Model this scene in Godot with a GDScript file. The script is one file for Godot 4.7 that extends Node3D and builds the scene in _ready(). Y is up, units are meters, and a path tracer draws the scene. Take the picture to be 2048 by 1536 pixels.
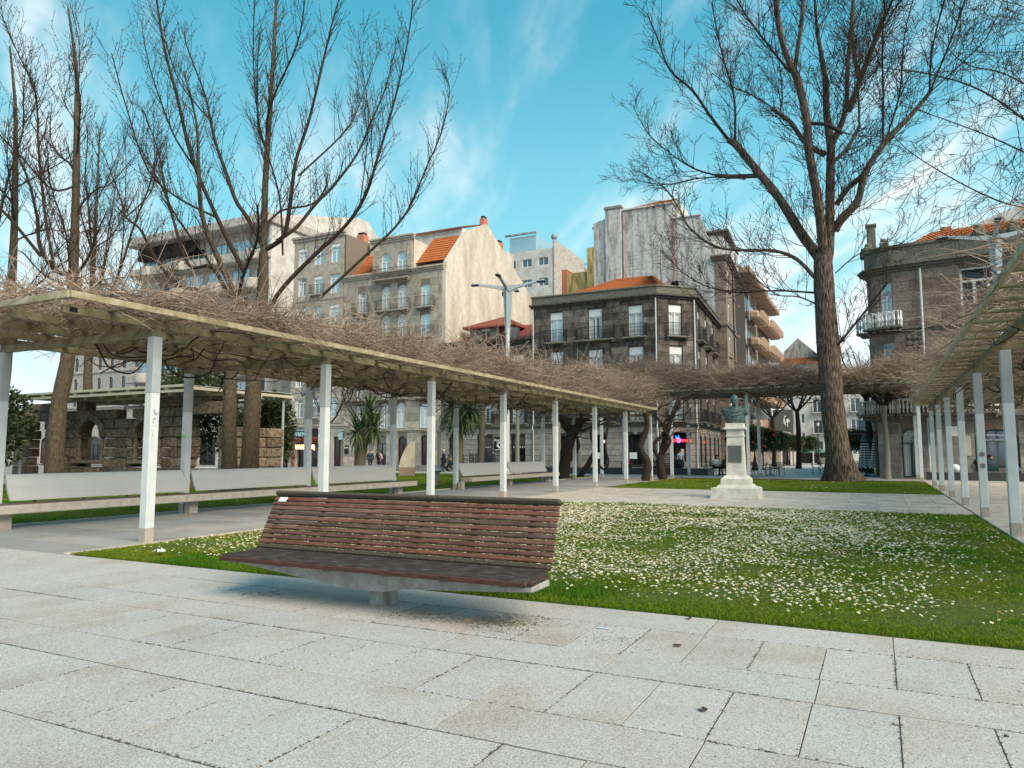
extends Node3D
# A public garden with pergolas, a slatted bench, a bust and old town houses behind. World axes: -Z runs along the pergolas, y is up, metres.

var M := {}
var taken := {}
var cache := {}
var rng := RandomNumberGenerator.new()


# ---------------------------------------------------------------- mesh collector
class MB:
	var v := PackedVector3Array()
	var n := PackedVector3Array()
	var c := PackedColorArray()
	var ix := PackedInt32Array()
	var col := Color.WHITE
	var colored := false
	var xf := Transform3D()

	func add(p: Vector3, nn: Vector3) -> int:
		v.append(p)
		n.append(nn)
		if colored:
			c.append(col)
		return v.size() - 1

	# corners run counter-clockwise seen from outside; with OUT given the face turns away from that point
	func face(ps: Array, out = null) -> void:
		var q := PackedVector3Array()
		for p in ps:
			q.append(xf * p)
		var nn := Vector3.ZERO
		for i in q.size():
			nn += (q[i] - q[0]).cross(q[(i + 1) % q.size()] - q[0])
		if nn.length() < 1e-12:
			return
		nn = nn.normalized()
		var flip := false
		if out != null:
			var mid := Vector3.ZERO
			for p in q:
				mid += p
			mid /= q.size()
			if nn.dot(mid - xf * (out as Vector3)) < 0.0:
				flip = true
				nn = -nn
		var b := v.size()
		for p in q:
			add(p, nn)
		for i in range(1, q.size() - 1):
			if flip:
				ix.append_array([b, b + i, b + i + 1])
			else:
				ix.append_array([b, b + i + 1, b + i])

	func quad(a: Vector3, b: Vector3, cc: Vector3, d: Vector3, out = null) -> void:
		face([a, b, cc, d], out)

	func box(mid: Vector3, size: Vector3, basis := Basis()) -> void:
		var h := size / 2
		var ps := []
		for i in 8:
			ps.append(mid + basis * Vector3(h.x if i & 1 else -h.x, h.y if i & 2 else -h.y, h.z if i & 4 else -h.z))
		for f in [[0, 1, 3, 2], [4, 5, 7, 6], [0, 1, 5, 4], [2, 3, 7, 6], [0, 2, 6, 4], [1, 3, 7, 5]]:
			quad(ps[f[0]], ps[f[1]], ps[f[2]], ps[f[3]], mid)

	# a box with all edges chamfered by B
	func cbox(mid: Vector3, size: Vector3, b: float, basis := Basis()) -> void:
		var h := size / 2
		b = minf(b, minf(h.x, minf(h.y, h.z)) * 0.9)
		var p := {}
		for sx in [-1, 1]:
			for sy in [-1, 1]:
				for sz in [-1, 1]:
					p[[sx, sy, sz, 0]] = mid + basis * Vector3(sx * h.x, sy * (h.y - b), sz * (h.z - b))
					p[[sx, sy, sz, 1]] = mid + basis * Vector3(sx * (h.x - b), sy * h.y, sz * (h.z - b))
					p[[sx, sy, sz, 2]] = mid + basis * Vector3(sx * (h.x - b), sy * (h.y - b), sz * h.z)
		for s in [-1, 1]:
			quad(p[[s, -1, -1, 0]], p[[s, 1, -1, 0]], p[[s, 1, 1, 0]], p[[s, -1, 1, 0]], mid)
			quad(p[[-1, s, -1, 1]], p[[1, s, -1, 1]], p[[1, s, 1, 1]], p[[-1, s, 1, 1]], mid)
			quad(p[[-1, -1, s, 2]], p[[1, -1, s, 2]], p[[1, 1, s, 2]], p[[-1, 1, s, 2]], mid)
			for r in [-1, 1]:
				quad(p[[s, r, -1, 0]], p[[s, r, 1, 0]], p[[s, r, 1, 1]], p[[s, r, -1, 1]], mid)
				quad(p[[s, -1, r, 0]], p[[s, 1, r, 0]], p[[s, 1, r, 2]], p[[s, -1, r, 2]], mid)
				quad(p[[-1, s, r, 1]], p[[1, s, r, 1]], p[[1, s, r, 2]], p[[-1, s, r, 2]], mid)
				for w in [-1, 1]:
					face([p[[s, r, w, 0]], p[[s, r, w, 1]], p[[s, r, w, 2]]], mid)

	# only the upper edges chamfered, no underside: paving
	func slab(mid: Vector3, size: Vector3, b: float) -> void:
		var h := size / 2
		var lo := []
		var ed := []
		var tp := []
		for q in [[-1, -1], [1, -1], [1, 1], [-1, 1]]:
			lo.append(mid + Vector3(q[0] * h.x, -h.y, q[1] * h.z))
			ed.append(mid + Vector3(q[0] * h.x, h.y - b, q[1] * h.z))
			tp.append(mid + Vector3(q[0] * (h.x - b), h.y, q[1] * (h.z - b)))
		for i in 4:
			var j := (i + 1) % 4
			quad(lo[i], lo[j], ed[j], ed[i], mid)
			quad(ed[i], ed[j], tp[j], tp[i], mid)
		quad(tp[0], tp[1], tp[2], tp[3], mid)

	func tube(pts: Array, radii: Array, sides := 6, cap := true) -> void:
		var t0: Vector3 = ((pts[1] as Vector3) - pts[0]).normalized()
		var side := t0.cross(Vector3.UP if absf(t0.y) < 0.9 else Vector3.RIGHT).normalized()
		var b0 := v.size()
		var m := pts.size()
		for i in m:
			var d: Vector3 = ((pts[mini(i + 1, m - 1)] as Vector3) - pts[maxi(i - 1, 0)]).normalized()
			side = (side - d * side.dot(d)).normalized()
			var up := d.cross(side)
			for k in sides:
				var a := TAU * k / sides
				var o := side * cos(a) + up * sin(a)
				add(xf * ((pts[i] as Vector3) + o * radii[i]), xf.basis * o)
		for i in m - 1:
			for k in sides:
				var a := b0 + i * sides + k
				var b := b0 + i * sides + (k + 1) % sides
				ix.append_array([a, a + sides, b, b, a + sides, b + sides])
		if cap:
			for e in [0, m - 1]:
				var ring := []
				for k in sides:
					ring.append(v[b0 + e * sides + k])
				var keep := xf
				xf = Transform3D()
				face(ring, keep * (pts[1] if e == 0 else pts[m - 2]))
				xf = keep

	# profile: Vector2(radius, height) from bottom to top
	func lathe(prof: Array, seg := 12, at := Vector3.ZERO, smooth := true) -> void:
		for i in prof.size() - 1:
			var p: Vector2 = prof[i]
			var q: Vector2 = prof[i + 1]
			var sl := Vector2(q.y - p.y, p.x - q.x).normalized()
			var b := v.size()
			for k in seg + 1:
				var a := TAU * k / seg
				var d := Vector3(cos(a), 0, sin(a))
				var nn := (xf.basis * (d * sl.x + Vector3.UP * sl.y)).normalized()
				add(xf * (at + d * p.x + Vector3.UP * p.y), nn)
				add(xf * (at + d * q.x + Vector3.UP * q.y), nn)
			for k in seg:
				var a := b + k * 2
				ix.append_array([a, a + 2, a + 1, a + 1, a + 2, a + 3])

	func ball(at: Vector3, r: Vector3, seg := 8) -> void:
		var b := v.size()
		var rows := maxi(3, seg / 2)
		for i in rows + 1:
			var e := PI * i / rows - PI / 2
			for k in seg + 1:
				var a := TAU * k / seg
				var d := Vector3(cos(a) * cos(e), sin(e), sin(a) * cos(e))
				add(xf * (at + d * r), (xf.basis * (d / r)).normalized())
		for i in rows:
			for k in seg:
				var a := b + i * (seg + 1) + k
				ix.append_array([a, a + 1, a + seg + 1, a + 1, a + seg + 2, a + seg + 1])

	# outline in x,y extruded from z0 to z1
	func prism(poly: PackedVector2Array, z0: float, z1: float) -> void:
		var tri := Geometry2D.triangulate_polygon(poly)
		var mid := Vector3(0, 0, (z0 + z1) / 2)
		for i in range(0, tri.size(), 3):
			var a := poly[tri[i]]
			var b := poly[tri[i + 1]]
			var d := poly[tri[i + 2]]
			for z in [z0, z1]:
				var ctr := Vector3((a.x + b.x + d.x) / 3, (a.y + b.y + d.y) / 3, mid.z)
				face([Vector3(a.x, a.y, z), Vector3(b.x, b.y, z), Vector3(d.x, d.y, z)], ctr)
		var ccw := not Geometry2D.is_polygon_clockwise(poly)
		for i in poly.size():
			var a := poly[i]
			var b := poly[(i + 1) % poly.size()]
			var lo := minf(z0, z1)
			var hi := maxf(z0, z1)
			if ccw:
				quad(Vector3(a.x, a.y, hi), Vector3(a.x, a.y, lo), Vector3(b.x, b.y, lo), Vector3(b.x, b.y, hi))
			else:
				quad(Vector3(b.x, b.y, hi), Vector3(b.x, b.y, lo), Vector3(a.x, a.y, lo), Vector3(a.x, a.y, hi))

	func done() -> ArrayMesh:
		var m := ArrayMesh.new()
		if ix.is_empty():
			return m
		var a := []
		a.resize(Mesh.ARRAY_MAX)
		a[Mesh.ARRAY_VERTEX] = v
		a[Mesh.ARRAY_NORMAL] = n
		if colored:
			a[Mesh.ARRAY_COLOR] = c
		a[Mesh.ARRAY_INDEX] = ix
		m.add_surface_from_arrays(Mesh.PRIMITIVE_TRIANGLES, a)
		return m


# ---------------------------------------------------------------- nodes
func numbered(called: String) -> String:
	var k: int = taken.get(called, 0)
	taken[called] = k + 1
	return called if k == 0 else "%s_%03d" % [called, k]


func thing(called: String, label: String, category: String, at := Vector3.ZERO, turn := 0.0, group := "") -> Node3D:
	var o := Node3D.new()
	o.name = numbered(called)
	add_child(o)
	o.position = at
	o.rotation.y = turn
	o.set_meta("label", label)
	o.set_meta("category", category)
	if group:
		o.set_meta("group", group)
	return o


func part(parent: Node, called: String, mesh, m, xf := Transform3D()) -> MeshInstance3D:
	var o := MeshInstance3D.new()
	o.name = called
	o.mesh = mesh.done() if mesh is MB else mesh
	o.material_override = M[m] if m is String else m
	o.transform = xf
	parent.add_child(o, true)
	return o


func solo(called: String, label: String, category: String, mesh, m, at := Vector3.ZERO, turn := 0.0, group := "") -> MeshInstance3D:
	var o := part(self, numbered(called), mesh, m, Transform3D(Basis(Vector3.UP, turn), at))
	o.set_meta("label", label)
	o.set_meta("category", category)
	if group:
		o.set_meta("group", group)
	return o


func setting(called: String, mesh, m, at := Vector3.ZERO, kind := "structure") -> MeshInstance3D:
	var o := part(self, numbered(called), mesh, m, Transform3D(Basis(), at))
	o.set_meta("kind", kind)
	return o


func stuff(o: Node) -> Node:
	o.set_meta("kind", "stuff")
	return o


func many(parent: Node, called: String, mesh: Mesh, m, where: Array, tints := []) -> MultiMeshInstance3D:
	var mm := MultiMesh.new()
	mm.transform_format = MultiMesh.TRANSFORM_3D
	mm.use_colors = not tints.is_empty()
	mm.mesh = mesh
	mm.instance_count = where.size()
	for i in where.size():
		mm.set_instance_transform(i, where[i])
		if not tints.is_empty():
			mm.set_instance_color(i, tints[i])
	var o := MultiMeshInstance3D.new()
	o.name = called if parent != self else numbered(called)
	o.multimesh = mm
	o.material_override = M[m] if m is String else m
	o.set_meta("kind", "stuff")
	parent.add_child(o, true)
	return o


func rr(a: float, b: float) -> float:
	return rng.randf_range(a, b)


func jit(s: float) -> Vector3:
	return Vector3(rr(-s, s), rr(-s, s), rr(-s, s))


func at(p: Vector3, turn := 0.0, s := Vector3.ONE) -> Transform3D:
	return Transform3D(Basis(Vector3.UP, turn).scaled_local(s), p)


func frame_of(origin: Vector3, u: Vector3) -> Transform3D:
	u = u.normalized()
	return Transform3D(Basis(u, Vector3.UP, u.cross(Vector3.UP)), origin)


func block(size: Vector3, b := 0.012) -> ArrayMesh:
	var key := "b%.2f,%.2f,%.2f,%.3f" % [size.x, size.y, size.z, b]
	if not cache.has(key):
		var mb := MB.new()
		mb.cbox(Vector3.ZERO, size, b)
		cache[key] = mb.done()
	return cache[key]


func paver(size: Vector3, b := 0.0015) -> ArrayMesh:
	var key := "p%.3f,%.3f,%.3f" % [size.x, size.y, size.z]
	if not cache.has(key):
		var mb := MB.new()
		mb.slab(Vector3.ZERO, size, b)
		cache[key] = mb.done()
	return cache[key]


func text_mesh(s: String, h: float, serif := false, bold := true, depth := 0.02) -> TextMesh:
	var t := TextMesh.new()
	var f := SystemFont.new()
	f.font_names = PackedStringArray(["Droid Serif" if serif else "Droid Sans"])
	f.font_weight = 700 if bold else 400
	t.font = f
	t.text = s
	t.font_size = 48
	t.pixel_size = h / 36.0
	t.depth = depth
	t.curve_step = 2.0
	return t


# ---------------------------------------------------------------- materials
func ramp(cols: Array, offs := []) -> Gradient:
	var g := Gradient.new()
	var o := PackedFloat32Array()
	var cc := PackedColorArray()
	for i in cols.size():
		o.append(offs[i] if offs.size() else float(i) / (cols.size() - 1))
		cc.append((cols[i] as Color).linear_to_srgb())
	g.offsets = o
	g.colors = cc
	return g


func ntex(sd: int, freq: float, grad, octaves := 4, size := 512, kind := FastNoiseLite.TYPE_SIMPLEX_SMOOTH) -> NoiseTexture2D:
	var f := FastNoiseLite.new()
	f.seed = sd
	f.noise_type = kind
	f.frequency = freq
	f.fractal_octaves = octaves
	f.fractal_gain = 0.55
	var t := NoiseTexture2D.new()
	t.width = size
	t.height = size
	t.seamless = true
	t.noise = f
	if grad:
		t.color_ramp = grad
	return t


func L(r: float, g: float, b: float) -> Color:
	return Color(r, g, b)


# cols: linear base colours from the dark to the light of the grain; span: metres that one texture covers; over: [shared detail texture, metres]
func mat(called: String, cols: Array, freq := 0.02, span := 2.0, rough := 0.85, o := {}) -> StandardMaterial3D:
	var m := StandardMaterial3D.new()
	m.resource_name = called
	m.roughness = rough
	m.metallic = o.get("metal", 0.0)
	m.metallic_specular = o.get("spec", 0.4)
	var st: Vector3 = o.get("stretch", Vector3.ONE)
	if cols.size() == 1:
		m.albedo_color = (cols[0] as Color).linear_to_srgb()
	else:
		m.albedo_texture = ntex(taken.size() + M.size() * 7 + 3, freq, ramp(cols, o.get("offs", [])), o.get("oct", 4), o.get("size", 512), o.get("kind", FastNoiseLite.TYPE_SIMPLEX_SMOOTH))
		m.uv1_triplanar = true
		m.uv1_world_triplanar = o.get("world", true)
		m.uv1_scale = Vector3.ONE / span * st
	if o.has("bump"):
		m.heightmap_enabled = true
		m.heightmap_texture = M_bump(o.get("bumpkind", 0))
		m.heightmap_scale = o.bump
		m.uv1_triplanar = true
		m.uv1_world_triplanar = o.get("world", true)
		m.uv1_scale = Vector3.ONE / span * st
	if o.has("over"):
		m.detail_enabled = true
		m.detail_albedo = o.over[0]
		m.detail_blend_mode = BaseMaterial3D.BLEND_MODE_MUL
		m.detail_uv_layer = BaseMaterial3D.DETAIL_UV_2
		m.uv2_triplanar = true
		m.uv2_world_triplanar = true
		m.uv2_scale = Vector3.ONE / float(o.over[1]) * (o.over[2] if o.over.size() > 2 else Vector3.ONE)
	if o.has("emit"):
		m.emission_enabled = true
		m.emission = (o.emit as Color).linear_to_srgb()
		m.emission_energy_multiplier = o.get("energy", 1.0)
	if o.has("back"):
		m.backlight_enabled = true
		m.backlight = (o.back as Color).linear_to_srgb()
	if o.get("vc", false):
		m.vertex_color_use_as_albedo = true
	m.cull_mode = BaseMaterial3D.CULL_DISABLED if o.get("both", false) else BaseMaterial3D.CULL_BACK
	M[called] = m
	return m


var bumps := {}


func M_bump(k: int) -> NoiseTexture2D:
	if not bumps.has(k):
		bumps[k] = ntex(77 + k, [0.06, 0.2, 0.02][k], null, 4, 512)
	return bumps[k]


func materials() -> void:
	var blotch := ntex(11, 0.012, ramp([L(.74, .72, .69), L(.9, .89, .88), L(1, 1, 1)], [0.2, 0.5, 0.75]), 5)
	var streak := ntex(12, 0.02, ramp([L(.5, .48, .46), L(.82, .81, .79), L(1, 1, 1)], [0.22, 0.42, 0.62]), 5)
	var stain := ntex(13, 0.01, ramp([L(.88, .82, .76), L(.96, .935, .905), L(1, 1, 1), L(1, 1, 1)], [0.18, 0.36, 0.58, 1.0]), 5)
	var mossy := ntex(14, 0.016, ramp([L(.5, .47, .24), L(.85, .8, .55), L(1, .98, .95)], [0.22, 0.42, 0.6]), 5)
	# paving
	var tones := [[1.0, .99, .98], [.97, .96, .95], [1.02, 1.0, .985], [.985, .965, .945], [.96, .96, .96], [1.0, .98, .955]]
	var gb := L(.462, .446, .436) * 1.05
	var gr := mat("granite_0", [gb * .5, gb * .87, gb * 1.03, gb * 1.3], 0.4, 2.3, 0.8, {"offs": [0.22, 0.42, 0.58, 0.8], "oct": 3, "size": 1024, "kind": FastNoiseLite.TYPE_VALUE, "over": [stain, 8.0]})
	for i in 6:
		var t: Array = tones[i]
		var m: StandardMaterial3D = gr.duplicate()
		m.albedo_color = Color(t[0] / 1.05, t[1] / 1.05, t[2] / 1.05).linear_to_srgb()
		m.uv1_offset = Vector3(i * .31, 0, i * .47)
		m.uv2_offset = Vector3(i * .13, 0, i * .29)
		m.resource_name = "granite_%d" % i
		M["granite_%d" % i] = m
	for i in 3:
		var a: Color = [L(.33, .335, .335), L(.29, .29, .285), L(.36, .345, .33)][i]
		mat("flag_%d" % i, [a * .7, a, a * 1.2], 0.1, 2.1, 0.8, {"over": [stain, 4.3]})
	mat("path_stone", [L(.44, .39, .34), L(.54, .48, .43), L(.6, .54, .48)], 0.03, 5.0, 0.85, {"over": [blotch, 6.0]})
	mat("street_stone", [L(.4, .4, .4), L(.5, .5, .5), L(.56, .555, .55)], 0.03, 6.0, 0.8, {"over": [blotch, 9.0]})
	mat("joint", [L(.03, .028, .018), L(.07, .06, .042), L(.1, .09, .07)], 0.05, 1.0, 1.0)
	mat("ground", [L(.22, .21, .2), L(.28, .27, .26)], 0.03, 5.0, 0.95)
	mat("soil", [L(.03, .05, .008), L(.05, .085, .012), L(.08, .1, .02)], 0.05, 1.6, 1.0)
	mat("grass", [L(1, 1, 1)], 0.02, 1.0, 0.6, {"vc": true, "both": true, "back": L(.5, .6, .1), "spec": .25})
	mat("daisy", [L(1, 1, 1)], 0.02, 1.0, 0.7, {"vc": true, "both": true})
	mat("moss", [L(.05, .07, .01), L(.09, .1, .02)], 0.05, .3, 1.0)
	# metal and pergola
	mat("post_paint", [L(.5, .55, .575), L(.6, .645, .66), L(.66, .69, .7)], 0.01, 2.6, 0.45, {"spec": .5})
	mat("post_sleeve", [L(.33, .38, .4), L(.42, .46, .475)], 0.01, 2.6, 0.5)
	mat("post_foot", [L(.3, .25, .2), L(.5, .46, .42)], 0.03, .8, 0.8)
	mat("beam", [L(.125, .105, .052), L(.19, .167, .1), L(.26, .235, .17)], 0.012, 2.6, 0.75, {"oct": 3})
	mat("fascia", [L(.33, .27, .14), L(.42, .37, .25), L(.48, .45, .36)], 0.02, 2.2, 0.7, {"over": [blotch, 2.6]})
	mat("beam_far", [L(.2, .2, .17), L(.3, .3, .27), L(.4, .4, .38)], 0.02, 2.2, 0.75, {"over": [mossy, 2.6]})
	mat("steel", [L(.62, .615, .6), L(.68, .675, .66)], 0.01, 2.3, 0.42, {"metal": .2, "spec": .6})
	mat("seat_stone", [L(.42, .39, .35), L(.55, .53, .49)], 0.03, 1.2, 0.8, {"over": [stain, 1.7]})
	mat("seat_top", [L(.12, .075, .06), L(.2, .14, .115)], 0.03, 1.2, 0.8)
	mat("dark_steel", [L(.05, .055, .06)], 0.02, 1.0, 0.5, {"metal": .3})
	mat("grey_steel", [L(.16, .17, .18)], 0.02, 1.0, 0.5)
	mat("concrete", [L(.3, .31, .3), L(.37, .38, .37), L(.42, .43, .42)], 0.02, .8, 0.85, {"over": [blotch, 1.4]})
	mat("lamp_paint", [L(.38, .45, .48), L(.44, .5, .53)], 0.02, 2.0, 0.4, {"spec": .6})
	# bench wood
	for i in 4:
		var a: Color = [L(.15, .06, .042), L(.125, .055, .042), L(.16, .078, .06), L(.1, .056, .044)][i]
		mat("slat_%d" % i, [a * .4, a * .85, a * 1.1, a * 1.35 + L(.035, .03, .026)], 0.035, .5, 0.65, {"stretch": Vector3(.07, 1, 1), "offs": [0.15, 0.4, 0.62, 0.9], "over": [blotch, .9]})
	mat("rail_wood", [L(.028, .022, .015), L(.062, .047, .033), L(.085, .07, .05), L(.55, .55, .42)], 0.09, .55, 0.9, {"offs": [0.2, 0.45, 0.72, 0.86], "bump": 0.4})
	mat("seat_wood", [L(.025, .018, .015), L(.055, .04, .034), L(.17, .145, .125)], 0.04, .55, 0.75, {"stretch": Vector3(.1, 1, 1), "offs": [0.3, 0.62, 0.9], "bump": 0.2})
	mat("seat_edge", [L(.03, .016, .013), L(.085, .03, .022), L(.13, .05, .035)], 0.04, .55, 0.6, {"stretch": Vector3(.16, 1, 1)})
	mat("paper", [L(.75, .77, .76)], 0.02, 1.0, 0.8)
	mat("lichen", [L(.6, .6, .5)], 0.02, 1.0, 1.0)
	mat("orange_bit", [L(.7, .2, .05)], 0.02, 1.0, 0.8)
	mat("blue_bit", [L(.4, .65, .75)], 0.02, 1.0, 0.5)
	mat("leaf_brown", [L(.14, .08, .05)], 0.02, 1.0, 0.9, {"both": true})
	# plants
	mat("bark_ginkgo", [L(.03, .021, .013), L(.075, .053, .034), L(.115, .09, .06), L(.15, .15, .11)], 0.03, 1.1, 0.95, {"stretch": Vector3(1.4, .3, 1.4), "bump": 2.2})
	mat("bark_big", [L(.016, .011, .008), L(.105, .075, .056), L(.25, .195, .155)], 0.035, 1.8, 0.95, {"stretch": Vector3(1.6, .16, 1.6), "bump": 6.0, "offs": [0.3, 0.5, 0.75]})
	mat("twig_ginkgo", [L(.035, .023, .015), L(.065, .045, .03)], 0.03, 1.5, 0.95)
	mat("twig_dark", [L(.024, .018, .015), L(.048, .036, .029)], 0.03, 1.5, 0.95)
	mat("bark_plane", [L(.08, .08, .06), L(.28, .27, .22), L(.42, .42, .36)], 0.05, 1.0, 0.95, {"bump": 1.0})
	mat("vine_stem", [L(.018, .013, .01), L(.06, .043, .033)], 0.05, .8, 0.95, {"bump": 1.0})
	mat("vine_twig", [L(1, 1, 1)], 0.02, 1.0, 0.9, {"vc": true})
	mat("leaf", [L(1, 1, 1)], 0.02, 1.0, 0.45, {"vc": true, "both": true, "back": L(.2, .3, .05), "spec": .4})
	mat("petal_red", [L(.6, .02, .03)], 0.02, 1.0, 0.6)
	mat("palm_trunk", [L(.09, .07, .045), L(.2, .165, .11)], 0.06, .6, 0.95, {"bump": 1.5})
	for i in 4:
		var a: Color = [L(.035, .07, .022), L(.06, .105, .035), L(.1, .15, .06), L(.16, .17, .07)][i]
		mat("palm_leaf_%d" % i, [a * .8, a * 1.2], 0.05, .5, 0.45, {"both": true, "back": L(.1, .15, .03)})
	# monument
	mat("monument_stone", [L(.42, .41, .37), L(.66, .645, .59), L(.74, .725, .67)], 0.14, 1.2, 0.85, {"offs": [0.2, 0.42, 0.7], "over": [blotch, 2.2], "bump": 0.3, "bumpkind": 1})
	mat("bronze", [L(.03, .055, .055), L(.065, .11, .108), L(.15, .21, .2)], 0.03, .9, 0.55, {"metal": .25, "offs": [0.25, 0.5, 0.8]})
	mat("plaque", [L(.1, .1, .095), L(.17, .165, .155)], 0.05, .8, 0.5, {"metal": .4})
	mat("fin_stone", [L(.6, .53, .41), L(.72, .65, .53)], 0.04, 2.0, 0.85, {"over": [blotch, 3.0]})
	mat("fin_foot", [L(.26, .18, .13), L(.4, .3, .22)], 0.06, .8, 0.9)
	# houses
	var fams := {"dark": [L(.075, .066, .058), L(.14, .121, .103), L(.23, .2, .17)], "tan": [L(.31, .265, .22), L(.43, .385, .325), L(.52, .47, .405)], "grey": [L(.24, .215, .19), L(.38, .345, .31), L(.46, .425, .385)], "brown": [L(.14, .108, .09), L(.255, .208, .176), L(.36, .3, .255)], "ruin": [L(.08, .056, .038), L(.21, .16, .11), L(.36, .29, .2)]}
	for fam in fams:
		var cols: Array = fams[fam]
		var big := []
		for c in cols:
			big.append(c * 1.75)
		var o := {"over": [streak if fam in ["dark", "ruin"] else blotch, 5.0, Vector3(1, .4, 1) if fam == "dark" else Vector3.ONE]}
		if fam == "ruin":
			o = {"over": [streak, 2.6], "bump": .7}
		var base := mat(fam + "_block_4", big, 0.025, 1.3 if fam == "ruin" else 2.4, 0.92, o)
		for i in 5:
			var k: float = ([.55, .8, 1.0, 1.3, 1.75] if fam == "dark" else [.72, .86, 1.0, 1.12, 1.25])[i] / 1.75
			var m: StandardMaterial3D = base.duplicate()
			m.albedo_color = Color(k, k, k).linear_to_srgb()
			m.uv1_offset = Vector3(i * .37, i * .21, i * .53)
			m.resource_name = "%s_block_%d" % [fam, i]
			M["%s_block_%d" % [fam, i]] = m
	mat("dark_core", [L(.045, .04, .035)], 0.02, 1.0, 1.0)
	mat("tan_core", [L(.2, .17, .135)], 0.02, 1.0, 1.0)
	mat("cream", [L(.58, .535, .47), L(.64, .595, .53), L(.67, .625, .56)], 0.02, 7.0, 0.9, {"over": [blotch, 14.0, Vector3(1, .25, 1)], "offs": [0.2, 0.5, 0.8]})
	mat("gable_white", [L(.4, .4, .4), L(.5, .51, .52), L(.56, .57, .58)], 0.02, 6.0, 0.9, {"over": [streak, 6.0, Vector3(1, .12, 1)], "offs": [0.2, 0.5, 0.8]})
	mat("gable_red", [L(.36, .25, .26), L(.48, .4, .41)], 0.03, 3.0, 0.95, {"over": [streak, 3.0, Vector3(1, .2, 1)]})
	mat("ochre", [L(.42, .32, .15), L(.56, .42, .17), L(.6, .46, .21)], 0.02, 6.0, 0.9, {"over": [streak, 7.0, Vector3(1, .2, 1)]})
	mat("white_wall", [L(.55, .54, .52), L(.66, .65, .63)], 0.02, 5.0, 0.9, {"over": [blotch, 12.0]})
	mat("grey_wall", [L(.3, .29, .28), L(.38, .37, .36)], 0.02, 5.0, 0.9, {"over": [streak, 9.0, Vector3(1, .3, 1)]})
	mat("pale_conc", [L(.4, .37, .34), L(.52, .49, .46)], 0.02, 4.0, 0.9, {"over": [blotch, 6.0]})
	mat("tan_modern", [L(.38, .27, .2), L(.46, .33, .25)], 0.02, 4.0, 0.9, {"over": [blotch, 8.0]})
	mat("mossy_stone", [L(.08, .08, .06), L(.19, .185, .155), L(.27, .265, .225)], 0.03, 2.0, 0.95, {"over": [blotch, 2.4], "bump": 2.0})
	mat("roof_orange", [L(.26, .075, .022), L(.42, .13, .04), L(.5, .18, .06)], 0.06, 2.0, 0.85, {"over": [blotch, 4.0]})
	mat("roof_red", [L(.2, .05, .035), L(.3, .085, .06)], 0.03, 2.0, 0.7, {"over": [blotch, 3.0]})
	mat("roof_slate", [L(.06, .065, .075), L(.1, .105, .115)], 0.05, 2.0, 0.7)
	mat("brick_orange", [L(.45, .15, .08), L(.58, .2, .11)], 0.05, 2.0, 0.9)
	mat("white_paint", [L(.74, .76, .77)], 0.02, 1.0, 0.5)
	mat("cream_paint", [L(.6, .57, .5)], 0.02, 1.0, 0.6)
	mat("curtain", [L(.5, .56, .58), L(.66, .7, .71)], 0.03, 1.5, 0.9, {"stretch": Vector3(3, .2, 3)})
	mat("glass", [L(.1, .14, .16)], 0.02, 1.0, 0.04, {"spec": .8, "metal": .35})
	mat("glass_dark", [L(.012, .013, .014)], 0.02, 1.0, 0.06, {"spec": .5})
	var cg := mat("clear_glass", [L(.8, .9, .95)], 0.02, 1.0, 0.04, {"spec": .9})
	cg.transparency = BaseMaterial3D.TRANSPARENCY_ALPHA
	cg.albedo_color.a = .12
	mat("glass_sky", [L(.38, .52, .58)], 0.02, 1.0, 0.08, {"spec": .7, "metal": .3})  # pale blue colour stands in for sky reflected in the panes
	mat("interior", [L(.012, .011, .011)], 0.02, 1.0, 0.9)  # near-black colour stands in for the shade inside rooms and openings
	mat("iron", [L(.018, .018, .02)], 0.02, 1.0, 0.5)
	mat("rail_brown", [L(.07, .05, .042)], 0.02, 1.0, 0.6)
	mat("green_paint", [L(.012, .06, .06)], 0.02, 1.0, 0.4)
	mat("purple_door", [L(.035, .012, .028)], 0.02, 1.0, 0.4)
	mat("sign_black", [L(.01, .01, .011)], 0.02, 1.0, 0.4)
	mat("sign_teal", [L(.045, .12, .13)], 0.02, 1.0, 0.5)
	mat("sign_grey", [L(.12, .125, .125)], 0.02, 1.0, 0.5)
	mat("letter_white", [L(.8, .8, .78)], 0.02, 1.0, 0.6)
	mat("letter_teal", [L(.4, .7, .68)], 0.02, 1.0, 0.6)
	mat("letter_red", [L(.7, .03, .08)], 0.02, 1.0, 0.6)
	mat("letter_orange", [L(.5, .15, .04)], 0.02, 1.0, 0.6)
	mat("sign_lit_orange", [L(.9, .5, .2)], 0.02, 1.0, 0.5, {"emit": L(1, .5, .22), "energy": 1.3})
	mat("neon_red", [L(.6, .02, .02)], 0.02, 1.0, 0.5, {"emit": L(1, .02, .02), "energy": 1.2})
	mat("neon_blue", [L(.02, .1, .7)], 0.02, 1.0, 0.5, {"emit": L(.02, .12, 1), "energy": 1.2})
	mat("lamp_glow", [L(.9, .9, .85)], 0.02, 1.0, 0.5, {"emit": L(1, .95, .85), "energy": 1.0})
	mat("lamp_milk", [L(.75, .78, .78)], 0.02, 1.0, 0.4)
	mat("granite_dark", [L(.05, .052, .055), L(.085, .088, .092)], 0.1, 1.5, 0.5, {"over": [blotch, 3.0]})
	mat("granite_grey", [L(.2, .19, .18), L(.28, .27, .25)], 0.1, 1.5, 0.7, {"over": [blotch, 3.0]})
	mat("autumn", [L(1, 1, 1)], 0.02, 1.0, 0.8, {"vc": true, "both": true})
	mat("body", [L(1, 1, 1)], 0.02, 1.0, 0.85, {"vc": true})
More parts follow.
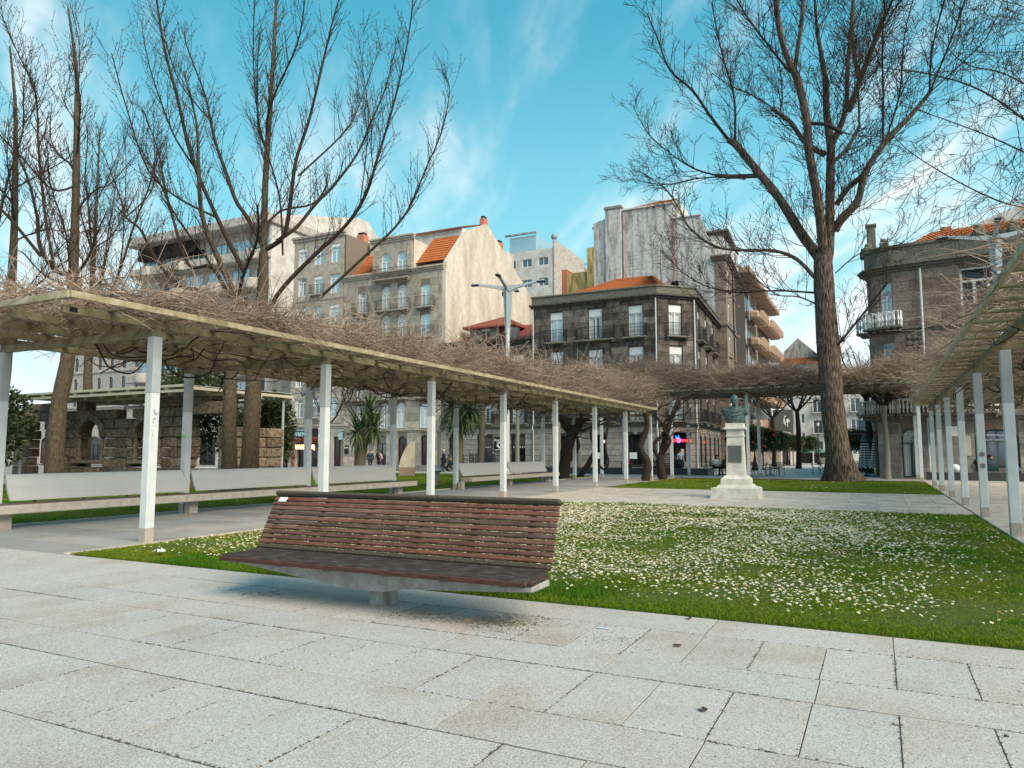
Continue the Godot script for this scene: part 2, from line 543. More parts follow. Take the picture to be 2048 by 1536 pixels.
	mat("hair_dark", [L(.02, .014, .01)], 0.02, 1.0, 0.6)
	mat("hair_red", [L(.09, .02, .015)], 0.02, 1.0, 0.6)
	mat("hair_blond", [L(.38, .19, .1)], 0.02, 1.0, 0.6)
	mat("hair_grey", [L(.5, .49, .47)], 0.02, 1.0, 0.6)
	mat("bag_brown", [L(.25, .12, .07)], 0.02, 1.0, 0.6)
	mat("bag_blue", [L(.03, .1, .25)], 0.02, 1.0, 0.6)
	mat("wood_warm", [L(.3, .12, .05), L(.42, .19, .09)], 0.05, .5, 0.5)
	mat("board_grey", [L(.09, .1, .105)], 0.02, 1.0, 0.8)
	mat("plastic_white", [L(.62, .7, .72)], 0.02, 1.0, 0.5)
	mat("furniture_black", [L(.02, .021, .024)], 0.02, 1.0, 0.5)
	mat("furniture_green", [L(.015, .05, .05)], 0.02, 1.0, 0.5)
	mat("rattan", [L(.035, .03, .045), L(.07, .06, .085)], 0.1, .3, 0.8)
	mat("stripe_dark", [L(.015, .05, .055)], 0.02, 1.0, 0.9)
	mat("bin_green", [L(.05, .13, .12)], 0.02, 1.0, 0.5)
	mat("canopy_glass", [L(.34, .4, .41), L(.46, .52, .52)], 0.03, 3.0, 0.3, {"over": [mossy, 3.0]})
	mat("canopy_bar", [L(.5, .44, .3), L(.62, .57, .45)], 0.03, 2.0, 0.6)
	mat("sticker_green", [L(.2, .7, .2)], 0.02, 1.0, 0.6)
	mat("sticker_grey", [L(.2, .2, .19)], 0.02, 1.0, 0.8)
	mat("blue_light_paint", [L(.35, .55, .62)], 0.02, 1.0, 0.5)
	mat("red_plate", [L(.4, .03, .03)], 0.02, 1.0, 0.6)


func _ready() -> void:
	rng.seed = 20240
	# ------------------------------------------------ camera, sky, sun, exposure
	var cam := Camera3D.new()
	cam.name = "camera"
	cam.position = Vector3(0, 1.45, 0)
	cam.rotation_degrees = Vector3(5.41, 26.6, 0)
	cam.fov = 55.58
	cam.near = 0.05
	cam.far = 900.0
	add_child(cam)
	cam.current = true
	var env := Environment.new()
	env.background_mode = Environment.BG_SKY
	env.sky = Sky.new()
	env.sky.sky_material = sky_material()
	env.background_energy_multiplier = 1.0
	env.tonemap_mode = Environment.TONE_MAPPER_LINEAR
	env.tonemap_exposure = 4.3
	env.sdfgi_enabled = true
	env.ssao_enabled = true
	env.ssil_enabled = true
	var we := WorldEnvironment.new()
	we.name = "world_environment"
	we.environment = env
	add_child(we)
	var sun := DirectionalLight3D.new()
	sun.name = "sun"
	sun.light_energy = 0.42
	sun.light_angular_distance = 45.0
	sun.light_color = Color(1.0, .925, .82)
	sun.shadow_enabled = true
	add_child(sun)
	sun.look_at_from_position(Vector3(70, 66, 30), Vector3.ZERO)
	materials()
	# ------------------------------------------------ setting, then houses, then the garden
	ground()
	houses_left()
	house_corner()
	houses_street()
	house_right()
	pergolas()
	garden_trees()
	steel_benches()
	slat_bench()
	monument()
	lawns()
	ruin()
	street_things()
	people()
	small_things()


func sky_material() -> PanoramaSkyMaterial:
	var w := 1536
	var h := 768
	var im := Image.create(w, h, false, Image.FORMAT_RGBF)
	var f := FastNoiseLite.new()
	f.seed = 5
	f.frequency = 1.0
	f.fractal_octaves = 6
	f.fractal_gain = .55
	f.domain_warp_enabled = true
	f.domain_warp_amplitude = .55
	f.domain_warp_frequency = .7
	var g := FastNoiseLite.new()
	g.seed = 21
	g.frequency = .45
	g.fractal_octaves = 3
	var top := Color(.0155, .1, .145)
	var mid := Color(.075, .19, .23)
	var low := Color(.21, .255, .265)
	for y in h:
		var el := (0.5 - (y + .5) / h) * PI
		var sy := sin(el)
		var base: Color
		if sy > 0.0:
			base = low.lerp(mid, clampf(sy / .26, 0, 1)).lerp(top, smoothstep(.2, .6, sy))
		else:
			base = Color(.15, .145, .14)
		for x in w:
			if sy <= -.02:
				im.set_pixel(x, y, base)
				continue
			var az := TAU * (x + .5) / w
			var d := Vector3(sin(az) * cos(el), sy, -cos(az) * cos(el))
			var k := 1.0 / (maxf(sy, 0.0) + .3)
			var px := d.x * k
			var pz := d.z * k
			# streaks drawn out along one wind direction
			var u := px * .62 + pz * .78
			var s := -px * .78 + pz * .62
			var bend := g.get_noise_2d(px * .9 + 30.0, pz * .9) * .5
			var wisp := f.get_noise_2d(u * .7 + bend, s * 2.6 + bend) * .5 + .5
			var fine := f.get_noise_2d(u * 2.2 + 9.0, s * 7.5 + bend * 4.0) * .5 + .5
			var cover := g.get_noise_2d(px * 1.5 + 3.0, pz * 1.5) * .5 + .5
			var v := wisp * .62 + fine * .3 + cover * .42 + (.25 - sy) * .3
			var a := pow(smoothstep(.555, 1.06, v), 1.25)
			a = clampf(a * 1.1 + .3 * smoothstep(.22, .0, sy), 0, 1)
			im.set_pixel(x, y, base.lerp(Color(.3, .297, .29), a))
	var m := PanoramaSkyMaterial.new()
	m.panorama = ImageTexture.create_from_image(im)
	return m


func ground() -> void:
	var mb := MB.new()
	mb.quad(Vector3(-400, 0, 60), Vector3(400, 0, 60), Vector3(400, 0, -500), Vector3(-400, 0, -500))
	setting("ground", mb, "ground", Vector3(0, -.09, 0))
	# front plaza: wide and narrow courses of granite slabs
	var P := Node3D.new()
	P.name = "plaza_pavement"
	P.set_meta("kind", "structure")
	add_child(P)
	var bed := MB.new()
	bed.box(Vector3(-3, -.035, -1.95), Vector3(34, .062, 9.4))
	part(P, "joint_bed", bed, "joint")
	var rest := [MB.new(), MB.new(), MB.new()]
	var courses := [[-6.65, .6, 1.35]]
	var z := -6.05
	while z < 2.4:
		courses.append([z, .84, .4455])
		courses.append([z + .84, .49, 1.3365])
		z += 1.335
	var ci := 0
	for c in courses:
		var zm: float = c[0] + c[1] / 2
		var off: float = .04 + (.0 if c[2] < 1.0 else [.0, .45, .9][ci % 3])
		var x: float = off - c[2] * 40
		while x < 13:
			var far: float = absf(zm) + .1
			var lo := minf(-1.02 * far * 1.35 - 4.2, -5.5)
			var seen: bool = zm < -1.2 and x > lo - 1.0 and x < .75 + far * .28
			if zm < -1.2 and zm > -3.2:
				seen = zm < -1.2 and x > -7.0 and x < 1.0
			var sz := Vector3(c[2] - .0065, .05, c[1] - .009)
			var tone := rng.randi() % 6
			if seen:
				part(P, "paving_slab", paver(sz), "granite_%d" % tone, at(Vector3(x + c[2] / 2, -.025 + rr(-.0015, .0015), zm)))
			elif x > -20:
				rest[tone % 3].slab(Vector3(x + c[2] / 2, -.025, zm), sz, .004)
			x += c[2]
		ci += 1
	for i in 3:
		stuff(part(P, "paving_slabs_beyond", rest[i], "granite_%d" % i))
	# grass tufts and moss in the joints
	var tuft := grass_mesh(7, .022, .05)
	var where := []
	var tints := []
	for i in 170:
		var q := Vector3.ZERO
		if rng.randf() < .6:
			q = Vector3(rr(-3.5, 2.2), 0, [-6.05, -5.21, -4.72, -3.88, -3.39, -2.55][rng.randi() % 6])
		else:
			var col := int(rr(-8, 5))
			q = Vector3(.04 + .4455 * col, 0, [-6.05, -4.72][rng.randi() % 2] + rr(0, .8))
		if sin(q.x * 2.3 + q.z * 5.0) + sin(q.x * .9) < .2:
			continue
		var n := 1 + rng.randi() % 4
		for k in n:
			where.append(Transform3D(Basis(Vector3.UP, rr(0, TAU)).scaled_local(Vector3.ONE * rr(.25, .6)), q + Vector3(rr(-.05, .05), -.004, rr(-.006, .006))))
			tints.append([L(.07, .085, .012), L(.1, .085, .025), L(.05, .07, .012)][rng.randi() % 3])
	many(P, "joint_weeds", tuft, "grass", where, tints)
	# flecks of dirt in the joints and of moss before the bench foot
	var fk := MB.new()
	fk.colored = true
	fk.face([Vector3(-.006, 0, -.002), Vector3(.001, .0005, .006), Vector3(.007, 0, .001), Vector3(.002, .0005, -.005)], Vector3(0, -1, 0))
	var fw := []
	var ft := []
	for i in 16000:
		var q := Vector3.ZERO
		var r := rng.randf()
		var c := L(.1, .085, .06)
		if r < .4:
			q = Vector3(rr(-8.5, 2.0), .0012, [-6.053, -5.213, -4.723, -3.878, -3.388, -2.543][rng.randi() % 6] + rng.randfn(0, .006))
			if sin(q.x * 1.9 + q.z * 7.0) < rr(-.9, .6):
				continue
		elif r < .62:
			var col := int(rr(-14, 5))
			q = Vector3(.04 + .4455 * col + rng.randfn(0, .005), .0012, [-6.05, -4.72, -3.385][rng.randi() % 3] + rr(0, .84))
			if sin(col * 2.7) < rr(-.7, .9):
				continue
		elif r < .9:
			q = Vector3(-3.2 + rng.randfn(0, .62), .0012, -5.66 + rng.randfn(0, .16))
			c = L(.14, .125, .045)
			if sin(q.x * 6.0) + sin(q.z * 9.0 + q.x * 3.0) < rr(-1.6, 1.2):
				continue
		else:
			q = Vector3(rr(-9, 2.5), .0012, rr(-6.6, -2.0))
			c = L(.22, .2, .18)
		fw.append(Transform3D(Basis(Vector3.UP, rr(0, TAU)).scaled_local(Vector3.ONE * rr(.4, 1.5)), q))
		ft.append(c * rr(.7, 1.4))
	many(P, "dirt_flecks", fk.done(), "daisy", fw, ft)
	# grey path below the left pergola
	var Q := Node3D.new()
	Q.name = "pergola_path"
	Q.set_meta("kind", "structure")
	add_child(Q)
	var qb := MB.new()
	qb.box(Vector3(-13.0, -.04, -25.6), Vector3(4.9, .062, 37.9))
	part(Q, "joint_bed", qb, "joint")
	var qrest := [MB.new(), MB.new(), MB.new()]
	var row := 0
	z = -6.67
	while z > -44.2:
		var x := -15.4 + (.0 if row % 2 else -.6)
		while x < -10.6:
			var x0 := maxf(x, -15.4)
			var x1 := minf(x + 1.2, -10.62)
			if x1 - x0 > .05:
				var sz := Vector3(snappedf(x1 - x0 - .008, .01), .05, .792)
				var mid := Vector3((x0 + x1) / 2, -.026 + rr(-.001, .001), z - .4)
				var tone := rng.randi() % 3
				if z > -19:
					part(Q, "paving_slab", paver(sz), "flag_%d" % tone, at(mid))
				else:
					qrest[tone].slab(mid, sz, .004)
			x += 1.2
		z -= .8
		row += 1
	for i in 3:
		stuff(part(Q, "paving_slabs_beyond", qrest[i], "flag_%d" % i))
	# cross path in front of the bust, right-hand path, street
	stone_field("cross_path", -10.6, 1.98, -29.6, -20.42, 1.5, .95, "path_stone")
	stone_field("right_path", 2.02, 15.0, -43.6, -6.67, 1.6, 1.0, "path_stone")
	stone_field("street_paving", -70.0, 34.0, -56.5, -44.2, 2.2, 1.4, "street_stone")
	stone_field("side_street", -13.0, 3.0, -160.0, -56.55, 2.6, 2.2, "street_stone")
	# kerb strips
	var kb := MB.new()
	for i in 28:
		kb.slab(Vector3(-15.48, -.01, -6.67 - i * 1.33 - .66), Vector3(.14, .09, 1.32), .008)
	for i in 10:
		kb.slab(Vector3(-10.55, -.02, -6.67 - i * 1.375 - .68), Vector3(.1, .07, 1.365), .006)
	setting("kerb_edging", kb, "path_stone")


func stone_field(called: String, x0: float, x1: float, z0: float, z1: float, w: float, d: float, m: String) -> void:
	var P := Node3D.new()
	P.name = called
	P.set_meta("kind", "structure")
	add_child(P)
	var bed := MB.new()
	bed.box(Vector3((x0 + x1) / 2, -.055, (z0 + z1) / 2), Vector3(x1 - x0, .05, z1 - z0))
	part(P, "joint_bed", bed, "joint")
	var mb := MB.new()
	var rows := int((z1 - z0) / d)
	d = (z1 - z0) / rows
	for r in rows:
		var x := x0 - (r % 2) * w / 2
		while x < x1:
			var a := maxf(x, x0)
			var b := minf(x + w, x1)
			if b - a > .03:
				mb.slab(Vector3((a + b) / 2, -.03, z0 + (r + .5) * d), Vector3(b - a - .012, .06, d - .012), .006)
			x += w
	stuff(part(P, "paving_slabs", mb, m))


func grass_mesh(blades: int, spread: float, h: float) -> ArrayMesh:
	var mb := MB.new()
	mb.colored = true
	var g := RandomNumberGenerator.new()
	g.seed = blades * 31 + int(h * 1000)
	for i in blades:
		var a := g.randf() * TAU
		var o := Vector3(cos(a), 0, sin(a))
		var p := o * g.randf() * spread
		var s := Vector3(-o.z, 0, o.x) * g.randf_range(.0018, .0032)
		var ln := h * g.randf_range(.55, 1.15)
		var lean := o * g.randf_range(.1, .8)
		var q := p + Vector3(0, ln * .6, 0) + lean * ln * .35
		var t := p + Vector3(0, ln * .9, 0) + lean * ln
		var k := g.randf_range(.75, 1.2)
		mb.col = Color(k, k, k)
		mb.quad(p - s, p + s, q + s * .8, q - s * .8)
		mb.face([q - s * .8, q + s * .8, t])
	return mb.done()


func lawns() -> void:
	var tuft := grass_mesh(11, .035, .042)
	var wide := grass_mesh(16, .07, .06)
	var fl := MB.new()
	fl.colored = true
	for i in 9:
		var a := TAU * i / 9
		var b := TAU * (i + .8) / 9
		fl.col = Color(.78, .78, .75)
		fl.face([Vector3(0, .001, 0), Vector3(cos(b), .22, sin(b)) * .013, Vector3(cos(a), .22, sin(a)) * .013])
	fl.col = Color(.6, .42, .03)
	fl.lathe([Vector2(.0055, .0005), Vector2(.0045, .004), Vector2(0, .005)], 6)
	var flower := fl.done()
	var f := FastNoiseLite.new()
	f.seed = 3
	f.frequency = .35
	f.fractal_octaves = 4
	var spots := [["lawn", -10.5, 1.98, -20.4, -6.68, 1], ["back_lawn", -10.4, 2.0, -41.6, -29.7, 0], ["side_lawn", -36.0, -15.56, -43.9, -8.0, 0]]
	for s in spots:
		var mb := MB.new()
		var n := 40
		for i in n:
			for j in n:
				var q := []
				for e in [[0, 1], [1, 1], [1, 0], [0, 0]]:
					var x := lerpf(s[1], s[2], float(i + e[0]) / n)
					var z := lerpf(s[3], s[4], float(j + e[1]) / n)
					var edge := minf(minf(x - s[1], s[2] - x), minf(z - s[3], s[4] - z))
					q.append(Vector3(x, -.02 + .025 * smoothstep(0, .5, edge) * (1.0 + f.get_noise_2d(x * 2, z * 2)), z))
				mb.quad(q[0], q[1], q[2], q[3])
		setting(s[0], mb, "soil", Vector3.ZERO, "structure")
		var near: bool = s[5] == 1
		var where := []
		var tints := []
		var z: float = s[4]
		while z > s[3]:
			var dist := -z
			var step := clampf(.0058 * dist, .036, .16) if near else clampf(.0052 * dist, .12, .22)
			var x: float = s[1]
			while x < s[2]:
				var p := Vector3(x + rr(-.5, .5) * step, -.008, z + rr(-.5, .5) * step)
				x += step
				if p.z < s[3] + .02 or p.z > s[4] - .02 or p.x < s[1] + .02 or p.x > s[2] - .02:
					continue
				var ax := absf(p.x * .0)
				if near and (p.x < -11.0 or p.x > 2.0):
					continue
				var v := f.get_noise_2d(p.x, p.z)
				var lush := smoothstep(.12, .42, f.get_noise_2d(p.x * .8 + 40, p.z * 1.3 + 9))
				var edge: float = smoothstep(1.1, .2, s[4] - p.z) * .7 if near else 0.0
				var hgt := rr(.6, 1.0) * (1.0 + lush * .7 + edge * .25) * (1.0 if near else 1.1)
				var sc: float = maxf(1.0, step / .05) if near else step / .1
				where.append(Transform3D(Basis(Vector3.UP, rr(0, TAU)).scaled_local(Vector3(sc, hgt * minf(sc, 1.25), sc)), p))
				var c := L(.18, .285, .014).lerp(L(.26, .295, .024), clampf(v * 1.4 + .35, 0, 1)).lerp(L(.085, .21, .012), clampf(lush * .85 + edge * .5, 0, 1))
				if rng.randf() < .05:
					c = L(.2, .17, .06)
				tints.append(c * rr(.75, 1.25))
			z -= step * .9
		many(self, "grass_of_" + s[0], tuft if near else wide, "grass", where, tints)
		# daisies
		var fw := []
		var ft := []
		var count: int = 120000 if near else 700
		for i in count:
			var p := Vector3(rr(s[1] + .1, s[2] - .1), .045, rr(s[3] + .1, s[4] - .1))
			var v := f.get_noise_2d(p.x * .9 + 7, p.z * .9) * 1.1 + f.get_noise_2d(p.x * 3.1, p.z * 3.1 + 20) * .7
			if near:
				var heart := smoothstep(10.5, 3.0, Vector2((p.x + 4.2) * .95, (p.z + 13.4) * .9).length())
				heart *= smoothstep(.25, 1.6, -6.68 - p.z) * smoothstep(.1, .9, p.z + 20.4) * lerpf(1.0, .12, smoothstep(-1.2, 1.6, p.x))
				if rng.randf() > heart * clampf(.46 + v * .6, .08, .9):
					continue
			elif v < .15:
				continue
			var big: float = clampf(-p.z / 11.0, 1.0, 1.35) if near else 1.7
			fw.append(Transform3D(Basis(Vector3(rr(-1, 1), 0, rr(-1, 1)).normalized(), rr(0, .55)).scaled_local(Vector3.ONE * rr(.8, 1.3) * big), p + Vector3(0, rr(-.012, .012), 0)))
			ft.append(L(1, 1, 1) if rng.randf() < .88 else L(1, .78, .74))
		many(self, "daisies_of_" + s[0], flower, "daisy", fw, ft)


# ---------------------------------------------------------------- facades: u along the wall, v up, +z out
func wall(B: Node, fr: Transform3D, u0: float, u1: float, v0: float, v1: float, holes: Array, m, rev := 0.25, called := "wall") -> MeshInstance3D:
	var mb := MB.new()
	mb.xf = fr
	var us := [u0, u1]
	var vs := [v0, v1]
	for h in holes:
		us.append_array([h[0], h[0] + h[2]])
		vs.append_array([h[1], h[1] + h[3]])
	us.sort()
	vs.sort()
	for i in us.size() - 1:
		if us[i + 1] - us[i] < 1e-4 or us[i] < u0 - 1e-4 or us[i + 1] > u1 + 1e-4:
			continue
		var start := -1.0
		for j in vs.size():
			var solid := false
			if j < vs.size() - 1 and vs[j] > v0 - 1e-4 and vs[j + 1] < v1 + 1e-4:
				solid = true
				var cu: float = (us[i] + us[i + 1]) / 2
				var cv: float = (vs[j] + vs[j + 1]) / 2
				for h in holes:
					if cu > h[0] and cu < h[0] + h[2] and cv > h[1] and cv < h[1] + h[3]:
						solid = false
			if solid and start < -0.5:
				start = vs[j]
			if not solid and start > -0.5:
				mb.quad(Vector3(us[i], start, 0), Vector3(us[i + 1], start, 0), Vector3(us[i + 1], vs[j], 0), Vector3(us[i], vs[j], 0))
				start = -1.0
	for h in holes:
		var a: float = h[0]
		var b: float = h[0] + h[2]
		var lo: float = h[1]
		var hi: float = h[1] + h[3]
		var rise: float = h[4] if h.size() > 4 else 0.0
		mb.quad(Vector3(a, lo, 0), Vector3(a, hi - rise, 0), Vector3(a, hi - rise, -rev), Vector3(a, lo, -rev))
		mb.quad(Vector3(b, lo, 0), Vector3(b, lo, -rev), Vector3(b, hi - rise, -rev), Vector3(b, hi - rise, 0))
		mb.quad(Vector3(a, lo, 0), Vector3(a, lo, -rev), Vector3(b, lo, -rev), Vector3(b, lo, 0))
		if rise <= 0.0:
			mb.quad(Vector3(a, hi, 0), Vector3(b, hi, 0), Vector3(b, hi, -rev), Vector3(a, hi, -rev))
		else:
			var k := 10
			for i in k:
				var p := arch_point(h, float(i) / k)
				var q := arch_point(h, float(i + 1) / k)
				mb.quad(Vector3(p.x, p.y, 0), Vector3(q.x, q.y, 0), Vector3(q.x, hi, 0), Vector3(p.x, hi, 0))
				mb.quad(Vector3(p.x, p.y, 0), Vector3(p.x, p.y, -rev), Vector3(q.x, q.y, -rev), Vector3(q.x, q.y, 0))
	return part(B, called, mb, m)


func arch_point(h: Array, t: float) -> Vector2:
	var rise: float = h[4] if h.size() > 4 else 0.0
	var a := PI * (1.0 - t)
	return Vector2(h[0] + h[2] / 2 + cos(a) * h[2] / 2, h[1] + h[3] - rise + sin(a) * rise)


func outline(h: Array, inset: float) -> PackedVector2Array:
	var g := [h[0] + inset, h[1] + inset, h[2] - inset * 2, h[3] - inset * 2, h[4] if h.size() > 4 else 0.0]
	var p := PackedVector2Array([Vector2(g[0], g[1]), Vector2(g[0] + g[2], g[1])])
	if g[4] <= 0.0:
		p.append_array([Vector2(g[0] + g[2], g[1] + g[3]), Vector2(g[0], g[1] + g[3])])
	else:
		for i in 11:
			p.append(arch_point(g, 1.0 - i / 10.0))
	return p


func fill(poly: PackedVector2Array, z: float, fr: Transform3D) -> MB:
	var mb := MB.new()
	mb.xf = fr
	var tri := Geometry2D.triangulate_polygon(poly)
	for i in range(0, tri.size(), 3):
		mb.face([Vector3(poly[tri[i]].x, poly[tri[i]].y, z), Vector3(poly[tri[i + 1]].x, poly[tri[i + 1]].y, z), Vector3(poly[tri[i + 2]].x, poly[tri[i + 2]].y, z)], Vector3(poly[0].x, poly[0].y, z - 1))
	return mb


# h: [u, v, width, height, arch rise]; o: z, bar, mull (count), transom (share of the height from the top), blind (height), curtain (share), frame, pane, called
func window(B: Node, fr: Transform3D, h: Array, o := {}) -> MeshInstance3D:
	var z: float = o.get("z", -0.14)
	var bar: float = o.get("bar", 0.07)
	var mb := MB.new()
	mb.xf = fr
	var blind: float = o.get("blind", 0.0)
	var g := h.duplicate()
	if blind > 0.0:
		g[3] = h[3] - blind
	var po := outline(g, 0.003)
	var pi := outline(g, bar)
	for i in po.size():
		var j := (i + 1) % po.size()
		mb.quad(Vector3(po[i].x, po[i].y, z), Vector3(po[j].x, po[j].y, z), Vector3(pi[j].x, pi[j].y, z), Vector3(pi[i].x, pi[i].y, z))
		mb.quad(Vector3(pi[i].x, pi[i].y, z), Vector3(pi[j].x, pi[j].y, z), Vector3(pi[j].x, pi[j].y, z - .07), Vector3(pi[i].x, pi[i].y, z - .07))
	var mull: int = o.get("mull", 1)
	var top: float = g[1] + g[3] - bar
	var tr: float = o.get("transom", 0.0)
	var ty: float = g[1] + g[3] * (1.0 - tr)
	for k in mull:
		var u: float = g[0] + g[2] * (k + 1) / (mull + 1)
		var lo: float = g[1] + bar
		var hi: float = ty if tr > 0.0 else top
		mb.box(Vector3(u, (lo + hi) / 2, z - .02), Vector3(bar * o.get("mbar", 1.35), hi - lo, .05))
	if tr > 0.0:
		mb.box(Vector3(g[0] + g[2] / 2, ty, z - .02), Vector3(g[2] - bar * 2, bar * .9, .055))
	if o.has("kick"):
		mb.box(Vector3(g[0] + g[2] / 2, g[1] + bar + o.kick / 2, z - .035), Vector3(g[2] - bar * 2, o.kick, .03))
	for k in o.get("rows", 0):
		mb.box(Vector3(g[0] + g[2] / 2, g[1] + (ty - g[1]) * (k + 1) / (o.rows + 1), z - .03), Vector3(g[2] - bar * 2, bar * .5, .03))
	var w := part(B, o.get("called", "window"), mb, o.get("frame", "white_paint"))
	var deep: bool = o.get("pane", "glass") == "curtain"
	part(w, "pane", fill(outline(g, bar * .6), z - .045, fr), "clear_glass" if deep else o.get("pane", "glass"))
	if deep:
		# net curtains drawn to a varying width, the dark body box behind stands for an unlit room
		var cm := MB.new()
		cm.xf = fr
		var spread := [rr(.22, .5), rr(.22, .5)]
		if rng.randf() < .35:
			spread = [.5, .5]
		for s in 2:
			var n := 7
			for k in n:
				var t0 := float(k) / n
				var t1 := float(k + 1) / n
				var u0: float = g[0] + g[2] * (t0 * spread[0] if s == 0 else 1.0 - t0 * spread[1])
				var u1: float = g[0] + g[2] * (t1 * spread[0] if s == 0 else 1.0 - t1 * spread[1])
				var za := z - .075 - (.03 if k % 2 else 0.0)
				var zb := z - .075 - (0.0 if k % 2 else .03)
				cm.quad(Vector3(u0, g[1] + .05, za), Vector3(u1, g[1] + .05, zb), Vector3(u1, g[1] + g[3] - .03, zb), Vector3(u0, g[1] + g[3] - .03, za), Vector3(u0, g[1], z - 2))
		part(w, "curtain", cm, "curtain")
	if blind > 0.0:
		var bm := MB.new()
		bm.xf = fr
		bm.cbox(Vector3(h[0] + h[2] / 2, h[1] + h[3] - blind / 2, z + .02), Vector3(h[2] - .01, blind - .004, .08), .01)
		part(w, "blind", bm, o.get("blindm", "white_paint"))
	return w


func ashlar(B: Node, fr: Transform3D, u0: float, u1: float, v0: float, v1: float, ch: float, bl: float, holes: Array, m: String, called := "stone_block", proud := 0.02, gap := 0.014, fix := -1) -> void:
	var rows := int(round((v1 - v0) / ch))
	ch = (v1 - v0) / rows
	for r in rows:
		var lo := v0 + r * ch
		var hi := lo + ch
		var free := [[u0, u1]]
		for h in holes:
			if h[1] < hi - .02 and h[1] + h[3] > lo + .02:
				var nx := []
				for s in free:
					if h[0] >= s[1] or h[0] + h[2] <= s[0]:
						nx.append(s)
						continue
					if h[0] - s[0] > .03:
						nx.append([s[0], h[0]])
					if s[1] - h[0] - h[2] > .03:
						nx.append([h[0] + h[2], s[1]])
				free = nx
		for s in free:
			var n := maxi(1, int(round((s[1] - s[0]) / bl)))
			var cuts := [s[0]]
			for k in range(1, n):
				cuts.append(s[0] + (s[1] - s[0]) * (k + (.22 if r % 2 else -.22) + rr(-.12, .12)) / n)
			cuts.append(s[1])
			for k in cuts.size() - 1:
				var w: float = round((cuts[k + 1] - cuts[k] - gap) * 50.0) / 50.0
				if w < .03:
					continue
				var t := rng.randf()
				var tone := fix if fix >= 0 else (0 if t < .14 else 1 if t < .42 else 2 if t < .74 else 3 if t < .93 else 4)
				part(B, called, block(Vector3(w, round((ch - gap) * 100.0) / 100.0, proud * 2 + .02), .012), "%s_%d" % [m, tone], fr * Transform3D(Basis(), Vector3((cuts[k] + cuts[k + 1]) / 2, (lo + hi) / 2, rr(-.006, .006))))


func strip(B: Node, fr: Transform3D, called: String, u0: float, u1: float, v: float, h: float, out: float, m, steps := 2) -> MeshInstance3D:
	var mb := MB.new()
	mb.xf = fr
	for k in steps:
		var o := out * (k + 1) / steps
		mb.cbox(Vector3((u0 + u1) / 2, v + h * (k + .5) / steps, o / 2 - .05), Vector3(u1 - u0 + o * .6, h / steps - .002, o + .1), .015)
	return part(B, called, mb, m)


# style: bars, belly, ornate, white
func balcony(B: Node, fr: Transform3D, u: float, v: float, w: float, d: float, h: float, style: String, slab_m = "mossy_stone", rail_m = "iron") -> void:
	var mb := MB.new()
	mb.xf = fr
	mb.cbox(Vector3(u + w / 2, v - .07, d / 2 - .02), Vector3(w, .14, d + .04), .03)
	for s in [u + .15, u + w - .15]:
		mb.cbox(Vector3(s, v - .22, d * .35), Vector3(.16, .18, d * .7), .04)
	var ob := part(B, "balcony", mb, slab_m)
	var rl := MB.new()
	rl.xf = fr
	var path := [Vector2(u + .04, 0), Vector2(u + .04, d - .04), Vector2(u + w - .04, d - .04), Vector2(u + w - .04, 0)]
	for k in 3:
		var a: Vector2 = path[k]
		var b: Vector2 = path[k + 1]
		var ln := a.distance_to(b)
		var mid := (a + b) / 2
		var sz := Vector3(.04, .035, ln) if k != 1 else Vector3(ln, .035, .04)
		rl.box(Vector3(mid.x, v + h, mid.y), sz)
		if style != "white":
			rl.box(Vector3(mid.x, v + .08, mid.y), sz)
		if style == "ornate":
			rl.box(Vector3(mid.x, v + h * .72, mid.y), sz * .7)
		var n := maxi(2, int(ln / (.11 if style != "white" else .19)))
		for i in n:
			var q := a.lerp(b, (i + .5) / n)
			if style == "white":
				rl.lathe([Vector2(.035, .03), Vector2(.045, .12), Vector2(.028, .2), Vector2(.075, .36), Vector2(.05, .52), Vector2(.03, .62), Vector2(.05, h)], 6, Vector3(q.x, v, q.y))
			elif style == "belly":
				var o := Vector3(0, 0, .16) if k == 1 else Vector3(-.1 if k == 0 else .1, 0, 0)
				var p := Vector3(q.x, v, q.y)
				rl.tube([p + Vector3(0, .06, 0), p + o * .8 + Vector3(0, h * .22, 0), p + o + Vector3(0, h * .4, 0), p + Vector3(0, h * .75, 0) - o * .1, p + Vector3(0, h, 0)], [.013, .013, .013, .013, .013], 4, false)
			else:
				rl.box(Vector3(q.x, v + h / 2, q.y), Vector3(.018, h, .018))
				if style == "ornate" and i % 2 == 0:
					for e in 6:
						var a0 := TAU * e / 6
						var a1 := TAU * (e + 1) / 6
						var ax := Vector3(1, 0, 0) if k == 1 else Vector3(0, 0, 1)
						var c0 := Vector3(q.x, v + h * .4, q.y)
						rl.tube([c0 + (ax * cos(a0) + Vector3.UP * sin(a0)) * .1, c0 + (ax * cos(a1) + Vector3.UP * sin(a1)) * .1], [.012, .012], 3, false)
	part(ob, "railing", rl, rail_m)


func body_box(B: Node, fr: Transform3D, u0: float, u1: float, v0: float, v1: float, z0: float, z1: float, m, called := "body") -> MeshInstance3D:
	var mb := MB.new()
	mb.xf = fr
	mb.box(Vector3((u0 + u1) / 2, (v0 + v1) / 2, (z0 + z1) / 2), Vector3(u1 - u0, v1 - v0, absf(z1 - z0)))
	return part(B, called, mb, m)


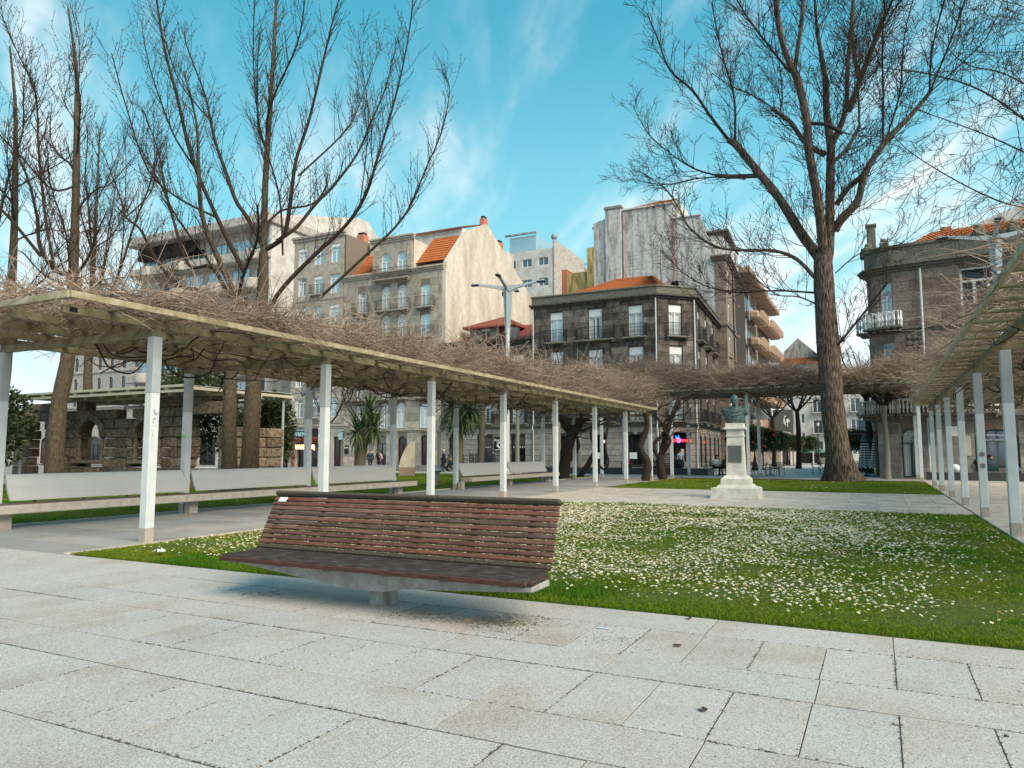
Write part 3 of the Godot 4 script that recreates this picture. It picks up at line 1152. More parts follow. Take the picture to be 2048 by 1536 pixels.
# ribbed tile roof between two edges (a-b the eave, d-c the ridge)
func tiles(B: Node, a: Vector3, b: Vector3, c: Vector3, d: Vector3, m, pitch := 0.24, called := "tile_roof") -> MeshInstance3D:
	var mb := MB.new()
	var n := maxi(4, int(a.distance_to(b) / pitch))
	var rows := maxi(3, int(a.distance_to(d) / .4))
	var nn := (b - a).cross(d - a).normalized()
	if nn.y < 0:
		nn = -nn
	for r in rows:
		for i in n * 2:
			var q := []
			for e in [[i, r, 0], [i + 1, r, 0], [i + 1, r + 1, 1], [i, r + 1, 1]]:
				var t := float(e[0]) / (n * 2)
				var s := float(e[1]) / rows
				var p := a.lerp(b, t).lerp(d.lerp(c, t), s)
				q.append(p + nn * ((.075 if int(e[0]) % 2 else 0.0) + (.05 if e[2] == 0 else 0.0)))
			mb.quad(q[0], q[1], q[2], q[3], (a + b + c + d) / 4 - nn * 20)
	mb.quad(a, b, c, d, (a + b + c + d) / 4 + nn * 20)
	mb.quad(a, b, b + nn * .1, a + nn * .1)
	return part(B, called, mb, m)


# ---------------------------------------------------------------- plants
func smooth_line(p: Array, per := 4) -> Array:
	var out := []
	for i in p.size() - 1:
		var p0: Vector3 = p[maxi(i - 1, 0)]
		var p1: Vector3 = p[i]
		var p2: Vector3 = p[i + 1]
		var p3: Vector3 = p[mini(i + 2, p.size() - 1)]
		for k in per:
			out.append(p1.cubic_interpolate(p2, p0, p3, float(k) / per))
	out.append(p[-1])
	return out


# a side shoot and its own shoots; bend > 0 turns it upwards
func shoot(mb: MB, p: Vector3, dir: Vector3, ln: float, r: float, depth: int, o: Dictionary) -> void:
	var segs := 4 if depth > 0 else 3
	var pts := [p]
	var rad := [r]
	var d := dir.normalized()
	for i in segs:
		d = (d + Vector3.UP * o.bend * ln * .12 + jit(o.wild)).normalized()
		p += d * ln / segs
		pts.append(p)
		rad.append(maxf(o.tip, r * (1.0 - .75 * (i + 1) / segs)))
	mb.tube(pts, rad, 4 if r > .02 else 3, false)
	if o.get("spur", 0.0) > 0.0:
		var ns := int(ln / o.spur)
		for i in ns:
			var t := (i + rr(.3, .7)) / ns * segs
			var k := mini(int(t), segs - 1)
			var q: Vector3 = (pts[k] as Vector3).lerp(pts[k + 1], t - k)
			var e := jit(1.0).normalized() * rr(.03, .06)
			mb.tube([q, q + e], [.008, .007], 3, true)
	if depth <= 0:
		return
	var cnt := int(ceil(ln * o.dens))
	for i in cnt:
		var t := rr(.2, 1.0) * segs
		var k := mini(int(t), segs - 1)
		var q: Vector3 = (pts[k] as Vector3).lerp(pts[k + 1], t - k)
		var ax: Vector3 = ((pts[k + 1] as Vector3) - pts[k]).normalized()
		var side := ax.cross(jit(1.0)).normalized()
		shoot(mb, q, ax * o.along + side * rr(.6, 1.0), ln * rr(.28, .55), maxf(o.tip, r * .55), depth - 1, o)


# limbs: [[x, y, x, y ...], thick radius, thin radius, depth offset at the tip] in the tree's own upright plane
func tree(called: String, label: String, pos: Vector3, turn: float, limbs: Array, bark: String, twig: String, o: Dictionary, flare := 0.0) -> Node3D:
	var T := thing(called, label, "tree", pos, turn, o.get("group", ""))
	var knots := []
	var tw := MB.new()
	var idx := 0
	for l in limbs:
		var flat: Array = l[0]
		var m := flat.size() / 2
		var start := Vector2(flat[0], flat[1])
		var z0 := 0.0
		var best := 1e9
		for kn in knots:
			var dd: float = Vector2(kn.x, kn.y).distance_to(start)
			if dd < best:
				best = dd
				z0 = kn.z
		var pts := []
		for i in m:
			pts.append(Vector3(flat[i * 2], flat[i * 2 + 1], z0 + l[3] * i / (m - 1.0)))
		var sm := smooth_line(pts, 4)
		var rad := []
		for i in sm.size():
			var t := float(i) / (sm.size() - 1)
			rad.append(lerpf(l[1], l[2], t) * (1.0 + rr(-.05, .05)))
		if idx == 0 and flare > 0.0:
			for i in sm.size():
				rad[i] *= 1.0 + flare * exp(-(sm[i] as Vector3).y / .55)
		knots.append_array(sm)
		var mb := MB.new()
		if idx == 0:
			# trunk with ridges and roots
			mb.tube(sm, rad, 18, false)
			for i in mb.v.size():
				var p := mb.v[i]
				var k := i % 18
				var amp := (.16 * sin(k * 2.1 + p.y * .15) + .1 * sin(k * 4.4 + 1.7)) * flare * exp(-maxf(p.y, 0) / .9) + .03 * sin(k * 5.3 + p.y * .8)
				mb.v[i] = p + mb.n[i] * amp * l[1]
			part(T, "trunk", mb, bark)
		else:
			mb.tube(sm, rad, 8 if l[1] > .1 else 5, true)
			part(T, "limb", mb, bark if l[1] > .1 else twig)
		idx += 1
		if idx == 1:
			continue
		# side shoots
		var ln := 0.0
		for i in sm.size() - 1:
			ln += (sm[i] as Vector3).distance_to(sm[i + 1])
		var cnt := int(ln * o.shoots)
		for i in cnt:
			var t := lerpf(o.get("from", .25), 1.0, (i + rr(0, 1)) / cnt)
			var f := t * (sm.size() - 1)
			var k := mini(int(f), sm.size() - 2)
			var q: Vector3 = (sm[k] as Vector3).lerp(sm[k + 1], f - k)
			var ax: Vector3 = ((sm[k + 1] as Vector3) - sm[k]).normalized()
			var side := ax.cross(jit(1.0)).normalized()
			var big: float = o.long * rr(.5, 1.15) * lerpf(1.0, .6, t) * o.get("taper", 1.0)
			shoot(tw, q, ax * rr(.3, .9) * o.get("fan", 1.0) + side + Vector3(0, o.get("lift", 0.0), 0), big, minf(rad[k] * .5, o.thick), o.depth, o)
	stuff(part(T, "twigs", tw, twig))
	return T


func leaf_mesh(ln: float, w: float) -> ArrayMesh:
	var mb := MB.new()
	mb.colored = true
	mb.col = Color(1, 1, 1)
	mb.face([Vector3(0, 0, 0), Vector3(w / 2, ln * .08, ln * .5), Vector3(0, 0, ln)])
	mb.face([Vector3(0, 0, 0), Vector3(0, 0, ln), Vector3(-w / 2, ln * .08, ln * .5)])
	return mb.done()


# leaves through the volume of several lobes
func crown(T: Node, lobes: Array, n: int, size: float, cols: Array, called := "foliage") -> void:
	var where := []
	var tints := []
	var vol := 0.0
	for l in lobes:
		vol += l[1].x * l[1].y * l[1].z
	for l in lobes:
		var k := int(n * l[1].x * l[1].y * l[1].z / vol)
		for i in k:
			var d := jit(1.0).normalized()
			var rad := pow(rng.randf(), .3)
			if sin(d.x * 5.1 + l[0].x * 3.0) * sin(d.y * 4.3 + l[0].z) * sin(d.z * 4.7) > .25 and rad > .7:
				rad *= .75
			var p: Vector3 = l[0] + d * rad * l[1]
			var b := Basis.looking_at((d + jit(.8)).normalized(), Vector3.UP.rotated(Vector3.RIGHT, rr(-.4, .4))).rotated(d, rr(0, TAU))
			where.append(Transform3D(b.scaled_local(Vector3.ONE * rr(.7, 1.3)), p))
			var c: Color = cols[rng.randi() % cols.size()]
			tints.append(c * rr(.75, 1.25))
	many(T, called, leaf_mesh(size, size * .5), "leaf", where, tints)


func blade_mesh(ln: float, w: float, droop: float) -> ArrayMesh:
	var mb := MB.new()
	var p := Vector3.ZERO
	var prev := []
	var a := 0.0
	for i in 7:
		var t := i / 6.0
		var ww := w * (1.0 - pow(t, 2.2)) * (0.5 + minf(t * 4, .5))
		var cur := [p + Vector3(-ww / 2, 0, 0), p + Vector3(0, -ww * .18, 0), p + Vector3(ww / 2, 0, 0)]
		if i > 0:
			mb.quad(prev[0], prev[1], cur[1], cur[0])
			mb.quad(prev[1], prev[2], cur[2], cur[1])
		prev = cur
		a += droop / 6.0 * (.4 + t)
		p += Vector3(0, -sin(a), cos(a)) * ln / 6.0
	return mb.done()


# sword-leaved palm: each leaf a part of its crown
func sword_palm(label: String, pos: Vector3, trunk: Array, rad: float, heads: Array, per: int, ln: float, droop0 := .5, droop1 := 1.9) -> void:
	var T := thing("sword_palm", label, "palm", pos)
	var mb := MB.new()
	var sm := smooth_line(trunk, 4)
	var rs := []
	for i in sm.size():
		rs.append(rad * (1.1 - .3 * i / sm.size()) * (1.0 + .06 * (i % 2)))
	mb.tube(sm, rs, 10)
	part(T, "trunk", mb, "palm_trunk")
	var vars := []
	for i in 6:
		vars.append(blade_mesh(ln * rr(.8, 1.1), ln * .062, lerpf(droop0, droop1, i / 5.0)))
	for h in heads:
		var hd := MB.new()
		hd.tube([sm[-1], (sm[-1] as Vector3).lerp(h, .5) + Vector3(0, .1, 0), h], [rad * .7, rad * .6, rad * .5], 8)
		var C := part(T, "crown", hd, "palm_trunk")
		for i in per:
			var t := (i + .5) / per
			var el := lerpf(1.35, -.75, t) + rr(-.15, .15)
			var b := Basis(Vector3.UP, i * 2.39996 + rr(-.2, .2)) * Basis(Vector3.RIGHT, -el) * Basis(Vector3.BACK, rr(-.3, .3))
			var k := clampi(int(t * 6.0), 0, 5)
			var tone := 3 if t > .9 else rng.randi() % 3
			part(C, "leaf", vars[k], "palm_leaf_%d" % tone, Transform3D(b.scaled_local(Vector3.ONE * rr(.85, 1.1)), h + Vector3(0, rr(-.25, .15) - t * .2, 0)))


func twig_clump(sd: int, n: int, reach: float, up: float, r: float) -> ArrayMesh:
	var g := RandomNumberGenerator.new()
	g.seed = sd
	var mb := MB.new()
	mb.colored = true
	for i in n:
		var a := g.randf() * TAU
		var d := Vector3(cos(a), g.randf_range(.0, up), sin(a)).normalized()
		var p := Vector3(g.randf_range(-.3, .3), g.randf_range(.0, .12), g.randf_range(-.3, .3))
		var ln := reach * g.randf_range(.45, 1.1)
		var pts := [p]
		var rs := [r]
		var turn := Vector3(g.randf_range(-1, 1), g.randf_range(-.45, .4), g.randf_range(-1, 1)) * .45
		for k in 5:
			d = (d + turn + Vector3(g.randf_range(-.2, .2), g.randf_range(-.2, .2), g.randf_range(-.2, .2))).normalized()
			p += d * ln / 5
			pts.append(p)
			rs.append(r * (1.0 - .11 * k))
		var k := g.randf_range(.65, 1.25)
		mb.col = Color(.36 * k, .27 * k, .21 * k) if g.randf() < .82 else Color(.09 * k, .065 * k, .05 * k)
		mb.tube(pts, rs, 3, false)
	return mb.done()


# ---------------------------------------------------------------- bodies: a smooth field of tapered capsules, meshed as surface nets
# caps: [a, b, radius a, radius b, colour]
func flesh(caps: Array, cell: float, k := 0.02, mb: MB = null) -> MB:
	if mb == null:
		mb = MB.new()
		mb.colored = true
	var lo := Vector3.ONE * 1e9
	var hi := -lo
	for c in caps:
		var r: float = maxf(c[2], c[3]) + cell * 2 + k
		for p in [c[0], c[1]]:
			lo = lo.min(p - Vector3.ONE * r)
			hi = hi.max(p + Vector3.ONE * r)
	var nx := int((hi.x - lo.x) / cell) + 2
	var ny := int((hi.y - lo.y) / cell) + 2
	var nz := int((hi.z - lo.z) / cell) + 2
	var f := PackedFloat32Array()
	f.resize(nx * ny * nz)
	f.fill(1.0)
	var near := PackedFloat32Array()
	near.resize(f.size())
	near.fill(1e9)
	var who := PackedInt32Array()
	who.resize(f.size())
	for ci in caps.size():
		var c: Array = caps[ci]
		var a: Vector3 = c[0]
		var ab: Vector3 = c[1] - a
		var l2 := maxf(ab.length_squared(), 1e-9)
		var r := maxf(c[2], c[3]) + cell * 2 + k
		var mn := ((a.min(c[1]) - Vector3.ONE * r - lo) / cell).floor()
		var mx := ((a.max(c[1]) + Vector3.ONE * r - lo) / cell).ceil()
		for z in range(maxi(0, int(mn.z)), mini(nz, int(mx.z) + 1)):
			for y in range(maxi(0, int(mn.y)), mini(ny, int(mx.y) + 1)):
				for x in range(maxi(0, int(mn.x)), mini(nx, int(mx.x) + 1)):
					var p := lo + Vector3(x, y, z) * cell - a
					var t := clampf(p.dot(ab) / l2, 0.0, 1.0)
					var d := (p - ab * t).length() - lerpf(c[2], c[3], t)
					var i := (z * ny + y) * nx + x
					if d < near[i]:
						near[i] = d
						who[i] = ci
					var e := f[i]
					var h := maxf(k - absf(d - e), 0.0) / k
					f[i] = minf(d, e) - h * h * k * .25
	var vid := PackedInt32Array()
	vid.resize(f.size())
	vid.fill(-1)
	var off := [0, 1, nx, nx + 1, nx * ny, nx * ny + 1, nx * ny + nx, nx * ny + nx + 1]
	var edges := [[0, 1], [2, 3], [4, 5], [6, 7], [0, 2], [1, 3], [4, 6], [5, 7], [0, 4], [1, 5], [2, 6], [3, 7]]
	for z in nz - 1:
		for y in ny - 1:
			for x in nx - 1:
				var i := (z * ny + y) * nx + x
				var f0 := f[i] < 0.0
				var mixed := false
				for o in off:
					if (f[i + o] < 0.0) != f0:
						mixed = true
						break
				if not mixed:
					continue
				var s := Vector3.ZERO
				var cnt := 0
				for e in edges:
					var v0 := f[i + off[e[0]]]
					var v1 := f[i + off[e[1]]]
					if (v0 < 0.0) == (v1 < 0.0):
						continue
					var t := v0 / (v0 - v1)
					var q0 := Vector3(e[0] & 1, (e[0] >> 1) & 1, e[0] >> 2)
					var q1 := Vector3(e[1] & 1, (e[1] >> 1) & 1, e[1] >> 2)
					s += q0.lerp(q1, t)
					cnt += 1
				var g := Vector3(f[i + 1] - f[i], f[i + nx] - f[i], f[i + nx * ny] - f[i]).normalized()
				mb.col = caps[who[i]][4]
				vid[i] = mb.add(mb.xf * (lo + (Vector3(x, y, z) + s / cnt) * cell), mb.xf.basis * g)
	var ax := [1, nx, nx * ny]
	for z in range(1, nz - 1):
		for y in range(1, ny - 1):
			for x in range(1, nx - 1):
				var i := (z * ny + y) * nx + x
				var s0 := f[i] < 0.0
				for d in 3:
					if (f[i + ax[d]] < 0.0) == s0:
						continue
					var u: int = ax[(d + 1) % 3]
					var w: int = ax[(d + 2) % 3]
					var q := [vid[i], vid[i - u], vid[i - u - w], vid[i - w]]
					if q.min() < 0:
						continue
					if s0:
						mb.ix.append_array([q[0], q[2], q[1], q[0], q[3], q[2]])
					else:
						mb.ix.append_array([q[0], q[1], q[2], q[0], q[2], q[3]])
	return mb


# joints in the person's own frame, facing +z. o: skin, top, legs, shoes colours; hair material; skirt length of a coat
func person(label: String, pos: Vector3, turn: float, j: Dictionary, o: Dictionary, cell := 0.026) -> Node3D:
	var T := thing("person", label, "person", pos, turn)
	var sk: Color = o.get("skin", L(.45, .26, .18))
	var tp: Color = o.top
	var lg: Color = o.legs
	var sh: Color = o.get("shoes", L(.03, .03, .03))
	var hip: Vector3 = j.hip
	var chest: Vector3 = j.chest
	var neck: Vector3 = j.neck
	var head: Vector3 = j.head
	var caps := [
		[hip + Vector3(-.07, 0, 0), hip + Vector3(.07, 0, 0), .125, .125, lg],
		[hip + Vector3(0, .08, 0), chest, .13, .15, tp],
		[chest + Vector3(-.1, .06, 0), chest + Vector3(.1, .06, 0), .115, .115, tp],
		[neck + Vector3(-.13, -.07, 0), neck + Vector3(.13, -.07, 0), .07, .07, tp],
		[neck + Vector3(0, -.05, 0), head + Vector3(0, -.04, 0), .055, .055, sk],
		[head + Vector3(0, .035, -.015), head + Vector3(0, -.02, 0), .095, .09, sk],
		[head + Vector3(0, -.05, .025), head + Vector3(0, -.085, .04), .062, .042, sk],
		[head + Vector3(0, .0, .09), head + Vector3(0, -.03, .108), .012, .018, sk],
		[head + Vector3(-.092, -.01, -.01), head + Vector3(-.096, -.04, -.01), .016, .014, sk],
		[head + Vector3(.092, -.01, -.01), head + Vector3(.096, -.04, -.01), .016, .014, sk],
		[head + Vector3(-.035, .008, .084), head + Vector3(-.03, .008, .086), .01, .01, L(.03, .02, .02)],
		[head + Vector3(.03, .008, .086), head + Vector3(.035, .008, .084), .01, .01, L(.03, .02, .02)],
		[head + Vector3(-.022, -.065, .082), head + Vector3(.022, -.065, .082), .009, .009, L(.3, .09, .08)]]
	for s in [0, 1]:
		var sd := "r" if s else "l"
		var e := Vector3(.2 if s else -.2, 0, 0)
		var shd: Vector3 = neck + Vector3(e.x * .92, -.075, 0)
		caps.append([shd, j["elbow_" + sd], .068, .052, tp])
		caps.append([j["elbow_" + sd], j["hand_" + sd], .05, .036, o.get("sleeve", tp)])
		var hp: Vector3 = j["hand_" + sd]
		var dr: Vector3 = (hp - j["elbow_" + sd]).normalized()
		caps.append([hp, hp + dr * .08, .034, .03, sk])
		var h0 := hip + Vector3(e.x * .48, -.02, 0)
		caps.append([h0, j["knee_" + sd], .098, .066, lg])
		caps.append([j["knee_" + sd], j["foot_" + sd] + Vector3(0, .07, 0), .062, .045, lg])
		var ft: Vector3 = j["foot_" + sd]
		caps.append([ft + Vector3(0, .045, -.04), ft + Vector3(0, .035, .13), .05, .036, sh])
	if o.has("coat"):
		caps.append([hip + Vector3(0, .1, 0), hip + Vector3(0, -o.coat, 0), .16, .2, tp])
		caps.append([hip + Vector3(-.05, -o.coat, 0), hip + Vector3(.05, -o.coat, 0), .18, .18, tp])
	var mb := flesh(caps, cell, .03)
	for s in [0, 1]:
		var sd := "r" if s else "l"
		var hp: Vector3 = j["hand_" + sd]
		var dr: Vector3 = (hp - j["elbow_" + sd]).normalized()
		var sd_v := dr.cross(Vector3.UP if absf(dr.y) < .9 else Vector3.FORWARD).normalized()
		mb.col = sk
		for f in 5:
			var off := sd_v * (f - 2) * .019
			var l: float = [.05, .08, .088, .082, .064][f]
			var q := hp + dr * (.075 if f else .03) + off
			var cl := dr.cross(sd_v) * -.02
			mb.tube([q, q + dr * l * .55 + (sd_v * -.03 if f == 0 else Vector3.ZERO), q + dr * l + cl + (sd_v * -.04 if f == 0 else Vector3.ZERO)], [.0095, .009, .007], 4)
	part(T, "body", mb, "body")
	var hm := MB.new()
	var hl: float = o.get("hair_long", 0.0)
	hm.ball(head + Vector3(0, .055, -.03), Vector3(.108, .1, .115), 10)
	hm.ball(head + Vector3(0, .0, -.055), Vector3(.1, .1, .08), 10)
	if hl > 0:
		hm.tube([head + Vector3(0, .02, -.07), head + Vector3(0, -.1, -.09), head + Vector3(0, -.1 - hl, -.1)], [.1, .105, .06], 8)
	if o.has("hat"):
		hm.lathe([Vector2(.17, .07), Vector2(.17, .085), Vector2(.11, .09), Vector2(.1, .18), Vector2(.0, .19)], 10, head + Vector3(0, 0, -.02))
	part(T, "hair", hm, o.get("hair", "hair_dark"))
	return T


func standing(lean := 0.0) -> Dictionary:
	return {"hip": Vector3(0, .92, 0), "chest": Vector3(0, 1.22, lean * .3), "neck": Vector3(0, 1.44, lean * .5), "head": Vector3(0, 1.58, .02 + lean * .6),
		"elbow_l": Vector3(-.26, 1.1, -.03), "hand_l": Vector3(-.25, .86, .06), "elbow_r": Vector3(.26, 1.1, -.03), "hand_r": Vector3(.25, .86, .06),
		"knee_l": Vector3(-.1, .5, .03), "foot_l": Vector3(-.11, 0, -.02), "knee_r": Vector3(.1, .5, .03), "foot_r": Vector3(.11, 0, -.02)}


func sitting(lean := 0.0, reach := .3) -> Dictionary:
	return {"hip": Vector3(0, .53, 0), "chest": Vector3(0, .85, lean * .35), "neck": Vector3(0, 1.05, lean * .6), "head": Vector3(0, 1.19, .03 + lean * .8),
		"elbow_l": Vector3(-.25, .76, .12 + lean * .4), "hand_l": Vector3(-.15, .72, .12 + reach), "elbow_r": Vector3(.25, .76, .12 + lean * .4), "hand_r": Vector3(.15, .74, .12 + reach),
		"knee_l": Vector3(-.12, .5, .44), "foot_l": Vector3(-.13, 0, .4), "knee_r": Vector3(.12, .5, .44), "foot_r": Vector3(.14, 0, .48)}


# ---------------------------------------------------------------- furniture
func cafe_chair(label: String, pos: Vector3, turn: float, m: String, group := "") -> Node3D:
	var T := thing("cafe_chair", label, "chair", pos, turn, group)
	var s := MB.new()
	s.cbox(Vector3(0, .45, 0), Vector3(.46, .035, .44), .012)
	part(T, "seat", s, m)
	var b := MB.new()
	for k in 4:
		b.cbox(Vector3(0, .58 + k * .085, -.235 - k * .018), Vector3(.42, .05, .02), .006)
	part(T, "backrest", b, m)
	for x in [-.21, .21]:
		for z in [-.2, .2]:
			var l := MB.new()
			l.tube([Vector3(x, .45, z), Vector3(x * 1.08, 0, z * 1.18)], [.016, .014], 6)
			if z < 0:
				l.tube([Vector3(x, .45, z), Vector3(x, .9, -.3)], [.016, .014], 6)
			part(T, "leg", l, m)
		var a := MB.new()
		a.tube([Vector3(x, .45, .2), Vector3(x * 1.1, .66, .2), Vector3(x * 1.1, .68, -.1), Vector3(x, .7, -.25)], [.014, .016, .016, .014], 6)
		part(T, "armrest", a, m)
	return T


func cafe_table(label: String, pos: Vector3, m: String, group := "", round := false) -> Node3D:
	var T := thing("cafe_table", label, "table", pos, 0, group)
	var t := MB.new()
	if round:
		t.lathe([Vector2(0, .72), Vector2(.36, .72), Vector2(.36, .745), Vector2(0, .745)], 18, Vector3.ZERO, false)
	else:
		t.cbox(Vector3(0, .73, 0), Vector3(.75, .03, .75), .008)
	part(T, "tabletop", t, m)
	var p := MB.new()
	p.tube([Vector3(0, .72, 0), Vector3(0, .05, 0)], [.03, .03], 8)
	part(T, "pedestal", p, m)
	for k in 4:
		var f := MB.new()
		var d := Vector3(cos(k * PI / 2 + .78), 0, sin(k * PI / 2 + .78))
		f.tube([Vector3(0, .08, 0), d * .18 + Vector3(0, .05, 0), d * .36 + Vector3(0, .02, 0)], [.025, .02, .016], 5)
		part(T, "foot", f, m)
	return T


func lantern_post(label: String, pos: Vector3, h := 3.9) -> Node3D:
	var T := thing("street_lantern", label, "street lamp", pos, 0, "classic lanterns along the street")
	var b := MB.new()
	b.lathe([Vector2(.28, 0), Vector2(.28, .25), Vector2(.22, .3), Vector2(.2, .62), Vector2(.13, .72), Vector2(.1, 1.1)], 10)
	part(T, "base", b, "iron")
	var p := MB.new()
	p.lathe([Vector2(.075, 1.1), Vector2(.09, 1.2), Vector2(.06, 1.3), Vector2(.045, h - .55), Vector2(.09, h - .5), Vector2(.04, h - .42)], 10)
	part(T, "pole", p, "iron")
	var g := MB.new()
	g.lathe([Vector2(.1, h - .42), Vector2(.19, h), Vector2(.17, h + .01)], 6, Vector3.ZERO, false)
	part(T, "lantern_glass", g, "lamp_milk")
	var c := MB.new()
	c.lathe([Vector2(.23, h), Vector2(.22, h + .05), Vector2(.12, h + .2), Vector2(.05, h + .26), Vector2(.035, h + .36), Vector2(0, h + .42)], 6, Vector3.ZERO, false)
	part(T, "cap", c, "iron")
	return T


# ---------------------------------------------------------------- houses on the left of the square
func houses_left() -> void:
	# long modern block far left
	var fr := Transform3D(Basis(), Vector3(-84.2, 0, -60))
	var A := thing("apartment_block", "long grey concrete apartment block with curved bands, behind the bare ginkgo trees", "building", fr.origin)
	var id := Transform3D()
	body_box(A, id, 0.3, 23.2, 0, 27.6, -24.5, -1.2, "pale_conc", "wall")
	for k in 7:
		var v := 3.4 + k * 3.35
		if k < 7:
			var mb := MB.new()
			mb.cbox(Vector3(11.8, v + .55, -.45), Vector3(23.6, 1.15, 1.7), .12)
			for q in 4:
				mb.lathe([Vector2(.95, v - .03), Vector2(1.0, v + .1), Vector2(1.0, v + 1.0), Vector2(.95, v + 1.13), Vector2(0, v + 1.13)], 16, Vector3(3.0 + q * 6.0, 0, .05))
			part(A, "balcony_band", mb, "pale_conc")
		for q in 6:
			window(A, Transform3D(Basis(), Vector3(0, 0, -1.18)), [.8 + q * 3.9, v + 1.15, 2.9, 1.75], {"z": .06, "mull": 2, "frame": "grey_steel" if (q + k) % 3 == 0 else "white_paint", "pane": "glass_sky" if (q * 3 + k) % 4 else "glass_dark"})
	var rf := MB.new()
	rf.cbox(Vector3(11.9, 28.0, -11.8), Vector3(24.2, 1.1, 25.6), .1)
	part(A, "roof_slab", rf, "pale_conc")
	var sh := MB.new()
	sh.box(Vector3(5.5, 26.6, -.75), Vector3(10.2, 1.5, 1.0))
	part(A, "loggia_shade", sh, "interior")  # solid dark box in place of the shaded recess below the roof slab
	var gp := PackedVector2Array([Vector2(0, 0), Vector2(25, 0), Vector2(25, 27.2), Vector2(17.5, 32.6), Vector2(15.6, 32.6), Vector2(0, 28.6)])
	var gm := MB.new()
	gm.xf = Transform3D(Basis(Vector3(0, 0, -1), Vector3.UP, Vector3(1, 0, 0)), Vector3(23.3, 0, 0))
	gm.prism(gp, 0, .35)
	part(A, "gable_wall", gm, "white_wall")
	for q in 3:
		var vt := MB.new()
		vt.box(Vector3(23.72, 26.5 - q * 2.4, -11.0 - q * 2.5), Vector3(.1, .5, .6))
		part(A, "vent", vt, "interior")
	# tan house with the grill restaurant
	var B2 := thing("town_house", "tan six-storey house with white windows above the grill restaurant", "building", Vector3(-52.3, 0, -55))
	var holes := []
	for k in 6:
		for q in 3:
			holes.append([.55 + q * 2.1, 4.9 + k * 3.05, 1.15, 1.9])
	wall(B2, id, 0, 6.45, 4.0, 23.0, holes, "tan_block_2")
	for i in holes.size():
		var h: Array = holes[i]
		window(B2, id, h, {"pane": "curtain" if i % 3 == 0 else "glass_sky", "blind": .35 if i % 2 else 0.0, "transom": .25})
		if i % 3 == 1 and i < 15:
			balcony(B2, id, h[0] - .3, h[1], h[2] + .6, .5, .95, "bars", "grey_block_2", "rail_brown")
	body_box(B2, id, 0.02, 6.43, 0, 22.9, -14, -.26, "tan_core")
	strip(B2, id, "cornice", -.1, 6.5, 22.7, .5, .3, "grey_block_2")
	for k in 5:
		strip(B2, id, "string_course", 0, 6.45, 4.3 + k * 3.05, .16, .08, "grey_block_2", 1)
	wall(B2, id, -1.9, 7.7, -.05, 4.0, [[-1.1, 0, 1.0, 2.65], [.95, 0, 2.75, 3.0], [4.1, 0, .9, 2.7], [.4, 3.05, 3.4, .75], [5.6, 0, 1.3, 3.0]], "grey_block_4", .3, "shop_front")
	body_box(B2, id, -1.9, 7.7, 0, 3.95, -6, -.95, "interior", "shop_interior")
	strip(B2, id, "shop_cornice", -1.9, 7.7, 3.85, .35, .25, "grey_block_4")
	window(B2, id, [-1.1, 0, 1.0, 2.65], {"frame": "purple_door", "pane": "glass_dark", "called": "door", "kick": .4})
	window(B2, id, [1.0, 0, 2.65, 2.05], {"frame": "grey_steel", "pane": "glass_dark", "called": "restaurant_door", "mull": 2})
	window(B2, id, [4.1, 0, .9, 2.7], {"frame": "iron", "pane": "glass_dark", "called": "door"})
	window(B2, id, [5.6, 0, 1.3, 3.0], {"frame": "purple_door", "pane": "glass_dark", "called": "door", "kick": .8})
	shop_signs(B2)
	# stone house with bay, tiled roofs and the cream gable
	var H := thing("town_house", "sand-coloured stone house with arched white windows, orange roofs and a tall cream gable", "building", Vector3(-45.8, 0, -55))
	holes = []
	var sides := [1.7, 8.9]
	var mids := [4.5, 6.35]
	for k in 5:
		var v := 3.7 + k * 2.75
		for u in sides:
			holes.append([u, v, 1.0, 2.15, .18])
		for u in mids:
			holes.append([u, v, .98, 2.35, .45])
	var ground_holes := [[9.1, .3, 1.0, 2.75, .3], [6.6, .3, 1.0, 2.7, .5], [1.6, .3, 1.1, 2.7, .4], [4.2, .3, 1.1, 2.7, .4]]
	var all := holes.duplicate()
	all.append_array(ground_holes)
	wall(H, id, 0, 11.2, -.05, 18.2, all, "tan_core", .22)
	ashlar(H, id, 0.35, 10.85, 11.4, 18.0, .68, 2.2, all, "tan_block")
	ashlar(H, id, 0.35, 10.85, 3.6, 11.4, .68, 2.6, all, "tan_block")
	ashlar(H, id, 0.35, 10.85, .0, 3.4, .56, 2.0, all, "grey_block")
	ashlar(H, id, 0.0, .34, 3.4, 18.0, .68, .6, [], "tan_block", "quoin", .04)
	ashlar(H, id, 10.86, 11.2, 3.4, 18.0, .68, .6, [], "tan_block", "quoin", .04)
	for i in holes.size():
		window(H, id, holes[i], {"pane": "curtain" if i % 4 != 1 else "glass_sky", "transom": .3, "bar": .085, "z": -.1})
	for i in 4:
		window(H, id, ground_holes[i], {"frame": "purple_door", "pane": "glass_dark" if i < 2 else "glass", "called": "door", "kick": .9, "transom": .25})
	for k in range(1, 5):
		var v := 3.7 + k * 2.75
		balcony(H, id, 1.25, v, 1.95, .55, .95, "belly", "tan_block_1", "rail_brown")
		balcony(H, id, 4.05, v, 3.75, .6, .95, "belly", "tan_block_1", "rail_brown")
		balcony(H, id, 8.5, v, 1.95, .55, .95, "belly", "tan_block_1", "rail_brown")
	strip(H, id, "cornice", -.15, 11.35, 18.0, .45, .4, "tan_block_3", 3)
	strip(H, id, "string_course", 0, 11.2, 3.35, .25, .2, "grey_block_3")
	# central pavilion above the cornice
	var up := [[4.45, 17.75, 1.0, 2.5, .5], [6.3, 17.75, 1.0, 2.5, .5]]
	var pf := Transform3D(Basis(), Vector3(0, 0, .12))
	wall(H, pf, 3.5, 8.0, 17.6, 21.4, up, "tan_block_2", .25, "pavilion")
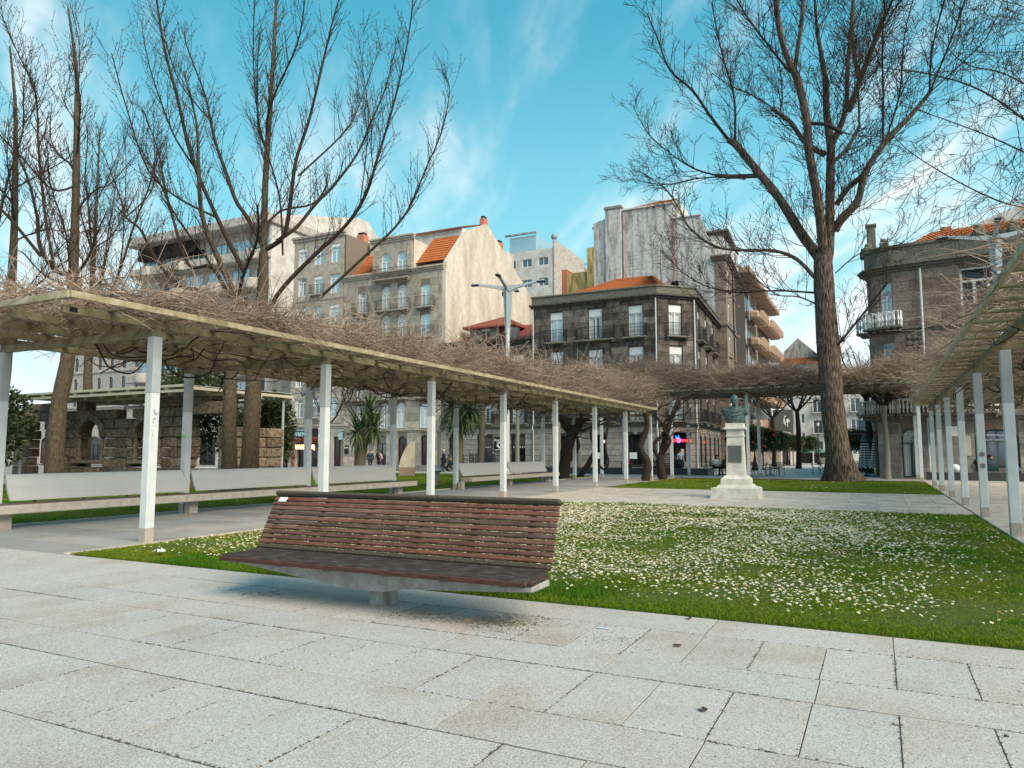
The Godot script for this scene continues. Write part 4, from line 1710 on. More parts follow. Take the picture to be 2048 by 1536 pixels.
	ashlar(H, pf, 3.5, 4.3, 17.7, 21.2, .7, .9, [], "tan_block", "pilaster_block", .05)
	ashlar(H, pf, 7.45, 8.0, 17.7, 21.2, .7, .7, [], "tan_block", "pilaster_block", .05)
	for h in up:
		window(H, pf, h, {"pane": "glass_sky", "transom": .35, "bar": .085})
	balcony(H, pf, 3.9, 17.65, 4.0, .6, .95, "belly", "tan_block_1", "rail_brown")
	strip(H, pf, "pavilion_cornice", 3.3, 8.2, 21.2, .5, .35, "tan_block_3", 3)
	body_box(H, id, 3.5, 8.0, 18.3, 21.3, -5.0, -.14, "cream", "pavilion_side")
	body_box(H, id, .02, 11.18, 0, 18.1, -18.0, -.23, "tan_core")
	# gable with its stepped roof line
	var g := PackedVector2Array([Vector2(0.02, 0), Vector2(18.6, 0), Vector2(18.6, 18.7), Vector2(8.0, 24.25), Vector2(7.4, 24.25), Vector2(3.4, 22.35), Vector2(.15, 18.75), Vector2(.15, 18.2), Vector2(.02, 18.2)])
	var gb := MB.new()
	gb.xf = Transform3D(Basis(Vector3(0, 0, -1), Vector3.UP, Vector3(1, 0, 0)), Vector3(10.95, 0, -.0))
	gb.prism(g, .26, .62)
	part(H, "gable_wall", gb, "cream")
	var nh := MB.new()
	for q in [[-11.2, 17.9], [-11.4, 13.2], [-13.2, 13.0]]:
		nh.box(Vector3(11.58, q[1], q[0]), Vector3(.06, .4, .35))
	part(H, "vent_opening", nh, "interior")
	wall(H, Transform3D(Basis(), Vector3(0, 0, -1.1)), 8.0, 11.2, 18.3, 19.0, [[9.6, 18.4, .5, .5], [10.2, 18.4, .5, .5]], "white_wall", .1, "attic_wall")
	for q in [9.6, 10.2]:
		window(H, Transform3D(Basis(), Vector3(0, 0, -1.1)), [q, 18.4, .5, .5], {"z": -.05, "bar": .05, "mull": 0})
	tiles(H, Vector3(8.0, 19.0, -.5), Vector3(11.2, 19.0, -.5), Vector3(11.2, 22.1, -3.4), Vector3(8.0, 22.1, -3.4), "roof_orange")
	body_box(H, id, .3, 11.2, 21.0, 22.9, -14.5, -3.5, "white_wall", "clerestory")
	for q in 4:
		window(H, Transform3D(Basis(), Vector3(0, 0, -3.5)), [8.3 + q * .7, 22.2, .55, .5], {"z": .04, "bar": .05, "mull": 0})
	tiles(H, Vector3(2.6, 22.75, -3.1), Vector3(11.3, 22.75, -3.1), Vector3(11.3, 24.3, -7.7), Vector3(2.6, 24.3, -7.7), "roof_orange")
	tiles(H, Vector3(.2, 18.4, -.5), Vector3(3.45, 18.4, -.5), Vector3(3.45, 21.4, -3.4), Vector3(.2, 21.4, -3.4), "roof_orange")
	for q in [[-1.3, 24.0, -4.3, .95, 4.4], [1.0, 23.3, -5.0, 1.2, 1.6], [11.1, 25.0, -7.9, .5, .9], [11.15, 23.3, -11.0, .8, 1.6]]:
		var c := MB.new()
		c.cbox(Vector3(q[0], q[1] - q[4] / 2, q[2]), Vector3(q[3], q[4], .8), .03)
		var ch := part(H, "chimney", c, "brick_orange")
		var cc := MB.new()
		cc.cbox(Vector3(q[0], q[1] + .12, q[2]), Vector3(q[3] * .8, .28, .6), .04)
		part(ch, "chimney_cap", cc, "iron")
	# white tower block far behind
	var C := thing("apartment_block", "distant white apartment block with a glazed penthouse, right of the cream gable", "building", Vector3(-54.6, 0, -105))
	holes = []
	for k in 9:
		for q in 3:
			holes.append([1.0 + q * 2.9, 31.6 - k * 3.4, 1.7, 1.25])
	wall(C, id, 0, 9.4, 0, 34.2, holes, "white_wall", .2)
	for h in holes:
		window(C, id, h, {"pane": "glass", "bar": .06})
	body_box(C, id, .02, 9.38, 0, 34.1, -16, -.22, "grey_wall")
	var sd := MB.new()
	sd.xf = Transform3D(Basis(Vector3(0, 0, -1), Vector3.UP, Vector3(1, 0, 0)), Vector3(9.4, 0, 0))
	sd.prism(PackedVector2Array([Vector2(0, 0), Vector2(19, 0), Vector2(19, 27), Vector2(13.5, 32.5), Vector2(13, 35.2), Vector2(0, 35.6)]), -.1, .2)
	part(C, "side_wall", sd, "pale_conc")
	body_box(C, id, 1.2, 6.0, 34.2, 37.0, -7, -.8, "glass_sky", "penthouse")
	strip(C, id, "penthouse_roof", .8, 6.4, 37.0, .3, .2, "grey_wall", 1)
	var an := MB.new()
	an.ball(Vector3(8.7, 36.6, -2.0), Vector3(.55, .55, .55), 8)
	an.tube([Vector3(8.7, 35.4, -2), Vector3(8.7, 36.4, -2)], [.06, .06], 5)
	part(C, "antenna_dome", an, "grey_wall")
	# pale house behind the ruin
	var Lh := thing("town_house", "pale stucco house with narrow arched windows, far behind the ruined arcade", "building", Vector3(-128, 0, -80))
	holes = []
	for k in 5:
		for q in 8:
			holes.append([1.3 + q * 3.2, 1.0 + k * 3.7, 1.0, 2.3, .4])
	wall(Lh, id, 0, 27, 0, 21, holes, "pale_conc", .2)
	for h in holes:
		window(Lh, id, h, {"frame": "purple_door", "pane": "glass", "transom": .3})
	body_box(Lh, id, .02, 26.98, 0, 20.9, -10, -.22, "pale_conc")
	for k in 5:
		strip(Lh, id, "string_course", 0, 27, 4.0 + k * 3.7, .3, .2, "grey_block_4")
	var low := thing("shop_terrace", "low pale shop row closing the square behind the ruined arcade", "building", Vector3(-124, 0, -58))
	holes = []
	for q in 14:
		holes.append([1.0 + q * 4.95, .1, 2.6, 3.4, .9])
	wall(low, id, 0, 70, 0, 7.0, holes, "grey_block_4", .3)
	for h in holes:
		window(low, id, h, {"frame": "iron", "pane": "glass_dark", "transom": .3, "mull": 2})
	body_box(low, id, .02, 69.9, 0, 6.9, -8, -.32, "grey_wall")
	strip(low, id, "cornice", -.1, 70.1, 6.8, .5, .35, "grey_block_4")


func shop_signs(B: Node) -> void:
	var id := Transform3D()
	# upper fascia: black panel with pale lettering and a bowl
	var p := MB.new()
	p.cbox(Vector3(2.1, 3.42, .06), Vector3(3.3, .8, .1), .01)
	var s := part(B, "sign_panel", p, "sign_black")
	part(s, "lettering", text_mesh("UMI", .42), "letter_teal", at(Vector3(1.35, 3.28, .12)))
	part(s, "lettering", text_mesh("ASIAN BUFFET", .14), "letter_teal", at(Vector3(1.5, 3.68, .12)))
	var bw := MB.new()
	bw.xf = at(Vector3(2.15, 3.2, .12))
	bw.prism(PackedVector2Array([Vector2(-.26, .2), Vector2(-.2, .05), Vector2(-.08, -.02), Vector2(.08, -.02), Vector2(.2, .05), Vector2(.26, .2)]), 0, .02)
	part(s, "bowl_emblem", bw, "letter_teal")
	var fl := MB.new()
	fl.xf = at(Vector3(2.7, 3.3, .12))
	fl.prism(PackedVector2Array([Vector2(-.1, 0), Vector2(.12, -.05), Vector2(.06, .16), Vector2(.0, .3), Vector2(-.06, .14)]), 0, .02)
	part(s, "flame_emblem", fl, "letter_red")
	# lit lettering
	var q := MB.new()
	q.cbox(Vector3(2.3, 2.2, .14), Vector3(2.5, .5, .12), .02)
	var t := part(B, "sign_box", q, "sign_black")
	part(t, "lit_sign_lettering", text_mesh("UMI BBQ", .44), "sign_lit_orange", at(Vector3(2.25, 2.03, .21)))
	# autumn garland round the entrance
	var where := []
	var tints := []
	for i in 900:
		var r := rng.randf()
		var c := Vector3(.75 + rr(-.14, .14), rr(.1, 2.7), .22) if r < .4 else Vector3(rr(.75, 3.9), 2.68 + rr(-.16, .16), .22)
		where.append(Transform3D(Basis(jit(1).normalized(), rr(0, TAU)).scaled_local(Vector3.ONE * rr(.7, 1.3)), c + jit(.1)))
		tints.append([L(.35, .09, .03), L(.22, .045, .02), L(.45, .17, .05), L(.12, .03, .02)][rng.randi() % 4])
	many(B, "autumn_garland", leaf_mesh(.16, .1), "autumn", where, tints)
	# upright banner sign with red brush strokes
	var b := MB.new()
	b.cbox(Vector3(4.35, 3.1, .45), Vector3(.42, 1.5, .1), .02)
	var bn := part(B, "banner_sign", b, "letter_white")
	var br := MB.new()
	br.xf = at(Vector3(4.35, 3.1, .51))
	br.prism(PackedVector2Array([Vector2(-.12, .6), Vector2(.1, .62), Vector2(.14, .45), Vector2(-.02, .36), Vector2(.12, .2), Vector2(.1, -.2), Vector2(.02, -.5), Vector2(-.12, -.66), Vector2(-.08, -.3), Vector2(-.02, .05), Vector2(-.14, .3)]), 0, .015)
	part(bn, "brush_mark", br, "letter_red")
	var m := MB.new()
	m.cbox(Vector3(6.9 + .35, 1.75, .05), Vector3(.5, .85, .05), .01)
	var mn := part(B, "menu_board", m, "sign_black")
	part(mn, "lettering", text_mesh("MENU", .12), "letter_white", at(Vector3(7.25, 1.95, .08)))
	var cb := MB.new()
	cb.cbox(Vector3(4.5, 1.3, .1), Vector3(.5, 1.5, .05), .01)
	part(B, "chalk_board", cb, "board_grey")
	var lb := MB.new()
	lb.cbox(Vector3(5.55 + 1.0, 3.2, .1), Vector3(.5, .95, .08), .01)
	part(B, "light_box", lb, "blue_light_paint")


# ---------------------------------------------------------------- dark corner house with the ramen bar
func house_corner() -> void:
	var id := Transform3D()
	var D := thing("corner_house", "dark sooty granite corner house with white windows above the ramen bar", "building", Vector3(-25.6, 0, -55))
	var right := frame_of(Vector3(13.0, 0, -2.35), Vector3(-.06, 0, -.998))
	var cham := frame_of(Vector3(10.65, 0, 0), Vector3(2.35, 0, -2.35))
	var cw := 3.323
	var rw := 14.0
	var lv := [3.95, 7.25, 10.55]
	var h1 := []
	for v in lv:
		for u in [1.6, 5.0, 8.35]:
			h1.append([u, v, 1.15, 2.5])
	var g1 := [[1.75, .0, 1.15, 2.9, .22], [5.25, .55, 1.15, 2.35, .22], [8.2, .55, 1.15, 2.35, .22]]
	var a1 := h1.duplicate()
	a1.append_array(g1)
	var h2 := []
	for v in lv:
		h2.append([1.05, v, 1.15, 2.5])
	var g2 := [[1.0, .0, 1.3, 2.75]]
	var a2 := h2.duplicate()
	a2.append_array(g2)
	var h3 := []
	for v in lv:
		for u in [1.6, 5.6, 9.8]:
			h3.append([u, v, 1.15, 2.5])
	var g3 := []
	for u in [1.3, 3.6, 6.4, 9.2, 11.6]:
		g3.append([u, .1, 1.1, 2.7, .55])
	var a3 := h3.duplicate()
	a3.append_array(g3)
	wall(D, id, 0, 10.65, -.05, 13.7, a1, "dark_core", .26)
	wall(D, cham, 0, cw, -.05, 13.7, a2, "dark_core", .26)
	wall(D, right, 0, rw, -.05, 13.7, a3, "dark_core", .26)
	ashlar(D, id, 0, 10.65, 3.7, 13.7, .555, 1.05, a1, "dark_block")
	ashlar(D, cham, .03, cw - .03, 3.7, 13.7, .555, .9, a2, "dark_block")
	ashlar(D, right, 0, rw, 3.7, 13.7, .83, 2.2, a3, "dark_block")
	ashlar(D, id, 0, 10.65, .35, 3.5, .45, 1.9, a1, "grey_block", "stone_block", .03, .03)
	ashlar(D, cham, .03, cw - .03, .35, 3.5, .45, 1.1, a2, "grey_block", "stone_block", .03, .03)
	ashlar(D, right, 0, rw, .35, 3.5, .45, 1.5, a3, "grey_block", "stone_block", .03, .03)
	for e in [[id, 10.65, h1, g1, 0], [cham, cw, h2, g2, 1], [right, rw, h3, g3, 2]]:
		var fr: Transform3D = e[0]
		strip(D, fr, "plinth", .0, e[1], -.02, .36, .06, "grey_block_1", 1)
		strip(D, fr, "string_course", 0, e[1], 3.5, .3, .3, "mossy_stone")
		strip(D, fr, "string_course", 0, e[1], 6.95, .2, .08, "dark_block_1", 1)
		strip(D, fr, "string_course", 0, e[1], 10.25, .2, .08, "dark_block_1", 1)
		strip(D, fr, "cornice", -.05, e[1] + .05, 13.5, .3, .42, "dark_block_1")
		strip(D, fr, "parapet", 0, e[1], 13.78, .62, .12, "mossy_stone", 1)
		strip(D, fr, "parapet_cap", -.05, e[1] + .05, 14.4, .14, .2, "mossy_stone", 1)
		var i := 0
		for h in e[2]:
			window(D, fr, h, {"blind": .62, "pane": "curtain" if i % 3 else "glass_sky", "bar": .085})
			var wide: bool = e[4] == 0 and i % 3 == 1
			if e[4] != 2 or i < 9:
				balcony(D, fr, h[0] - (1.0 if wide else .4), h[1] - .02, h[2] + (2.1 if wide else .8), .5, 1.0, "ornate")
			i += 1
		i = 0
		for h in e[3]:
			if e[4] == 1:
				window(D, fr, [h[0], h[1], h[2], 2.3], {"frame": "iron", "pane": "glass_dark", "called": "door", "mull": 1})
			else:
				window(D, fr, h, {"frame": "iron", "pane": "glass_dark", "transom": .28, "bar": .05, "called": "shop_window"})
				var ks := MB.new()
				ks.xf = fr
				ks.cbox(Vector3(h[0] + h[2] / 2, h[1] + h[3] + .28, .04), Vector3(.34, .55, .12), .03)
				for k in 10:
					var a := TAU * k / 10
					var b := TAU * (k + 1) / 10
					var c := Vector3(h[0] + h[2] / 2, h[1] + h[3] + .35, .1)
					ks.tube([c + Vector3(cos(a), sin(a), 0) * .09, c + Vector3(cos(b), sin(b), 0) * .09], [.018, .018], 4, false)
				part(D, "keystone", ks, "grey_block_3")
			i += 1
	body_box(D, id, .02, 10.6, 0, 13.7, -16.0, -.28, "interior")
	body_box(D, id, 10.6, 12.1, 0, 13.7, -16.0, -2.9, "interior")
	for p in [[id, .12], [id, 10.6], [cham, 3.25], [id, -6.35 + 6.2]]:
		var pm := MB.new()
		pm.xf = p[0]
		pm.tube([Vector3(p[1], 13.5, .16), Vector3(p[1], 3.9, .16), Vector3(p[1], 3.5, .36), Vector3(p[1], 3.2, .16), Vector3(p[1], .2, .16)], [.055, .055, .055, .055, .055], 8)
		if p[1] > 0:
			part(D, "drainpipe", pm, "plastic_white")
	# hipped tile roof behind the parapet, aerials
	tiles(D, Vector3(.5, 14.3, -1.2), Vector3(11.0, 14.3, -1.2), Vector3(8.5, 16.9, -6.5), Vector3(5.5, 16.9, -6.5), "roof_orange")
	tiles(D, Vector3(11.0, 14.3, -1.2), Vector3(11.6, 14.3, -14.0), Vector3(8.5, 16.9, -9.5), Vector3(8.5, 16.9, -6.5), "roof_orange")
	tiles(D, Vector3(.5, 14.3, -14), Vector3(.5, 14.3, -1.2), Vector3(5.5, 16.9, -6.5), Vector3(5.5, 16.9, -9.5), "roof_orange")
	for q in [[7.2, -5.2, 19.0], [9.9, -4.2, 18.7]]:
		var am := MB.new()
		am.tube([Vector3(q[0], 15.5, q[1]), Vector3(q[0], q[2], q[1])], [.035, .025], 5)
		for k in 5:
			am.tube([Vector3(q[0] - .5, q[2] - .5 - k * .3, q[1]), Vector3(q[0] + .5, q[2] - .5 - k * .3, q[1])], [.014, .014], 4)
		part(D, "aerial", am, "rail_brown")
	# door canopy, ramen sign
	var cm := MB.new()
	cm.xf = cham
	cm.cbox(Vector3(1.5, 3.02, .4), Vector3(2.7, .05, .9), .01)
	part(D, "door_canopy", cm, "dark_steel")
	var sm := MB.new()
	sm.xf = cham
	sm.cbox(Vector3(1.65, 2.55, .12), Vector3(1.5, .52, .12), .02)
	var sg := part(D, "sign_box", sm, "sign_black")
	part(sg, "neon_sign_lettering", text_mesh("Suki", .3, false, true, .03), "neon_red", cham * at(Vector3(1.2, 2.43, .2)))
	part(sg, "neon_sign_lettering", text_mesh("Ramen", .28, false, true, .03), "neon_red", cham * at(Vector3(2.02, 2.43, .2)))
	var nb := MB.new()
	nb.xf = cham * at(Vector3(1.55, 2.5, .23))
	for q in [[-.12, .16, .1, .08], [.1, .08, .16, -.1], [.16, -.1, .06, -.24], [.06, -.24, -.08, -.24], [-.08, -.24, -.1, -.08], [-.1, -.08, -.02, .06], [-.02, .06, .12, .06], [-.28, .26, -.06, .02], [.04, .3, -.06, .06]]:
		nb.tube([Vector3(q[0], q[1], 0), Vector3(q[2], q[3], 0)], [.032, .032], 6)
	part(sg, "neon_sign_emblem", nb, "neon_blue")
	var pr := MB.new()
	pr.xf = cham
	pr.cbox(Vector3(2.05, 1.55, -.1), Vector3(.3, .42, .02), .005)
	part(D, "poster", pr, "cream_paint")
	var rl := MB.new()
	rl.xf = right
	rl.ball(Vector3(4.15, 2.35, -.1), Vector3(.14, .14, .1), 8)
	part(D, "red_sign_light", rl, "neon_red")
	for q in [[5.5, "letter_white"], [8.45, "letter_white"]]:
		var nm := MB.new()
		nm.cbox(Vector3(q[0] + .1, 1.25, -.1), Vector3(.6, .5, .02), .005)
		part(D, "window_notice", nm, q[1])
	var ol := MB.new()
	ol.ball(Vector3(6.2, 2.35, -.2), Vector3(.1, .14, .1), 8)
	part(D, "pendant_lamp", ol, "sign_lit_orange")
	# lower neighbour with the red dormer
	var K := thing("town_house", "low dark stone house with a red-roofed dormer, between the cream gable and the corner house", "building", Vector3(-34.6, 0, -55))
	var kh := []
	for v in [3.95, 7.25]:
		for u in [3.9, 7.05]:
			kh.append([u, v, 1.15, 2.5])
	var kg := [[3.75, .1, 1.45, 2.8, .25], [7.0, .1, 1.3, 2.8, .25]]
	var ka := kh.duplicate()
	ka.append_array(kg)
	ka.append([.9, .1, 1.1, 2.8, .3])
	ka.append([.9, 3.95, 1.15, 2.5])
	ka.append([.9, 7.25, 1.15, 2.5])
	wall(K, id, 0, 8.95, -.05, 10.8, ka, "dark_core", .26)
	ashlar(K, id, 0, 8.95, 3.7, 10.7, .555, 1.05, ka, "dark_block")
	ashlar(K, id, 0, 8.95, .35, 3.5, .45, 1.9, ka, "grey_block", "stone_block", .03, .03)
	strip(K, id, "string_course", 0, 8.95, 3.5, .3, .3, "mossy_stone")
	strip(K, id, "cornice", -.05, 9.0, 10.7, .5, .4, "dark_block_0")
	for i in ka.size():
		var h: Array = ka[i]
		var shop: bool = h[1] < 1.0
		window(K, id, h, {"frame": "iron" if shop else "white_paint", "pane": "glass_dark" if shop else "curtain", "transom": .3, "blind": 0.0 if shop else .5, "called": "shop_window" if shop else "window"})
		if shop:
			var ks := MB.new()
			ks.cbox(Vector3(h[0] + h[2] / 2, h[1] + h[3] + .28, .04), Vector3(.36, .52, .12), .03)
			part(K, "keystone", ks, "grey_block_3")
			if h[2] > 1.2:
				var sq := MB.new()
				for k in 6:
					sq.box(Vector3(h[0] + .2 + k * .2, 1.95, -.08), Vector3(.12, .12, .02))
				part(K, "window_lettering", sq, "cream_paint")
		else:
			balcony(K, id, h[0] - .35, h[1] - .02, h[2] + .7, .5, 1.0, "ornate")
	body_box(K, id, .02, 8.93, 0, 10.9, -15, -.28, "interior")
	var ps := MB.new()
	ps.cbox(Vector3(6.05, 2.2, .12), Vector3(1.25, 1.2, .08), .01)
	var pn := part(K, "shop_sign", ps, "sign_black")
	part(pn, "lettering", text_mesh("Portova", .24), "letter_white", at(Vector3(6.05, 2.52, .17)))
	var hx := MB.new()
	for k in 6:
		var a := TAU * k / 6 + .3
		var b := TAU * (k + 1) / 6 + .3
		hx.tube([Vector3(6.0 + cos(a) * .24, 2.12 + sin(a) * .24, .18), Vector3(6.0 + cos(b) * .24, 2.12 + sin(b) * .24, .18)], [.085, .085], 6)
	part(pn, "ring_emblem", hx, "letter_white")
	var un := MB.new()
	un.box(Vector3(6.05, 1.72, .17), Vector3(1.0, .07, .02))
	part(pn, "underline", un, "letter_white")
	# dormer
	var dz := Transform3D(Basis(), Vector3(0, 0, -3))
	wall(K, dz, 1.2, 4.3, 10.9, 13.0, [[2.35, 11.0, .95, 1.9]], "grey_block_0", .15, "dormer_wall")
	window(K, dz, [2.35, 11.0, .95, 1.9], {"blind": .25, "pane": "curtain"})
	body_box(K, id, 1.2, 5.6, 10.9, 13.0, -8, -3.16, "roof_red", "dormer_side")
	var rm := MB.new()
	var pk := Vector3(3.6, 14.2, -5.4)
	var cs := [Vector3(.7, 12.95, -2.5), Vector3(6.1, 12.95, -2.5), Vector3(6.1, 12.95, -8.4), Vector3(.7, 12.95, -8.4)]
	for k in 4:
		rm.face([cs[k], cs[(k + 1) % 4], pk], Vector3(3.5, 10, -5))
		rm.quad(cs[k], cs[(k + 1) % 4], cs[(k + 1) % 4] - Vector3(0, .14, 0), cs[k] - Vector3(0, .14, 0), Vector3(3.5, 12.9, -5))
		rm.tube([cs[k], pk], [.07, .07], 5)
	rm.quad(cs[0] - Vector3(0, .13, 0), cs[1] - Vector3(0, .13, 0), cs[2] - Vector3(0, .13, 0), cs[3] - Vector3(0, .13, 0), pk)
	part(K, "dormer_roof", rm, "roof_red")
	var sr := MB.new()
	sr.quad(Vector3(5.0, 11.2, -1.5), Vector3(8.95, 11.2, -1.5), Vector3(8.95, 13.4, -6), Vector3(5.0, 13.4, -6), Vector3(7, 0, -3))
	for k in 9:
		sr.tube([Vector3(5.1 + k * .47, 11.22, -1.5), Vector3(5.1 + k * .47, 13.42, -6)], [.045, .045], 4)
	part(K, "sheet_roof", sr, "roof_red")
	var s2 := MB.new()
	s2.quad(Vector3(-.0, 11.2, -1.0), Vector3(1.6, 11.2, -1.0), Vector3(1.6, 12.4, -4), Vector3(.0, 12.4, -4), Vector3(1, 0, -3))
	part(K, "sheet_roof", s2, "roof_red")
	var tk := MB.new()
	tk.cbox(Vector3(6.8, 11.7, -.9), Vector3(.8, 1.1, .7), .03)
	part(K, "roof_cabinet", tk, "grey_steel")


# ---------------------------------------------------------------- houses along the side street and behind
func houses_street() -> void:
	var id := Transform3D()
	var E := thing("gable_house", "tall house showing a blank streaked white gable above the corner house", "building", Vector3(-26.1, 0, -71.5))
	var g := PackedVector2Array([Vector2(0, 0), Vector2(12.6, 0), Vector2(12.6, 20.9), Vector2(11.45, 23.9), Vector2(11.2, 25.0), Vector2(8.35, 25.3), Vector2(8.35, 26.75), Vector2(3.25, 26.65), Vector2(1.4, 26.12), Vector2(0, 25.75)])
	var gm := MB.new()
	gm.prism(g, -.4, 0)
	part(E, "gable_wall", gm, "gable_white")
	var bk := MB.new()
	bk.prism(PackedVector2Array([Vector2(.05, 0), Vector2(12.5, 0), Vector2(12.5, 20.5), Vector2(11.2, 24.6), Vector2(8.3, 25.2), Vector2(8.3, 26.5), Vector2(3.2, 26.4), Vector2(.05, 25.5)]), -14, -.42)
	part(E, "body", bk, "grey_wall")
	var ch := MB.new()
	ch.cbox(Vector3(2.27, 13.4, .1), Vector3(1.75, 27.2, .5), .05)
	var cs := part(E, "chimney_stack", ch, "gable_white")
	var cp := MB.new()
	cp.cbox(Vector3(2.27, 27.05, .1), Vector3(1.95, .35, .75), .06)
	part(cs, "chimney_cap", cp, "grey_block_0")
	var dp := MB.new()
	dp.tube([Vector3(3.35, 26.4, .16), Vector3(3.35, 12, .16)], [.1, .1], 7)
	part(E, "drainpipe", dp, "gable_red")
	var rs := MB.new()
	rs.cbox(Vector3(8.55, 21.0, .0), Vector3(.75, 9.0, .012), .004)
	rs.cbox(Vector3(8.5, 15.6, .0), Vector3(1.5, 6.0, .012), .004)
	part(E, "rusty_stain", rs, "gable_red")
	tiles(E, Vector3(3.4, 26.75, -.2), Vector3(8.4, 26.85, -.2), Vector3(8.0, 28.6, -4.5), Vector3(5.6, 28.6, -4.5), "roof_orange")
	strip(E, id, "eave", 3.2, 8.5, 26.62, .16, .2, "white_wall", 1)
	strip(E, id, "eave", 8.35, 11.3, 25.0, .14, .15, "white_wall", 1)
	body_box(E, id, 8.36, 8.9, 25.3, 27.2, -5.0, -.6, "white_wall", "roof_house")
	var er := MB.new()
	for k in 3:
		er.cbox(Vector3(11.9 + k * .18, 22.6 - k * .3, -1.6 - k * 3.2), Vector3(1.2, 1.5, 1.7), .05)
	part(E, "dormer", er, "white_wall")
	# ochre block
	var Y := thing("apartment_block", "narrow ochre house sticking out behind the streaked white gable", "building", Vector3(-33.3, 0, -80))
	body_box(Y, id, 3.2, 8.0, 0, 25.8, -8, 0, "ochre", "wall")
	body_box(Y, id, 4.4, 8.0, 25.8, 28.0, -8, -.4, "ochre", "upper_wall")
	strip(Y, id, "eave", 4.1, 8.1, 27.9, .25, .3, "grey_block_0", 1)
	body_box(Y, id, .1, 3.2, 0, 23.1, -7, -.5, "ochre", "annex")
	body_box(Y, id, -.2, .45, 0, 23.6, -3, -.4, "brick_orange", "chimney")
	var ya := MB.new()
	ya.tube([Vector3(2.2, 23, -2), Vector3(2.2, 24.6, -2)], [.03, .03], 4)
	ya.tube([Vector3(1.6, 24.3, -2), Vector3(2.8, 24.5, -2)], [.02, .02], 4)
	part(Y, "aerial", ya, "iron")
	# brown stone house
	var F := thing("town_house", "brown stone house with stacked windows on the side street, right of the white gable", "building", Vector3(-13.6, 0, -71.5))
	var fr := frame_of(Vector3(1.05, 0, 0), Vector3(-.06, 0, -.998))
	var holes := []
	for k in 5:
		for u in [1.2, 5.2, 9.6]:
			holes.append([u, 4.3 + k * 3.3, 1.5, 2.1])
	wall(F, fr, 0, 14.0, 0, 20.6, holes, "brown_block_2", .25)
	wall(F, id, 0, 1.05, 0, 20.6, [], "brown_block_3", .2, "corner_wall")
	ashlar(F, id, 0, 1.05, 4, 20.4, .6, 1.1, [], "brown_block", "quoin", .03)
	for h in holes:
		window(F, fr, h, {"pane": "curtain" if rng.randf() < .6 else "glass", "bar": .09, "blind": .4})
		strip(F, fr, "window_sill", h[0] - .15, h[0] + h[2] + .15, h[1] - .15, .15, .18, "brown_block_4", 1)
	for e in [[id, 1.05], [fr, 14.0]]:
		strip(F, e[0], "cornice", -.2, e[1] + .1, 20.2, .5, .45, "brown_block_1", 3)
		for v in [3.6, 7.1, 13.7]:
			strip(F, e[0], "string_course", 0, e[1], v, .25, .14, "brown_block_1", 1)
	var fb := MB.new()
	fb.prism(PackedVector2Array([Vector2(-1.0, 0), Vector2(.6, 0), Vector2(.6, 20.5), Vector2(-1.0, 20.5)]), -13.9, -.27)
	part(F, "body", fb, "dark_core")
	body_box(F, id, -1.2, .75, 20.7, 23.0, -9.5, -.9, "white_wall", "penthouse")
	strip(F, Transform3D(Basis(), Vector3(0, 0, -.9)), "penthouse_roof", -1.5, 1.2, 23.0, .4, .5, "brown_block_2")
	body_box(F, fr, 1.2, 9.5, 23.0, 23.35, -2.2, .35, "brown_block_2", "penthouse_eave")
	for k in 3:
		window(F, frame_of(Vector3(.8, 0, -1.2), Vector3(0, 0, -1)), [.6 + k * 2.6, 20.9, 1.5, 1.8], {"z": .06, "bar": .09})
	var dpf := MB.new()
	dpf.xf = fr
	dpf.tube([Vector3(4.0, 20.2, .2), Vector3(4.0, 2, .2)], [.08, .08], 6)
	part(F, "drainpipe", dpf, "iron")
	# tan modern balconies
	var G := thing("apartment_block", "tan modern apartment block with saw-tooth balconies, farther down the side street", "building", Vector3(-13.2, 0, -86))
	var gf := frame_of(Vector3(0, 0, 0), Vector3(0.0, 0, -1))
	body_box(G, gf, 0, 24, 0, 21.4, -10, -.3, "tan_modern", "wall")
	for k in 5:
		var v := 4.4 + k * 3.3
		for e in [[4.6, 6.0, 1.3], [12.2, 11.4, 1.6]]:
			var bm := MB.new()
			bm.xf = gf
			bm.cbox(Vector3(e[0] + e[1] / 2, v + .5, e[2] / 2 - .2), Vector3(e[1], 1.05, e[2]), .25)
			var bo := part(G, "balcony", bm, "tan_modern")
			for q in int(e[1] / 1.4):
				var fm := MB.new()
				fm.xf = gf
				fm.box(Vector3(e[0] + .7 + q * 1.4, v + .55, e[2] - .02), Vector3(.25, .95, .5), Basis(Vector3.UP, .5))
				part(bo, "fin", fm, "tan_modern")
			var wm := MB.new()
			wm.xf = gf
			wm.box(Vector3(e[0] + e[1] / 2, v + 2.2, -.2), Vector3(e[1] - .6, 2.0, .12))
			part(G, "window", wm, "glass")
	for k in 5:
		for q in 3:
			window(G, gf, [.2 + q * 1.4, 4.0 + k * 3.3, 1.4, 3.25], {"z": .1, "bar": .08, "frame": "iron", "pane": "glass_sky" if (k + q) % 3 == 0 else "glass_dark", "mull": 0})
	for e in [[-3.7, 10.9, 21.3, 1.4], [11.0, 24.2, 21.2, 1.3]]:
		var rm := MB.new()
		rm.xf = gf
		rm.cbox(Vector3((e[0] + e[1]) / 2, e[2] + .35, e[3] / 2 - 3), Vector3(e[1] - e[0], .7, e[3] + 6), .12)
		var rf := part(G, "roof_slab", rm, "tan_modern")
		var r2 := MB.new()
		r2.xf = gf
		r2.cbox(Vector3((e[0] + e[1]) / 2, e[2] + .95, e[3] / 2 - 3.6), Vector3(e[1] - e[0] - .8, .5, e[3] + 5), .2)
		part(rf, "roof_covering", r2, "roof_slate")
	body_box(G, gf, 8, 30, 0, 4.2, -3, 2.6, "pale_conc", "ground_floor")
